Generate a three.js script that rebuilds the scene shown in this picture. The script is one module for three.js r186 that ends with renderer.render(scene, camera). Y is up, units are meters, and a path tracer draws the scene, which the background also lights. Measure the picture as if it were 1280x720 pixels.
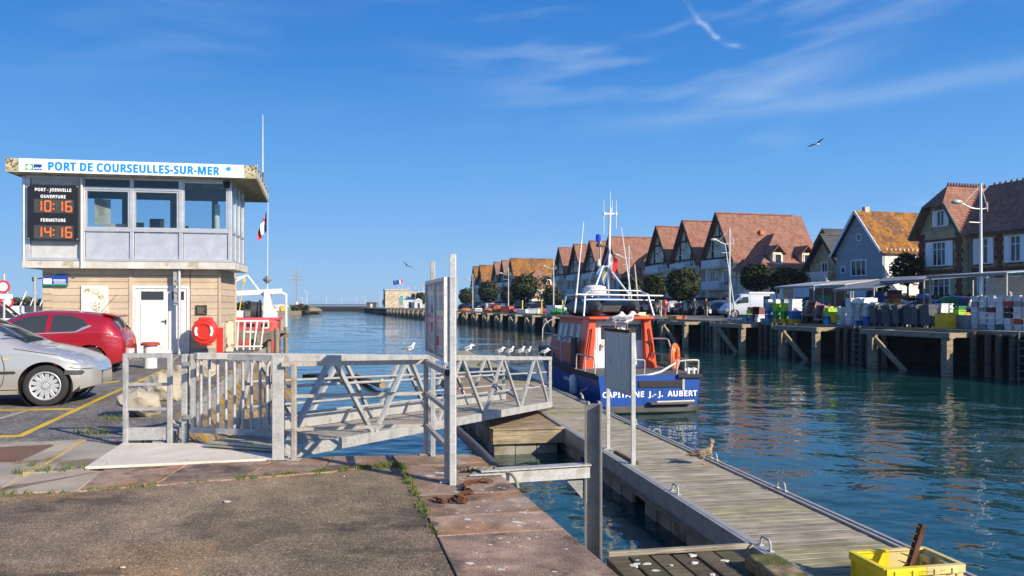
import * as THREE from 'three';
import { mergeGeometries, mergeVertices, toCreasedNormals } from 'three/addons/utils/BufferGeometryUtils.js';
import { RoundedBoxGeometry } from 'three/addons/geometries/RoundedBoxGeometry.js';
import { ConvexGeometry } from 'three/addons/geometries/ConvexGeometry.js';
import { MarchingCubes } from 'three/addons/objects/MarchingCubes.js';

// ---------- camera, sky, sun, exposure ----------
const scene = new THREE.Scene();
const F = 970, EYE = 1.7, HZ = 381.5;                       // focal length in pixels of a 1280 x 720 frame, eye height, horizon row
const camera = new THREE.PerspectiveCamera(2 * Math.atan(360 / F) * 180 / Math.PI, 16 / 9, 0.1, 6000);
camera.position.set(0, EYE, 0); camera.lookAt(0, EYE, -10);
camera.setViewOffset(1280, 720, 0, 360 - HZ, 1280, 720);
scene.add(camera);
const renderer = new THREE.WebGLRenderer({ antialias: true });
renderer.setSize(1024, 576);
renderer.toneMapping = THREE.LinearToneMapping;
renderer.toneMappingExposure = 1.4;
renderer.shadowMap.enabled = true; renderer.shadowMap.type = THREE.PCFSoftShadowMap;
const SUN_EL = 27 * Math.PI / 180;
const SUN = new THREE.Vector3(0.79 * Math.cos(SUN_EL), Math.sin(SUN_EL), 0.613 * Math.cos(SUN_EL)).normalize();
const sun = new THREE.DirectionalLight(new THREE.Color().setRGB(1, 0.87, 0.68), 5.0);
sun.position.copy(SUN).multiplyScalar(150).add(new THREE.Vector3(0, 0, -60)); sun.target.position.set(0, 0, -60);
sun.castShadow = true; sun.shadow.mapSize.set(4096, 4096);
Object.assign(sun.shadow.camera, { left: -130, right: 130, top: 130, bottom: -130, near: 1, far: 400 });
scene.add(sun, sun.target);

// ---------- numbers: seeded random, tileable noise ----------
let seedState = 12345;
const seed = (n) => { seedState = n >>> 0; };
function rnd() { seedState = (seedState + 0x6d2b79f5) | 0; let t = Math.imul(seedState ^ (seedState >>> 15), 1 | seedState); t = (t + Math.imul(t ^ (t >>> 7), 61 | t)) ^ t; return ((t ^ (t >>> 14)) >>> 0) / 4294967296; }
const rr = (a, b) => a + (b - a) * rnd();
const clamp = (x, a = 0, b = 1) => Math.min(b, Math.max(a, x));
const smooth = (a, b, x) => { const t = clamp((x - a) / (b - a)); return t * t * (3 - 2 * t); };
const lerp = (a, b, t) => a + (b - a) * t;
function hash2(x, y, s) { let h = Math.imul(x, 374761393) ^ Math.imul(y, 668265263) ^ Math.imul(s, 2147483647 - 1013904223); h = Math.imul(h ^ (h >>> 13), 1274126177); return ((h ^ (h >>> 16)) >>> 0) / 4294967296; }
function vnoise(x, y, px, py, s) {                          // value noise with period (px, py)
  const xi = Math.floor(x), yi = Math.floor(y), fx = x - xi, fy = y - yi, u = fx * fx * (3 - 2 * fx), v = fy * fy * (3 - 2 * fy);
  const m = (a, p) => ((a % p) + p) % p, x0 = m(xi, px), x1 = m(xi + 1, px), y0 = m(yi, py), y1 = m(yi + 1, py);
  return lerp(lerp(hash2(x0, y0, s), hash2(x1, y0, s), u), lerp(hash2(x0, y1, s), hash2(x1, y1, s), u), v);
}
function fbm(u, v, fx, fy, oct, s) {                         // u, v in 0..1, tiles at 1
  let a = 0.5, t = 0, n = 0;
  for (let i = 0; i < oct; i++) { t += a * vnoise(u * fx, v * fy, fx, fy, s + i * 17); n += a; a *= 0.55; fx *= 2; fy *= 2; }
  return t / n;
}
const free = (x, y, oct, s) => fbm(x / 4096 + 0.3, y / 4096 + 0.3, 4096, 4096, oct, s);   // noise of points in metres

// ---------- sky ----------
{
  const w = 3072, h = 1536, data = new Float32Array(w * h * 4);
  const lin = (r, g, b) => new THREE.Color().setRGB(r / 255, g / 255, b / 255, THREE.SRGBColorSpace).toArray();
  const stops = [[0, lin(160, 194, 226)], [2.5, lin(146, 189, 231)], [6, lin(122, 177, 234)], [11, lin(97, 161, 227)], [17, lin(68, 137, 213)], [24, lin(52, 119, 200)], [45, lin(42, 94, 175)], [90, lin(32, 76, 150)]];
  const white = lin(214, 228, 244);
  const ray = (px, py) => { const x = (px - 640) / F, y = (HZ - py) / F, l = Math.hypot(x, y, 1); return [Math.atan2(x, 1) * 180 / Math.PI, Math.asin(y / l) * 180 / Math.PI]; };
  const trail = [[850, -10], [873, 26], [884, 33], [893, 45], [908, 54], [930, 58]].map((p) => ray(...p));
  const band = [[640, 172], [900, 140], [1060, 122], [1280, 85], [1400, 60]].map((p) => ray(...p));
  const toLine = (line, a, e) => { let best = 1e9; for (let i = 0; i + 1 < line.length; i++) { const [x0, y0] = line[i], [x1, y1] = line[i + 1], dx = x1 - x0, dy = y1 - y0, t = clamp(((a - x0) * dx + (e - y0) * dy) / (dx * dx + dy * dy)); best = Math.min(best, Math.hypot(a - x0 - t * dx, e - y0 - t * dy)); } return best; };
  for (let j = 0; j < h; j++) {
    const el = ((j + 0.5) / h - 0.5) * 180;
    let k = 0; while (k < stops.length - 2 && el > stops[k + 1][0]) k++;
    const t = clamp((el - stops[k][0]) / (stops[k + 1][0] - stops[k][0])), base = [0, 1, 2].map((c) => lerp(stops[k][1][c], stops[k + 1][1][c], t));
    for (let i = 0; i < w; i++) {
      const th = ((i + 0.5) / w - 0.5) * 2 * Math.PI;          // atan2(z, x)
      let az = (th + Math.PI / 2) * 180 / Math.PI; if (az > 180) az -= 360;   // 0 = straight ahead, + to the right
      let c = 0;
      if (el > 1 && el < 70) {
        // cirrus: streaks drawn out along a slightly rising direction
        const tilt = el - az * 0.09, u = az / 360 + 0.5, v = tilt / 90;
        const warp = fbm(u, v, 24, 12, 3, 5) - 0.5;
        const streak = fbm(u + warp * 0.01, v + warp * 0.035, 30, 46, 5, 11), patch = fbm(u, v, 11, 9, 3, 23), fine = fbm(u + warp * 0.01, v + warp * 0.03, 70, 200, 4, 37);
        c += smooth(0.46, 0.80, streak) * smooth(0.44, 0.66, patch + 0.08 * Math.exp(-(((az - 20) / 16) ** 2 + ((el - 13) / 6) ** 2))) * (0.25 + 0.75 * fine) * 0.44;
        const d = toLine(band, az, el);
        if (d < 4) c += Math.exp(-((d / 0.6) ** 2)) * (0.07 + 0.30 * fbm(u, v, 60, 120, 4, 51)) * smooth(0, 14, az) * 0.8;
        const e = toLine(trail, az, el + (fine - 0.5) * 0.25);
        if (e < 1) c += Math.exp(-((e / 0.13) ** 2)) * (0.05 + 0.5 * smooth(0.35, 0.7, fbm(u, v, 300, 160, 3, 77)));
        c *= smooth(1, 6, el) * (Math.abs(az) < 60 ? 0.25 + 0.75 * smooth(-10, 8, az) : 0.8);
      }
      c = clamp(c, 0, 0.8);
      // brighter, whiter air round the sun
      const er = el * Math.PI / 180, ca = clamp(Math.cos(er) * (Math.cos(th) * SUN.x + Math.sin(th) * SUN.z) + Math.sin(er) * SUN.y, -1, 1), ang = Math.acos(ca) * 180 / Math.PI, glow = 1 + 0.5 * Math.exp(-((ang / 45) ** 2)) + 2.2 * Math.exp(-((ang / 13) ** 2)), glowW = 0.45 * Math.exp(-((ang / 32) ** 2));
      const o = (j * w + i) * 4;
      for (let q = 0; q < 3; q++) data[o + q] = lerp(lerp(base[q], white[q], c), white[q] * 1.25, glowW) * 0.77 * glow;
      data[o + 3] = 1;
    }
  }
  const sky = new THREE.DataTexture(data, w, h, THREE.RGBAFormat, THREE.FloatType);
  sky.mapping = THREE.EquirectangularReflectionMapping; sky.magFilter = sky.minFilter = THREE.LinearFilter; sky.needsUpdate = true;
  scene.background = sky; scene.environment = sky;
}
scene.fog = new THREE.FogExp2(0xb4cfea, 0.00016);

// ---------- textures ----------
function texture(w, h, metres, f, srgb = true, aspect = 1) {   // f(u, v) -> [r, g, b] 0..1 as shown in sRGB, or a number
  const data = new Uint8Array(w * h * 4);
  for (let j = 0; j < h; j++) for (let i = 0; i < w; i++) {
    const c = f((i + 0.5) / w, (j + 0.5) / h), o = (j * w + i) * 4, a = typeof c === 'number' ? [c, c, c] : c;
    for (let q = 0; q < 3; q++) data[o + q] = clamp(a[q]) * 255;
    data[o + 3] = 255;
  }
  const t = new THREE.DataTexture(data, w, h, THREE.RGBAFormat);
  t.wrapS = t.wrapT = THREE.RepeatWrapping; t.magFilter = THREE.LinearFilter; t.minFilter = THREE.LinearMipmapLinearFilter; t.generateMipmaps = true;
  if (srgb) t.colorSpace = THREE.SRGBColorSpace;
  t.repeat.set(1 / metres, 1 / (metres * aspect)); t.needsUpdate = true;
  return t;
}
const gray = (f) => (u, v) => { const x = f(u, v); return [x, x, x]; };
const T = {};
// stones set in bitumen: cells of random grey
function speckle(u, v, n, s) { const x = u * n, y = v * n, xi = Math.floor(x), yi = Math.floor(y); let best = 9, id = 0;
  for (let a = -1; a <= 1; a++) for (let b = -1; b <= 1; b++) { const cx = ((xi + a) % n + n) % n, cy = ((yi + b) % n + n) % n, dx = xi + a + hash2(cx, cy, s) - x, dy = yi + b + hash2(cx, cy, s + 1) - y, d = dx * dx + dy * dy; if (d < best) { best = d; id = hash2(cx, cy, s + 2); } }
  return [Math.sqrt(best), id]; }
T.asphalt = texture(1024, 1024, 3, (u, v) => { const [d, id] = speckle(u, v, 230, 3), [d2, id2] = speckle(u, v, 90, 8), n = fbm(u, v, 6, 6, 6, 9), m = fbm(u, v, 40, 40, 3, 19);
  let g = 0.46 + 0.26 * (n - 0.5) + 0.2 * (m - 0.5) + (d < 0.42 ? (id - 0.42) * 0.5 : -0.08); if (id2 > 0.93 && d2 < 0.3) g += 0.28; if (id2 < 0.05 && d2 < 0.4) g -= 0.2;
  return [g * 1.03, g * 1.0, g * 0.95]; });
T.asphaltBump = texture(1024, 1024, 3, (u, v) => { const [d] = speckle(u, v, 230, 3); return clamp(0.85 - d * 0.9) * 0.8 + 0.2 * fbm(u, v, 60, 60, 3, 9); }, false);
T.stone = texture(1024, 1024, 3.1, (u, v) => { const n = fbm(u, v, 5, 5, 6, 31), m = fbm(u, v, 24, 24, 4, 37), f = hash2(Math.floor(u * 1024), Math.floor(v * 1024), 4), [d, id] = speckle(u, v, 190, 33);
  const rust = smooth(0.5, 0.72, fbm(u, v, 4, 4, 5, 43)), pale = smooth(0.60, 0.72, fbm(u, v, 9, 9, 6, 57)), dark = smooth(0.6, 0.78, fbm(u, v, 11, 11, 5, 67));
  let r = 0.52, g = 0.44, b = 0.375; const k = 1 + 0.5 * (n - 0.5) + 0.5 * (m - 0.5) + 0.10 * (f - 0.5) + (d < 0.4 ? (id - 0.5) * 0.32 : -0.03);
  r = lerp(r, 0.52, rust); g = lerp(g, 0.405, rust); b = lerp(b, 0.31, rust); r = lerp(r, 0.62, pale * 0.55); g = lerp(g, 0.58, pale * 0.55); b = lerp(b, 0.53, pale * 0.55); const q = k * (1 - 0.35 * dark);
  return [r * q, g * q, b * q]; });
T.noise = texture(512, 512, 1.3, (u, v) => { const g = 0.93 + 0.16 * (fbm(u, v, 5, 5, 6, 71) - 0.5) + 0.10 * (fbm(u, v, 60, 60, 3, 73) - 0.5); return [g, g, g]; });
T.blotch = texture(512, 512, 4, (u, v) => { const a = fbm(u, v, 6, 6, 6, 81), g = 0.92 + 0.4 * (a - 0.5), s = smooth(0.55, 0.75, fbm(u, v, 9, 9, 5, 83)); return [g * lerp(1, 0.82, s), g * lerp(1, 0.76, s), g * lerp(1, 0.66, s)]; });
T.fineBump = texture(512, 512, 0.6, (u, v) => fbm(u, v, 24, 24, 5, 91), false);
T.bump = texture(512, 512, 2.2, (u, v) => fbm(u, v, 8, 8, 7, 95), false);
T.galv = texture(512, 512, 0.55, (u, v) => { const [, id] = speckle(u, v, 34, 101), n = fbm(u, v, 4, 4, 5, 103), st = fbm(u, v, 10, 90, 3, 107), g = 0.91 + (id - 0.5) * 0.09 + (n - 0.5) * 0.22 + (st - 0.5) * 0.10; const rs = 0.22 * smooth(0.66, 0.76, fbm(u, v, 9, 5, 6, 111)); return [lerp(g, 0.66, rs), lerp(g, 0.55, rs), lerp(g * 0.99, 0.43, rs)]; });
T.galvRough = texture(256, 256, 0.55, (u, v) => 0.45 + 0.3 * fbm(u, v, 10, 10, 4, 109), false);
T.wood = texture(1024, 512, 2.4, (u, v) => { const gr = fbm(u, v, 6, 150, 4, 121), g2 = fbm(u, v, 14, 320, 2, 123), b = fbm(u, v, 7, 5, 5, 125), k = smooth(0.66, 0.8, fbm(u, v, 16, 60, 3, 127));
  const g = 0.82 + 0.42 * (gr - 0.5) + 0.2 * (g2 - 0.5) + 0.4 * (b - 0.5) - 0.2 * k; return [g, g * 0.975, g * 0.92]; }, true, 0.5);
T.woodBump = texture(1024, 512, 2.4, (u, v) => 0.7 * fbm(u, v, 6, 150, 4, 121) + 0.3 * fbm(u, v, 14, 320, 2, 123), false, 0.5);
T.scuff = texture(512, 512, 2.6, (u, v) => { const n = fbm(u, v, 6, 6, 5, 701), sc = smooth(0.66, 0.74, fbm(u, v, 5, 70, 4, 703)), st = smooth(0.62, 0.8, fbm(u, v, 60, 4, 4, 707)), g = 0.93 + 0.14 * (n - 0.5); return [lerp(lerp(g, 1, sc * 0.5), 0.72, st * 0.45), lerp(lerp(g, 1, sc * 0.5), 0.62, st * 0.5), lerp(lerp(g, 1, sc * 0.5), 0.5, st * 0.5)]; });
T.moss = texture(512, 512, 2.9, (u, v) => { const a = fbm(u, v, 9, 9, 6, 131), m = smooth(0.46, 0.66, a), g = 0.86 + 0.4 * (fbm(u, v, 50, 50, 3, 133) - 0.5); return [g * lerp(0.92, 0.62, m), g * lerp(0.86, 0.66, m), g * lerp(0.75, 0.33, m)]; });
T.roof = texture(512, 512, 3, (u, v) => { const rows = 14, y = v * rows, row = Math.floor(y), x = u * 16 + (row % 2) * 0.5, id = hash2(Math.floor(x) % 16, row, 141), edge = (y - row) < 0.14 ? 0.72 : 1, n = fbm(u, v, 6, 6, 5, 143); const g = (0.84 + 0.15 * (id - 0.5) + 0.2 * (n - 0.5)) * edge; return [g, g * (0.97 + 0.05 * id), g * (0.96 + 0.06 * n)]; });
T.lichen = texture(512, 512, 7, (u, v) => { const n = fbm(u, v, 8, 8, 6, 151), f = fbm(u, v, 50, 50, 3, 153), m = smooth(0.38, 0.62, n + 0.3 * (f - 0.5)); const g = 0.8 + 0.5 * (f - 0.5); return [lerp(0.54, 0.72, m) * g, lerp(0.38, 0.49, m) * g, lerp(0.26, 0.18, m) * g]; });
T.rust = texture(512, 512, 0.9, (u, v) => { const n = fbm(u, v, 8, 8, 6, 161), f = fbm(u, v, 60, 60, 3, 163); const g = 0.7 + 0.7 * (n - 0.5) + 0.4 * (f - 0.5); return [0.45 * g, 0.27 * g, 0.18 * g]; });
{ // ripples on the water, as a normal map
  const n = 1024, hgt = new Float32Array(n * n);
  for (let j = 0; j < n; j++) for (let i = 0; i < n; i++) { const u = i / n, v = j / n, w = fbm(u, v, 6, 6, 2, 171) * 0.06; hgt[j * n + i] = fbm(u + w, v + w, 18, 26, 2, 173) * 1.0 + fbm(u - w, v, 44, 60, 3, 177) * 0.42; }
  T.ripple = texture(n, n, 11, (u, v) => { const i = Math.floor(u * n), j = Math.floor(v * n), a = (x, y) => hgt[((y + n) % n) * n + ((x + n) % n)], s = 9; const dx = (a(i + 1, j) - a(i - 1, j)) * s, dy = (a(i, j + 1) - a(i, j - 1)) * s, l = Math.hypot(dx, dy, 1); return [0.5 - 0.5 * dx / l, 0.5 - 0.5 * dy / l, 0.5 + 0.5 / l]; }, false);
}

// ---------- materials ----------
const rgb = (r, g, b) => new THREE.Color().setRGB(r, g, b);
const std = (c, o = {}) => new THREE.MeshPhysicalMaterial({ color: Array.isArray(c) ? rgb(...c) : new THREE.Color(c), roughness: 0.8, ...o });
const M = {
  galv: std([0.53, 0.53, 0.525], { map: T.galv, roughnessMap: T.galvRough, roughness: 1, metalness: 0.35 }),
  galvDark: std([0.34, 0.35, 0.35], { map: T.galv, roughnessMap: T.galvRough, roughness: 1, metalness: 0.35 }),
  tanRail: std([0.50, 0.46, 0.40], { map: T.galv, roughness: 0.6, metalness: 0.3 }),
  alu: std([0.66, 0.67, 0.68], { map: T.noise, roughness: 0.42, metalness: 0.5 }),
  white: std([0.78, 0.78, 0.76], { map: T.noise, roughness: 0.45 }),
  whitePlain: std([0.80, 0.80, 0.79], { roughness: 0.4 }),
  offWhite: std([0.66, 0.63, 0.56], { map: T.blotch, roughness: 0.8 }),
  black: std([0.015, 0.015, 0.016], { roughness: 0.5 }),
  rubber: std([0.022, 0.022, 0.024], { roughness: 0.75, map: T.noise }),
  darkGrey: std([0.05, 0.052, 0.056], { roughness: 0.6, map: T.noise }),
  glass: std([0.035, 0.042, 0.048], { roughness: 0.03, ior: 1.52 }),
  glassClear: std([0.80, 0.86, 0.88], { roughness: 0.0, transmission: 1, thickness: 0, ior: 1.5 }),
  concrete: std([0.42, 0.40, 0.35], { map: T.blotch, bumpMap: T.bump, bumpScale: 0.01 }),
  paleStone: std([0.50, 0.44, 0.34], { map: T.blotch, bumpMap: T.bump, bumpScale: 0.012, roughness: 0.95 }),
  rust: std([1, 1, 1], { map: T.rust, bumpMap: T.fineBump, bumpScale: 0.004, roughness: 0.95 }),
  red: std([0.62, 0.035, 0.02], { roughness: 0.38, clearcoat: 0.3 }),
  orange: std([0.80, 0.13, 0.045], { roughness: 0.5, map: T.noise }),
  blue: std([0.012, 0.075, 0.34], { roughness: 0.38, map: T.noise }),
  navy: std([0.012, 0.02, 0.055], { roughness: 0.5, map: T.noise }),
  yellow: std([0.85, 0.60, 0.02], { roughness: 0.5, map: T.noise }),
  green: std([0.22, 0.62, 0.05], { roughness: 0.5 }),
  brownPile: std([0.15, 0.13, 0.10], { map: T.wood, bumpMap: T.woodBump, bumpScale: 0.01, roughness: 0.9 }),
  greyWood: std([0.33, 0.30, 0.25], { map: T.wood, bumpMap: T.woodBump, bumpScale: 0.006, roughness: 0.9 }),
};

// ---------- building helpers ----------
const used = {};
function numbered(n) { const k = used[n] ?? 0; used[n] = k + 1; return k ? n + '_' + String(k).padStart(3, '0') : n; }
const mat4 = (x, y, z, rx = 0, ry = 0, rz = 0) => new THREE.Matrix4().compose(new THREE.Vector3(x, y, z), new THREE.Quaternion().setFromEuler(new THREE.Euler(rx, ry, rz, 'YXZ')), new THREE.Vector3(1, 1, 1));
const V = (x, y, z) => new THREE.Vector3(x, y, z);
function uvBox(g, ou = 0, ov = 0) {                            // texture coordinates in metres from each face's main direction
  const p = g.attributes.position, n = g.attributes.normal, uv = new Float32Array(p.count * 2), a = V(0, 0, 0), b = V(0, 0, 0), c = V(0, 0, 0);
  for (let i = 0; i < p.count; i += 3) {
    a.fromBufferAttribute(p, i); b.fromBufferAttribute(p, i + 1).sub(a); c.fromBufferAttribute(p, i + 2).sub(a); b.cross(c);
    const x = Math.abs(b.x), y = Math.abs(b.y), z = Math.abs(b.z);
    for (let k = 0; k < 3; k++) { const X = p.getX(i + k), Y = p.getY(i + k), Z = p.getZ(i + k); const [u, v] = y >= x && y >= z ? [X, -Z] : x >= z ? [Z, Y] : [X, Y]; uv[(i + k) * 2] = u + ou; uv[(i + k) * 2 + 1] = v + ov; }
  }
  g.setAttribute('uv', new THREE.BufferAttribute(uv, 2)); return g;
}
function flat(g) { const q = g.index ? g.toNonIndexed() : g; for (const k of Object.keys(q.attributes)) if (!['position', 'normal', 'uv', 'color'].includes(k)) q.deleteAttribute(k); if (!q.attributes.normal) q.computeVertexNormals(); return q; }
function join(list, ou = 0, ov = 0, keepUV = false) {
  const gs = (Array.isArray(list) ? list : [list]).flat(9).filter(Boolean).map(flat);
  const g = gs.length > 1 ? mergeGeometries(gs.map((q) => { if (!keepUV) q.deleteAttribute('uv'); return q; })) : gs[0];
  return keepUV ? g : uvBox(g, ou, ov);
}
function part(name, geoms, material, parent, opt = {}) {       // ONE named mesh under parent
  const m = new THREE.Mesh(geoms.isBufferGeometry && geoms.userData.done ? geoms : join(geoms, opt.ou ?? 0, opt.ov ?? 0, opt.keepUV), material);
  m.name = name; m.castShadow = m.receiveShadow = true; if (opt.label) m.userData.label = opt.label; if (opt.kind) m.userData.kind = opt.kind;
  (parent ?? scene).add(m); if (!parent) m.name = numbered(name);
  return m;
}
const done = (g) => { g.userData.done = true; return g; };
function thing(name, label, category, pos = [0, 0, 0], turn = 0, group) {
  const o = new THREE.Group(); o.name = numbered(name); o.position.set(...(pos.isVector3 ? pos.toArray() : pos)); o.rotation.y = turn; o.userData = { label, category }; if (group) o.userData.group = group; scene.add(o); return o;
}
function again(src, label, pos, turn = 0, group) {             // a copy of a thing with copies of its parts, under its own name
  const o = src.clone(); o.name = numbered(src.name.replace(/_\d{3}$/, '')); o.position.set(...(pos.isVector3 ? pos.toArray() : pos)); o.rotation.y = turn; o.userData = { ...src.userData, label }; if (group) o.userData.group = group; scene.add(o); return o;
}
const tag = (o, label, category, group) => { o.userData = { label, category }; if (group) o.userData.group = group; return o; };
function struct(name, geoms, material, opt = {}) { const m = part(name, geoms, material, null, opt); m.userData.kind = 'structure'; return m; }
function structGroup(name, pos = [0, 0, 0], turn = 0) { const o = new THREE.Group(); o.name = numbered(name); o.position.set(...pos); o.rotation.y = turn; o.userData = { kind: 'structure' }; scene.add(o); return o; }
const box = (w, h, d, x = 0, y = 0, z = 0, rx = 0, ry = 0, rz = 0) => new THREE.BoxGeometry(w, h, d).applyMatrix4(mat4(x, y, z, rx, ry, rz));
const rbox = (w, h, d, x = 0, y = 0, z = 0, r = 0.01, rx = 0, ry = 0, rz = 0, seg = 2) => new RoundedBoxGeometry(w, h, d, seg, Math.min(r, w / 2.01, h / 2.01, d / 2.01)).applyMatrix4(mat4(x, y, z, rx, ry, rz));
const cyl = (r1, r2, h, x = 0, y = 0, z = 0, seg = 16, rx = 0, ry = 0, rz = 0) => new THREE.CylinderGeometry(r1, r2, h, seg).applyMatrix4(mat4(x, y, z, rx, ry, rz));
const ball = (r, x = 0, y = 0, z = 0, sx = 1, sy = 1, sz = 1, seg = 16) => new THREE.SphereGeometry(r, seg, Math.ceil(seg * 0.75)).scale(sx, sy, sz).translate(x, y, z);
const UPV = V(0, 1, 0);
function bar(p, q, w, h = w, r = 0) {                          // a beam of section w x h (h upright) from p to q
  p = p.isVector3 ? p : V(...p); q = q.isVector3 ? q : V(...q); const d = q.clone().sub(p), l = d.length(); d.normalize();
  const side = Math.abs(d.y) > 0.999 ? V(1, 0, 0) : V(0, 1, 0).cross(d).normalize(), up = d.clone().cross(side).normalize(), mid = p.clone().add(q).multiplyScalar(0.5);
  const g = r ? new RoundedBoxGeometry(w, h, l, 2, r) : new THREE.BoxGeometry(w, h, l);
  return g.applyMatrix4(new THREE.Matrix4().makeBasis(side, up, d).setPosition(mid));
}
function rod(p, q, r, r2 = r, seg = 10) { p = p.isVector3 ? p : V(...p); q = q.isVector3 ? q : V(...q); const d = q.clone().sub(p), l = d.length(); return new THREE.CylinderGeometry(r2, r, l, seg).applyMatrix4(new THREE.Matrix4().compose(p.clone().add(q).multiplyScalar(0.5), new THREE.Quaternion().setFromUnitVectors(UPV, d.normalize()), V(1, 1, 1))); }
function tube(pts, r, seg = 24, rad = 8, closed = false, tension = 0.5) { return new THREE.TubeGeometry(new THREE.CatmullRomCurve3(pts.map((p) => (p.isVector3 ? p : V(...p))), closed, 'catmullrom', tension), seg, r, rad, closed); }
function polyShape(pts, holes = []) { const s = new THREE.Shape(pts.map((p) => new THREE.Vector2(...p))); for (const h of holes) s.holes.push(new THREE.Path(h.map((p) => new THREE.Vector2(...p)))); return s; }
function slab(pts, y0, y1, bevel = 0, holes = []) {            // upright prism over the plan polygon pts [x, z]
  const g = new THREE.ExtrudeGeometry(polyShape(pts.map(([x, z]) => [x, -z]), holes.map((h) => h.map(([x, z]) => [x, -z]))), { depth: y1 - y0 - 2 * bevel, bevelEnabled: bevel > 0, bevelThickness: bevel, bevelSize: bevel, bevelOffset: -bevel, bevelSegments: 2 });
  return g.rotateX(-Math.PI / 2).translate(0, y0 + bevel, 0);
}
function prism(pts, depth, holes = [], bevel = 0) { return new THREE.ExtrudeGeometry(polyShape(pts, holes), { depth: depth - 2 * bevel, bevelEnabled: bevel > 0, bevelThickness: bevel, bevelSize: bevel, bevelOffset: -bevel, bevelSegments: 2, curveSegments: 16 }).translate(0, 0, bevel); }   // outline in x, y drawn out along z
function quad(a, b, c, d) { const g = new THREE.BufferGeometry(); const p = [a, b, c, a, c, d].flatMap((q) => (q.isVector3 ? q.toArray() : q)); g.setAttribute('position', new THREE.Float32BufferAttribute(p, 3)); g.computeVertexNormals(); return g; }
const rect = (x0, y0, x1, y1) => [[x0, y0], [x1, y0], [x1, y1], [x0, y1]];
function frame(w, h, t, d, x = 0, y = 0, z = 0) { return prism(rect(-w / 2, -h / 2, w / 2, h / 2), d, [rect(-w / 2 + t, -h / 2 + t, w / 2 - t, h / 2 - t)]).translate(x, y, z - d / 2); }
function roughen(g, amp, scale, s = 0) {                       // uneven surface of a closed shape
  let q = g.clone(); q.deleteAttribute('uv'); q.deleteAttribute('normal'); q = mergeVertices(q, 1e-4); const p = q.attributes.position;
  q.computeVertexNormals(); const n = q.attributes.normal.clone();
  for (let i = 0; i < p.count; i++) { const x = p.getX(i), y = p.getY(i), z = p.getZ(i), k = (free(x / scale + z * 0.7 / scale + 50, y / scale + z * 0.6 / scale + 90, 3, s) - 0.5) * 2 * amp; p.setXYZ(i, x + n.getX(i) * k, y + n.getY(i) * k, z + n.getZ(i) * k); }
  q.computeVertexNormals(); return q;
}
function refine(g, edge) { let q = flat(g); q.deleteAttribute('uv'); q.deleteAttribute('normal'); let p = Array.from(q.attributes.position.array);
  for (let it = 0; it < 7; it++) { const o = []; let any = false; for (let i = 0; i < p.length; i += 9) { const v = [0, 1, 2].map((k) => p.slice(i + k * 3, i + k * 3 + 3)), l = [0, 1, 2].map((k) => Math.hypot(...v[k].map((c, a) => c - v[(k + 1) % 3][a]))), m = l.indexOf(Math.max(...l)); if (l[m] > edge) { any = true; const a = v[m], b = v[(m + 1) % 3], c = v[(m + 2) % 3], h = a.map((x, k) => (x + b[k]) / 2); o.push(...a, ...h, ...c, ...h, ...b, ...c); } else o.push(...v[0], ...v[1], ...v[2]); } p = o; if (!any) break; }
  const r = new THREE.BufferGeometry(); r.setAttribute('position', new THREE.Float32BufferAttribute(p, 3)); return r; }
// smooth union of tapered capsules [p, q, r1, r2], meshed with marching cubes
function blob(bones, cell, k = 0.03) {
  const lo = V(1e9, 1e9, 1e9), hi = V(-1e9, -1e9, -1e9);
  const bs = bones.map(([p, q, a, b = a]) => { const P = V(...p), Q = V(...q), m = Math.max(a, b) + cell * 2; for (const c of [P, Q]) { lo.min(c.clone().subScalar(m)); hi.max(c.clone().addScalar(m)); } return { P, D: Q.clone().sub(P), a, b, l2: Math.max(1e-9, P.distanceToSquared(Q)) }; });
  const size = hi.clone().sub(lo), big = Math.max(size.x, size.y, size.z), n = Math.ceil(big / cell) + 3, mc = new MarchingCubes(n, new THREE.MeshStandardMaterial(), false, false, 60000);
  mc.isolation = 0; const half = n / 2, mid = lo.clone().add(hi).multiplyScalar(0.5), step = cell;
  for (let z = 0; z < n; z++) for (let y = 0; y < n; y++) for (let x = 0; x < n; x++) {
    const X = mid.x + (x - half) * step, Y = mid.y + (y - half) * step, Z = mid.z + (z - half) * step; let d = 1e9;
    if (X < lo.x || X > hi.x || Y < lo.y || Y > hi.y || Z < lo.z || Z > hi.z) { mc.field[x + y * n + z * n * n] = -1; continue; }
    for (const b of bs) { const vx = X - b.P.x, vy = Y - b.P.y, vz = Z - b.P.z, t = clamp((vx * b.D.x + vy * b.D.y + vz * b.D.z) / b.l2), e = Math.hypot(vx - t * b.D.x, vy - t * b.D.y, vz - t * b.D.z) - lerp(b.a, b.b, t); const h = clamp(0.5 + 0.5 * (e - d) / k); d = d > 1e8 ? e : lerp(e, d, h) - k * h * (1 - h); }
    mc.field[x + y * n + z * n * n] = -d;
  }
  mc.update(); const c = mc.count ?? mc.geometry.drawRange.count, g = new THREE.BufferGeometry();
  const pos = Float32Array.from(mc.positionArray.subarray(0, c * 3)), nor = Float32Array.from(mc.normalArray.subarray(0, c * 3));
  for (let i = 0; i < c; i++) { pos[i * 3] = mid.x + pos[i * 3] * half * step; pos[i * 3 + 1] = mid.y + pos[i * 3 + 1] * half * step; pos[i * 3 + 2] = mid.z + pos[i * 3 + 2] * half * step; }
  g.setAttribute('position', new THREE.BufferAttribute(pos, 3)); g.setAttribute('normal', new THREE.BufferAttribute(nor, 3));
  return g;
}
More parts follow.
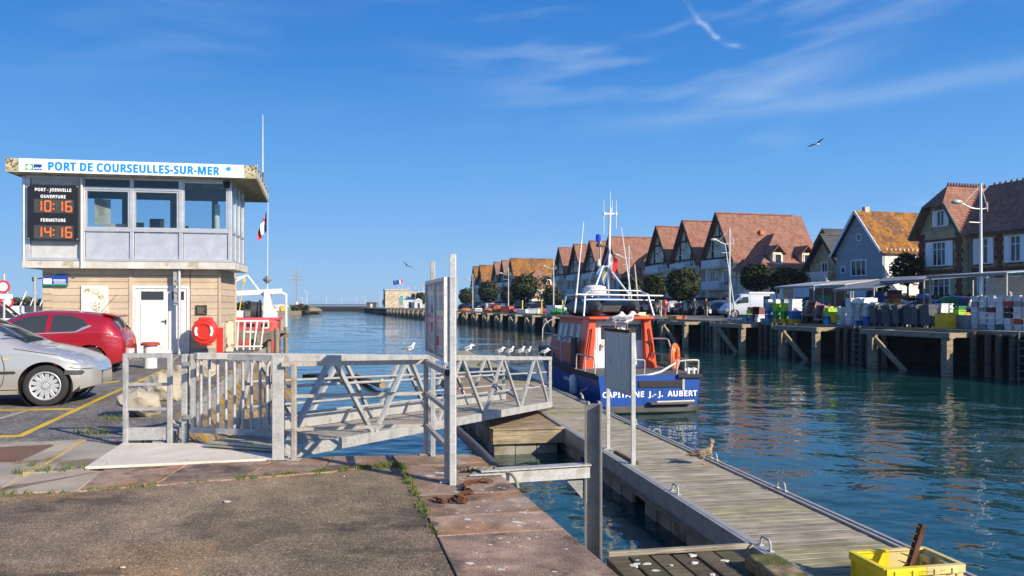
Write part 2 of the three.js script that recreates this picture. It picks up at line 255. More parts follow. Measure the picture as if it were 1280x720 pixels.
// lettering and other flat print as a canvas
function print(w, h, draw, scale = 1) { const c = document.createElement('canvas'); c.width = w; c.height = h; const x = c.getContext('2d'); draw(x, w, h); const t = new THREE.CanvasTexture(c); t.colorSpace = THREE.SRGBColorSpace; t.magFilter = THREE.LinearFilter; t.generateMipmaps = true; return t; }
function sheet(w, h, x = 0, y = 0, z = 0, ry = 0) { const g = new THREE.PlaneGeometry(w, h).applyMatrix4(mat4(x, y, z, 0, ry, 0)); return done(flat(g)); }
// a point of the place seen at a pixel of the 1280 x 720 frame: at a distance, or on a level
const at = (px, py, d) => V((px - 640) / F * d, EYE - (py - HZ) / F * d, -d);
const on = (px, py, level = 0) => at(px, py, (EYE - level) * F / (py - HZ));
const WATER = -1.3, DECK = -0.8;                                // water and pontoon deck
const TH = 10.3 * Math.PI / 180;                                // office and pontoon lie along this direction
const along = (s, t) => [Math.cos(TH) * s - Math.sin(TH) * t, -(Math.sin(TH) * s + Math.cos(TH) * t)];   // right, forward in that frame -> [x, z]
// ================= water, quay, ground =================
{
  seed(41);
  const waves = []; for (let i = 0; i < 16; i++) { const l = 0.45 * Math.pow(1.21, i), a = rr(-0.9, 0.9) + 0.2, k = 2 * Math.PI / l; waves.push([k * Math.sin(a), k * Math.cos(a), rr(0, 6.28), 0.0075 * (l > 3 ? 0.8 : 1) / k, l]); }
  const ds = []; let d = -6; while (d < 6) { ds.push(d); d += 0.12; } while (d < 70) { ds.push(d); d *= 1.0075; } while (d < 5200) { ds.push(d); d *= 1.06; }
  const nc = 460, pos = new Float32Array(ds.length * nc * 3), uv = new Float32Array(ds.length * nc * 2), idx = [];
  ds.forEach((D, j) => { for (let i = 0; i < nc; i++) {
    const f = (i / (nc - 1)) * 2 - 1, x = Math.sign(f) * Math.pow(Math.abs(f), 1.25) * (34 + 1.25 * Math.max(0, D)) + 3, o = j * nc + i; let y = 0; const fade = 1 - smooth(45, 80, D), fadeL = 1 - smooth(150, 260, D), amp = 0.55 + 0.9 * free(x / 7, D / 7, 2, 7);
    if (fadeL > 0) for (const [kx, kz, p, a, l] of waves) { const f2 = l > 3 ? fadeL * (1 + 0.8 * smooth(30, 90, D)) : fade; if (f2 > 0) y += Math.sin(kx * x + kz * D + p) * a * f2 * amp; }
    pos.set([x, WATER + y, -D], o * 3); uv.set([x, D], o * 2);
    if (i && j) { const a = o - nc - 1, b = o - nc, c = o - 1; idx.push(a, b, c, b, o, c); }
  } });
  const g = new THREE.BufferGeometry(); g.setAttribute('position', new THREE.BufferAttribute(pos, 3)); g.setAttribute('uv', new THREE.BufferAttribute(uv, 2)); g.setIndex(idx); g.computeVertexNormals();
  const m = std([0.007, 0.046, 0.047], { roughness: 0.012, ior: 1.333, normalMap: T.ripple, normalScale: new THREE.Vector2(0.085, 0.085) });
  const water = new THREE.Mesh(g, m); water.name = 'water'; water.receiveShadow = true; water.userData.kind = 'structure'; scene.add(water);
}
// plan of our quay, [x, z]
const edgeX = (d) => 1.974 - 0.2695 * d, innerX = (d) => 0.808 - 0.24 * d;
const wallX = (d) => -4.35 - (d - 9.62) * 0.2573;
const QUAY = [[edgeX(-12), 12], [edgeX(8.4), -8.4], [-0.34, -8.7], [-0.5, -8.82], [-2.4, -8.66], [-4.35, -9.62], [wallX(31), -31], [-27, -34.5], [-33, -75], [-150, -75], [-150, 12]];
const gp = (px, py) => { const p = on(px, py); return [p.x, p.z]; };
{
  const stoneBase = std([0.42, 0.40, 0.36], { map: T.blotch, bumpMap: T.bump, bumpScale: 0.02, roughness: 0.95 });
  struct('quay_wall', slab(QUAY, -6, -0.03), stoneBase);
  // battered stone facing of the bank beside the gangway
  const nu = 160, nv = 30, pos = [], idx = [];
  for (let i = 0; i <= nu; i++) for (let j = 0; j <= nv; j++) { const t = 9.2 + (i / nu) * 21.8, v = j / nv, n = (free(t * 2.2, v * 9, 5, 3) - 0.5) * 0.34 + (free(t * 9, v * 40, 3, 5) - 0.5) * 0.09; pos.push(wallX(t) - 0.25 + v * 3.6 + n * 0.9, 0.03 - v * 3.4 - Math.max(0, 0.12 - v) * 0.1 + n * 0.3, -t);
    if (i && j) { const o = i * (nv + 1) + j; idx.push(o - nv - 2, o - nv - 1, o - 1, o - nv - 1, o, o - 1); } }
  const g = new THREE.BufferGeometry(); g.setAttribute('position', new THREE.Float32BufferAttribute(pos, 3)); g.setIndex(idx); g.computeVertexNormals();
  struct('embankment', g, std([1, 1, 1], { map: texture(512, 512, 3.2, (u, v) => { const n = fbm(u, v, 6, 6, 6, 201), y = smooth(0.63, 0.72, fbm(u, v, 14, 14, 4, 203)), d = smooth(0.56, 0.72, fbm(u, v, 9, 5, 5, 207)), f = 0.9 + 0.5 * (fbm(u, v, 60, 60, 3, 209) - 0.5), k = (0.8 + 0.6 * (n - 0.5)) * f; return [lerp(lerp(0.66, 0.78, y), 0.42, d) * k, lerp(lerp(0.57, 0.58, y), 0.37, d) * k, lerp(lerp(0.43, 0.16, y), 0.28, d) * k]; }), bumpMap: T.bump, bumpScale: 0.03, roughness: 1 }));
}
{ // worn brown asphalt in the foreground
  const map = texture(2048, 2048, 7, (u, v) => {
    const [d, id] = speckle(u, v, 520, 3), [d2, id2] = speckle(u, v, 170, 8), n = fbm(u, v, 5, 5, 6, 301), m = fbm(u, v, 34, 34, 4, 303), och = smooth(0.47, 0.68, fbm(u, v, 3, 4, 5, 305)), ol = smooth(0.5, 0.7, fbm(u, v, 4, 3, 5, 309)), dk = smooth(0.60, 0.72, fbm(u, v, 8, 13, 6, 311));
    let k = 1 + 0.65 * (n - 0.5) + 0.4 * (m - 0.5) + (d < 0.45 ? (id - 0.42) * 0.62 : -0.11); if (id2 > 0.97 && d2 < 0.26) k += 0.34; if (id2 < 0.04 && d2 < 0.3) k -= 0.25; k *= 1 - 0.28 * dk; const tar = smooth(0.66, 0.7, fbm(u, v, 7, 6, 5, 341)); k *= 1 - 0.12 * tar;
    let c = [0.51, 0.44, 0.36]; c = c.map((x, i) => lerp(x, [0.56, 0.44, 0.30][i], och * 0.75)); c = c.map((x, i) => lerp(x, [0.47, 0.425, 0.32][i], ol * 0.5)); return c.map((x) => x * k); });
  const A = std([1, 1, 1], { map, bumpMap: T.asphaltBump, bumpScale: 0.006, roughness: 0.93 });
  // a sheet with slight unevenness
  const line = [[innerX(-12), 12], [innerX(3), -3], [innerX(5), -5], [innerX(8.2), -8.2], [-1.94, -7.83], [-3.95, -7.06], [-4.6, -6.97], [-7, -6.75], [-12, -6.6], [-30, -6.6], [-30, 12]];
  struct('pavement', slab(line, -0.05, 0), A);
  const P = std([0.80, 0.80, 0.83], { map: T.asphalt, bumpMap: T.asphaltBump, bumpScale: 0.006, roughness: 0.92 });
  const park = struct('car_park', slab([gp(-60, 555), gp(107, 549.5), gp(151, 555), [-4.5, -9.66], [wallX(31) - 0.2, -30.8], [-27, -34.3], [-33.2, -75], [-150, -75], [-150, -9]], -0.05, 0), P);
  const yellow = std([0.66, 0.45, 0.03], { roughness: 0.85, map: T.blotch, bumpMap: T.asphaltBump, bumpScale: 0.004 }), pale = std([0.42, 0.39, 0.32], { roughness: 0.9, map: T.blotch });
  const paint = (list, m) => part('painted_line', list.map((q) => slab(q.map((p) => gp(...p)), 0.001, 0.004)), m, park);
  paint([[[17, 546.5], [29, 545.5], [131, 497], [209, 462.5], [204, 461.5], [125, 497]]], yellow);
  paint([[[-40, 514.5], [92, 511.8], [92, 510.4], [-40, 512.6]]], yellow);
  paint([[[-40, 548], [17, 546.5], [22, 544], [-40, 545.5]]], yellow);
  paint([[[-30, 533], [34, 514], [31, 513.4], [-30, 530]]], pale);
  paint([[[96, 484], [150, 477], [150, 475.6], [96, 482]]], yellow);
}
{ // concrete strips, drain grate and slab left of the gangway plate
  const slabMat = std([0.36, 0.335, 0.28], { map: T.blotch, bumpMap: T.asphaltBump, bumpScale: 0.004, roughness: 0.95 }), grit = std([0.46, 0.40, 0.31], { map: T.blotch, bumpMap: T.asphaltBump, bumpScale: 0.012, roughness: 0.95 }), kerbMat = std([0.46, 0.37, 0.2], { map: T.blotch, roughness: 0.9 });
  const walk = structGroup('walkway');
  part('paving_slab', slab([[40, 591.5], [108.5, 551.5], [148.5, 557.5], [106, 587.2]].map((p) => gp(...p)), -0.05, 0.006, 0.004), slabMat, walk);
  part('kerb_strip', slab([[28, 593], [101, 549.5], [108, 551], [39, 592.5]].map((p) => gp(...p)), -0.05, 0.022, 0.006), kerbMat, walk);
  part('kerb_strip', slab([[106.5, 587.6], [149, 557.6], [152, 558.4], [110.5, 587.8]].map((p) => gp(...p)), -0.05, 0.016, 0.005), kerbMat, walk);
  part('rough_concrete', slab([[-60, 555.5], [100, 549.5], [27, 593], [-10, 617], [-60, 620]].map((p) => gp(...p)), -0.05, 0.0, 0), grit, walk);
  part('paving_stone', slab([[-60, 621], [-10, 617.5], [95, 614.5], [128.5, 589.5], [108, 588.5], [37, 593.5], [-10, 618]].map((p) => gp(...p)), -0.05, 0.008, 0.004), std([0.47, 0.39, 0.29], { map: T.blotch, bumpMap: T.asphaltBump, bumpScale: 0.008 }), walk);
  // iron drain grate of many bars
  const grateM = std([0.17, 0.10, 0.075], { map: T.noise, roughness: 0.9 }), a = on(-30, 562.5, 0), b = on(64, 557.5, 0), c = on(20, 577.5, 0), gr = thing('drain_grate', 'rusty brown iron drain grate set in the rough concrete at the left edge', 'drain grate', [0, 0, 0]);
  part('grate_frame', [bar([a.x, 0.005, a.z], [b.x, 0.005, b.z], 0.05, 0.02), bar([b.x, 0.005, b.z], [c.x, 0.005, c.z], 0.05, 0.02), bar([c.x, 0.005, c.z], [c.x - 1.1, 0.005, c.z + 0.02], 0.05, 0.02)], grateM, gr);
  part('grate_bed', slab([[a.x, a.z], [b.x, b.z], [c.x, c.z], [c.x - 1.1, c.z + 0.02]], -0.05, 0.002), M.darkGrey, gr);
  for (let i = 1; i < 18; i++) { const t = i / 18, p = V(lerp(b.x, a.x, t), 0.008, lerp(b.z, a.z, t)), q = V(lerp(c.x, c.x - 1.1, t), 0.008, lerp(c.z, c.z + 0.02, t)); part('bar', bar(p, q, 0.024, 0.014), grateM, gr); }
  // beige plate before the gate
  const plate = thing('threshold_plate', 'smooth beige ramp plate lying on the quay before the gangway gate', 'ramp plate');
  part('plate', slab([[-4.4, -8.0], [-2.62, -8.44], [-2.5, -8.72], [-2.75, -9.35], [-4.72, -9.4]], 0.004, 0.034, 0.006), std([0.74, 0.67, 0.56], { map: T.noise, roughness: 0.7, bumpMap: T.fineBump, bumpScale: 0.002 }), plate);
  for (const [x, z] of [[-4.25, -8.14], [-3.5, -8.35], [-2.8, -8.5], [-4.5, -9.2], [-3.6, -9.25]]) part('screw', cyl(0.012, 0.012, 0.006, x, 0.036, z, 10), M.galvDark, plate);
}
{ // coping stones, each of its own
  seed(77);
  const cop = structGroup('coping');
  const mats = [0, 1, 2, 3].map((i) => std([[1.15, 1.15, 1.15], [1.0, 1.0, 1.02], [1.25, 1.22, 1.2], [1.08, 1.05, 1.05]][i], { map: T.stone, bumpMap: T.asphaltBump, bumpScale: 0.004, roughness: 0.9 }));
  const js = [-3.2, -2.2, -1.3, -0.4, 0.5, 1.4, 2.2, 3.0, 3.85, 4.62, 5.68, 6.19, 6.87, 7.55, 8.16];
  for (let i = 0; i + 1 < js.length; i++) { const a = js[i] + 0.006, b = js[i + 1] - 0.006, k = 0.18; part('stone', slab([[innerX(a) + 0.01, -a], [edgeX(a + k), -a - k], [edgeX(b + k), -b - k], [innerX(b) + 0.01, -b]], -0.32, 0.012, 0.008), mats[(i * 7) % 4], cop, { ou: rr(0, 9), ov: rr(0, 9) }); }
  const arc = []; for (let i = 0; i <= 6; i++) { const t = i / 6 * Math.PI / 2; arc.push([-0.62 + 0.30 * Math.cos(t), -8.50 - 0.30 * Math.sin(t)]); }
  part('stone', slab([[innerX(8.18) + 0.01, -8.18], [edgeX(8.36), -8.36], ...arc, [-1.36, -8.74], [-1.18, -8.24]], -0.32, 0.012, 0.008), mats[0], cop, { ou: 3 });
  const front = [[-1.19, -8.235], [-1.94, -7.84], [-2.62, -7.575], [-3.35, -7.295], [-3.95, -7.065]], back = [[-1.38, -8.735], [-2.0, -8.68], [-2.60, -8.47], [-3.45, -8.24], [-4.20, -7.97]];
  for (let i = 0; i < 4; i++) part('stone', slab([[front[i][0] - 0.01, front[i][1]], [back[i][0] - 0.01, back[i][1]], [back[i + 1][0] + 0.004, back[i + 1][1]], [front[i + 1][0] + 0.004, front[i + 1][1]]], -0.32, 0.012, 0.008), mats[(i * 3 + 1) % 4], cop, { ou: i * 1.7 });
  // droppings splashed on the stones
  const blobs = []; for (let i = 0; i < 68; i++) { const big = rnd() < 0.2, d = rr(4.7, 7.9), s = rnd(), x = lerp(innerX(d) + 0.08, edgeX(d) - 0.12, i < 55 ? Math.pow(s, 0.8) : s) - (i > 64 ? rr(0.6, 2.4) : 0), r = big ? rr(0.012, 0.032) : rr(0.004, 0.011), n = 11, pts = []; const ph = rr(0, 6); for (let k = 0; k < n; k++) { const a = k / n * 6.283, q = r * (0.6 + 0.7 * rnd()); pts.push([x + q * 1.5 * Math.cos(a), -d + q * Math.sin(a + ph * 0.05)]); } blobs.push(slab(pts, 0.006, 0.0136)); }
  part('bird_dropping', blobs, std([0.62, 0.61, 0.58], { roughness: 0.9, map: T.noise }), null, { kind: 'stuff' }).userData.label = 'white bird droppings splashed over the brown coping stones';
}
// ---------- grass in the joints ----------
function grassStrip(name, label, spots, hgt) {                 // spots: [x, z, spread, count, y]
  const n = spots.reduce((a, s) => a + s[3], 0), g = new THREE.BufferGeometry();
  g.setAttribute('position', new THREE.Float32BufferAttribute([-0.5, 0, 0, 0.5, 0, 0, 0.3, 0.55, 0.12, -0.5, 0, 0, 0.3, 0.55, 0.12, -0.15, 0.55, 0.12, -0.15, 0.55, 0.12, 0.3, 0.55, 0.12, 0.25, 1, 0.45], 3)); g.computeVertexNormals();
  const m = new THREE.InstancedMesh(g, new THREE.MeshPhysicalMaterial({ color: rgb(0.10, 0.15, 0.03), roughness: 0.75, transmission: 0.25, thickness: 0 }), n), q = new THREE.Quaternion(), c = new THREE.Color(); let k = 0;
  for (const [x, z, r, cnt, y = 0] of spots) for (let i = 0; i < cnt; i++) { const a = rr(0, 6.28), d = r * Math.sqrt(rnd()); q.setFromEuler(new THREE.Euler(rr(-0.5, 0.5), rr(0, 6.28), rr(-0.5, 0.5))); const h = hgt * rr(0.35, 1.15) * (1 - 0.5 * d / r); m.setMatrixAt(k, new THREE.Matrix4().compose(V(x + d * Math.cos(a), y, z + d * Math.sin(a)), q, V(0.006 + h * 0.05, h, h))); const dry = rnd() < 0.18 ? 1 : 0; m.setColorAt(k++, c.setRGB(lerp(rr(0.7, 1.3), 3.4, dry), lerp(rr(0.8, 1.3), 1.7, dry), lerp(0.8, 2.0, dry))); }
  m.name = numbered(name); m.castShadow = m.receiveShadow = true; m.userData = { label, kind: 'stuff' }; scene.add(m); return m;
}
{
  seed(99);
  const s = []; for (let i = 0; i < 46; i++) { const d = rr(5.75, 8.15), w = d > 6.3 ? 1 : 0.4; s.push([innerX(d) + rr(-0.02, 0.02), -d, rr(0.02, 0.06) * w, 30 * w | 0]); }
  for (let i = 0; i < 14; i++) s.push([-1.3 + rr(-0.14, 0.14), -8.18 + rr(-0.05, 0.05), 0.08, 55]);
  for (let i = 0; i < 60; i++) { const t = Math.pow(rnd(), 1.5), x = lerp(-1.25, -3.9, t); s.push([x, lerp(-8.19, -7.08, t) + rr(-0.02, 0.02), rr(0.02, 0.06), t < 0.55 ? 42 : 16]); }
  for (let i = 0; i < 22; i++) { const t = rnd(); s.push([lerp(-3.95, -5.2, t), lerp(-7.05, -6.93, t) + rr(-0.02, 0.02), 0.03, 9]); }
  grassStrip('grass', 'low green grass growing in the joint between asphalt and coping stones', s, 0.07);
  const w = []; for (const [px, py, r, n] of [[105, 541, 0.12, 60], [120, 542, 0.13, 70], [135, 541, 0.13, 60], [140, 524, 0.2, 110], [152, 521, 0.18, 100], [222, 485, 0.22, 120], [226, 492, 0.16, 90], [190, 503, 0.2, 110], [183, 505, 0.15, 80], [258, 458, 0.22, 90], [28, 591.5, 0.07, 40], [55, 589, 0.09, 40], [70, 588, 0.09, 36], [92, 587, 0.07, 36], [46, 582, 0.05, 26], [188, 458, 0.15, 40]]) { const p = on(px, py, 0); for (let i = 0; i < 4; i++) w.push([p.x + rr(-r, r), p.z + rr(-r, r) * 0.6, r * 0.6, n / 4 | 0]); }
  grassStrip('weeds', 'green weeds sprouting between the boulders and along the concrete strips', w, 0.12);
}
{ // pale rough boulders beside the car park
  seed(31);
  const mk = (label, px, py, sx, sy, sz, turn, s) => { seed(s); const pts = []; for (let i = 0; i < 34; i++) { const d = V(rr(-1, 1), rr(-0.6, 1), rr(-1, 1)).normalize().multiplyScalar(rr(0.42, 0.56)); pts.push(d); } let g = new ConvexGeometry(pts).scale(sx, sy, sz); g = refine(g, 0.06); g = roughen(g, 0.045, 0.2, s + 3); g = roughen(g, 0.015, 0.05, s + 5); g.translate(0, sy * 0.26, 0); const m = part('boulder', toCreasedNormals(flat(g), 0.5), M.paleStone); m.position.copy(on(px, py, 0)); m.rotation.y = turn; tag(m, label, 'boulder', 'boulders along the bank'); };
  mk('rough beige boulder nearest the left guard rail, casting a shadow on the asphalt', 172, 521, 0.66, 0.62, 0.6, 0.5, 3);
  mk('pale boulder with a pointed top behind the nearest boulder', 203, 501, 0.72, 0.66, 0.66, 1.3, 9);
  mk('beige boulder half hidden by the sign post pole', 226, 481, 0.8, 0.6, 0.75, 2.2, 14);
  mk('flat rough boulder beyond the others by the bank', 249, 470, 0.95, 0.5, 0.8, 0.2, 21);
}
// ================= far quay on the right =================
const BANK = 0.62, RB = 15.7 * Math.PI / 180, RC = Math.cos(RB), RS = Math.sin(RB);
const R = (s, t) => [17.2 + s * RC - t * RS, -(41.6 + s * RS + t * RC)];             // s away from the water, t along the quay
const RP = (s, t, y = BANK) => { const [x, z] = R(s, t); return [x, y, z]; };
const tAt = (px, s) => { const k = (px - 640) / F; return ((17.2 + RC * s) - k * (41.6 + RS * s)) / (k * RC + RS); };   // place along the quay of a pixel column
const ORD = ['first', 'second', 'third', 'fourth', 'fifth', 'sixth', 'seventh', 'eighth', 'ninth', 'tenth', 'eleventh', 'twelfth'];
{
  const road = std([0.75, 0.75, 0.76], { map: T.asphalt, bumpMap: T.asphaltBump, bumpScale: 0.006 });
  struct('street', slab([R(4.6, -60), R(4.6, 330), R(400, 330), R(400, -60)], -5, BANK), road);
  const pier = structGroup('wharf', [17.2, 0, -41.6], RB);                             // local x = away from the water, local z = towards us (-t)
  const deckM = std([0.20, 0.18, 0.15], { map: T.blotch, roughness: 0.95 });
  part('deck', box(4.5, 0.16, 400, 2.42, BANK - 0.085, -140), deckM, pier);
  part('edge_beam', box(0.16, 0.12, 400, 0.24, BANK - 0.05, -140), std([0.34, 0.30, 0.24], { map: T.wood }), pier);
  part('back_wall', box(0.4, 6, 400, 4.4, -2.75, -140), std([0.03, 0.03, 0.026], { map: T.blotch, bumpMap: T.bump, bumpScale: 0.05 }), pier);  // near-black wet wall, with the under-deck shade put into its colour
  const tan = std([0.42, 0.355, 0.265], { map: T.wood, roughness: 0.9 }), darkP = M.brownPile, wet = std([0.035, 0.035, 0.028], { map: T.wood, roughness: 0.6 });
  seed(55);
  const pileG = done(join(cyl(0.135, 0.15, 4.2, 0, -1.52, 0, 9))), farDark = [], farTan = [];
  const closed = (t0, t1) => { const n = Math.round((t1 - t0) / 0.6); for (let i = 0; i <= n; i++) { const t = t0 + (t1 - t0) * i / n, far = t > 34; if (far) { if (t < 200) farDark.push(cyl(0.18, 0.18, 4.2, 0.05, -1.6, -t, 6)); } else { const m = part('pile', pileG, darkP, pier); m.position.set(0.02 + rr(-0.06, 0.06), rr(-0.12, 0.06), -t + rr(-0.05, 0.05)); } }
    if (t1 < 60) { const t = (t0 + t1) / 2, l = []; for (const k of [-0.2, 0.2]) l.push(bar([-0.22, BANK + 0.05, -t + k], [-0.22, -1.6, -t + k], 0.06)); for (let y = -1.2; y < 0.5; y += 0.3) l.push(bar([-0.22, y, -t - 0.2], [-0.22, y, -t + 0.2], 0.05)); part('ladder', l, std([0.17, 0.16, 0.14], { map: T.noise, metalness: 0.3 }), pier); } };
  const open = (t0, t1) => { const far = t0 > 60, list = [], X = -1.15, b = bar([X - 0.08, BANK - 0.2, -t0 + 0.1], [X - 0.08, BANK - 0.2, -t1 - 0.1], 0.3, 0.24), ties = [t0 + 0.25, t1 - 0.45].map((t) => bar([X, BANK - 0.2, -t], [0.4, BANK - 0.2, -t], 0.22, 0.2)), posts = [t0 + 0.25, t1 - 0.45].map((t) => bar([X, BANK - 0.32, -t], [X, -3.2, -t], 0.32)), br = bar([X + 0.02, BANK - 0.45, -t1 + 0.5], [X + 0.75, -1.75, -t1 + 2.2], 0.18, 0.2);
    if (far) { if (t0 < 200) farTan.push(b, ...posts, br, ...ties); } else { part('beam', b, tan, pier); posts.forEach((p) => part('post', p, tan, pier)); part('brace', br, tan, pier); ties.forEach((p) => part('tie_beam', p, tan, pier)); } };
  const edges = [-14, -8.95, -3.85, -0.38, 3.3, 6.67, 10.34, 13.9, 18.1, 21.4, 25.0]; for (let t = 28.6; t < 210; t += 3.6) edges.push(t);
  for (let i = 0; i + 1 < edges.length; i++) (i % 2 ? open : closed)(edges[i], edges[i + 1]);
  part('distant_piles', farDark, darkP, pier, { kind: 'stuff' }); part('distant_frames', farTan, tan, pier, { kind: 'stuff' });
}
// ---------- houses ----------
const HM = {
  roofRed: std([0.37, 0.175, 0.12], { map: T.roof, roughness: 0.9 }), roofBrown: std([0.36, 0.20, 0.13], { map: T.roof, roughness: 0.9 }), roofLichen: std([0.95, 0.95, 0.95], { map: T.lichen, roughness: 0.95 }), roofPink: std([0.36, 0.20, 0.15], { map: T.roof, roughness: 0.9 }),
  slate: std([0.07, 0.075, 0.085], { map: T.roof, roughness: 0.7 }), cream: std([0.80, 0.69, 0.55], { map: T.blotch, roughness: 0.95 }), beam: std([0.06, 0.035, 0.022], { map: T.wood, roughness: 0.8 }),
  whiteWall: std([0.82, 0.82, 0.80], { map: T.blotch, roughness: 0.9 }), blueWall: std([0.34, 0.375, 0.42], { map: T.noise, roughness: 0.9 }), ochre: std([0.50, 0.385, 0.225], { map: T.blotch, roughness: 0.95 }), brick: std([0.26, 0.10, 0.065], { map: T.roof, roughness: 0.95 }),
};
const houseOrigin = (t, W) => { const [x, z] = R(W, t); return [x, BANK, z]; };
function roofSlope(a, b, c, d, th = 0.16) {                     // slab between eave a-b and ridge d-c, thickness downwards
  const n = V(0, -th, 0), up = [a, b, c, d].map((p) => V(...p)), lo = up.map((p) => p.clone().add(n));
  return join([quad(...up), quad(lo[3], lo[2], lo[1], lo[0]), quad(up[0], lo[0], lo[1], up[1]), quad(up[1], lo[1], lo[2], up[2]), quad(up[2], lo[2], lo[3], up[3]), quad(up[3], lo[3], lo[0], up[0])]);
}
function windowOn(parent, x, y, z, w, h, side = 'front', o = {}) { // side front: the wall faces -x ; side near: the wall faces +z
  const ry = side === 'front' ? -Math.PI / 2 : 0, m4 = mat4(x, y, z, 0, ry, 0), n = o.cols ?? 2;
  const f = [frame(w, h, 0.09, 0.12)]; for (let i = 1; i < n; i++) f.push(box(0.07, h - 0.16, 0.08, -w / 2 + w * i / n, 0, 0)); if (o.bar) f.push(box(w - 0.16, 0.05, 0.07, 0, h * 0.18, 0));
  const g = new THREE.Group(); g.name = 'window'; g.applyMatrix4(m4); parent.add(g);
  part('frame', f, M.whitePlain, g); part('pane', box(w - 0.1, h - 0.1, 0.03, 0, 0, -0.02), M.glass, g);
  if (o.sill) part('sill', box(w + 0.2, 0.09, 0.18, 0, -h / 2 - 0.05, 0.04), o.sill, g);
  if (o.shutters) for (const k of [-1, 1]) part('shutter', [box(w * 0.46, h, 0.05, k * (w * 0.73 + 0.03), 0, 0.06), ...Array.from({ length: 6 }, (_, i) => box(w * 0.40, 0.05, 0.03, k * (w * 0.73 + 0.03), -h * 0.4 + i * h * 0.16, 0.09))], M.whitePlain, g);
  return g;
}
function balcony(parent, y, z, w, dep = 1.1) {
  const b = new THREE.Group(); b.name = 'balcony'; b.position.set(0, y, z); parent.add(b);
  part('slab', box(dep, 0.16, w, -dep / 2, 0, 0), HM.cream, b);
  const l = [box(0.07, 0.08, w, -dep + 0.05, 0.98, 0), box(0.05, 0.06, w, -dep + 0.05, 0.2, 0)]; for (let i = 0; i <= w / 0.16; i++) l.push(box(0.05, 0.85, 0.07, -dep + 0.05, 0.56, -w / 2 + 0.04 + i * 0.16)); for (const k of [-1, 1]) l.push(box(dep, 0.08, 0.06, -dep / 2, 0.98, k * (w / 2 - 0.04)));
  part('railing', l, M.whitePlain, b);
}
function gabledHouse(o) {                                       // local x = back from the quay, local z = towards us; gable front at x = 0
  const g = thing('gabled_house', o.label, 'house', houseOrigin(o.t, o.W ?? 22), RB, o.group), w = o.w, e = o.eave, a = o.apex, L = o.len, h = w / 2, hang = 0.45, slope = (a - e) / h;
  part('wall', prism([[-h, 0], [h, 0], [h, e], [0, a - 0.2], [-h, e]], L).rotateY(Math.PI / 2).translate(0, 0, 0), o.wall ?? HM.cream, g);
  const ez = h + hang, ey = e - slope * hang, y = 0.12, fx = -0.7;
  part('roof_slope', roofSlope([fx, ey + y, ez], [L + 0.2, ey + y, ez], [L + 0.2, a + y, 0], [fx, a + y, 0]), o.roof, g);
  part('roof_slope', roofSlope([L + 0.2, ey + y, -ez], [fx, ey + y, -ez], [fx, a + y, 0], [L + 0.2, a + y, 0]), o.roof, g);
  part('ridge_tiles', Array.from({ length: Math.floor(L / 0.45) }, (_, i) => cyl(0.13, 0.13, 0.43, -0.45 + i * 0.45, a + 0.12, 0, 6, 0, 0, Math.PI / 2)), o.roof, g);
  const fasc = []; for (const k of [-1, 1]) fasc.push(bar([fx + 0.05, ey + 0.0, k * ez], [fx + 0.05, a + 0.02, 0], 0.08, 0.30)); part('bargeboard', fasc, HM.beam, g);
  if (!o.plain) {
    const tb = [bar([-0.06, e + 0.1, -h * 0.98], [-0.06, e + 0.1, h * 0.98], 0.12, 0.22), bar([-0.06, e + (a - e) * 0.5, -h * 0.5], [-0.06, e + (a - e) * 0.5, h * 0.5], 0.12, 0.2)]; for (const k of [-0.45, 0.45]) tb.push(bar([-0.06, e + 0.1, k * h], [-0.06, e + (a - e) * (1 - Math.abs(k)) - 0.3, k * h], 0.12, 0.18)); tb.push(bar([-0.07, e + (a - e) * 0.5, 0], [-0.07, e + (a - e) * 0.86, 0], 0.1, 0.14));
    part('timber_frame', tb, HM.beam, g);
    for (const fl of [1.2, 4.0, 6.6]) for (const k of [-0.45, 0.45]) windowOn(g, -0.04, fl + 0.35, k * h, fl > 6 ? 1.0 : 1.15, fl > 6 ? 1.7 : 1.9);
    balcony(g, 2.95, -w * 0.08, w * 0.6); balcony(g, 5.55, -w * 0.08, w * 0.6);
    const sw = o.wallSide; windowOn(g, 2.5, 4.4, h + 0.03, 1, 1.4, 'near'); windowOn(g, 2.5, 1.6, h + 0.03, 1, 1.4, 'near');
  }
  if (o.wing) {                                                 // lower hipped wing on the side towards us, with two dormers
    const p = [[-0.4, 5.2, h - 0.2], [10.1, 5.2, h - 0.2], [10.1, 5.2, h + 5.4], [-0.4, 5.2, h + 5.4]], ap = [4.7, 9.55, h + 0.7], ap2 = [5.4, 9.55, h - 2.2];
    part('wing_wall', [box(9.4, 5.2, 5, 4.85, 2.6, h + 2.5)], HM.cream, g);
    part('wing_roof', [roofSlope(p[3], p[2], ap, ap), roofSlope(p[0], p[3], ap, ap2), roofSlope(p[2], p[1], ap2, ap)], o.wingRoof ?? o.roof, g);
    for (const x of [2.3, 6.1]) { const d = new THREE.Group(); d.name = 'dormer'; d.position.set(x, 5.5, h + 4.2); g.add(d); part('dormer_wall', box(1.3, 1.5, 1.6, 0, 0.75, -0.1), HM.cream, d); part('dormer_roof', [roofSlope([-0.95, 1.35, 0.95], [-0.95, 1.35, -1.9], [0, 2.35, -1.9], [0, 2.35, 0.95], 0.12), roofSlope([0.95, 1.35, -1.9], [0.95, 1.35, 0.95], [0, 2.35, 0.95], [0, 2.35, -1.9], 0.12)], o.wingRoof ?? o.roof, d); part('dormer_window', [frame(0.95, 1.1, 0.1, 0.1, 0, 0.8, 0.72)], M.whitePlain, d); part('pane', box(0.85, 1.0, 0.03, 0, 0.8, 0.715), M.glass, d); }
    for (const x of [1.6, 4.6, 7.8]) windowOn(g, x, 1.7, h + 5.03, 1.1, 1.5, 'near');
  }
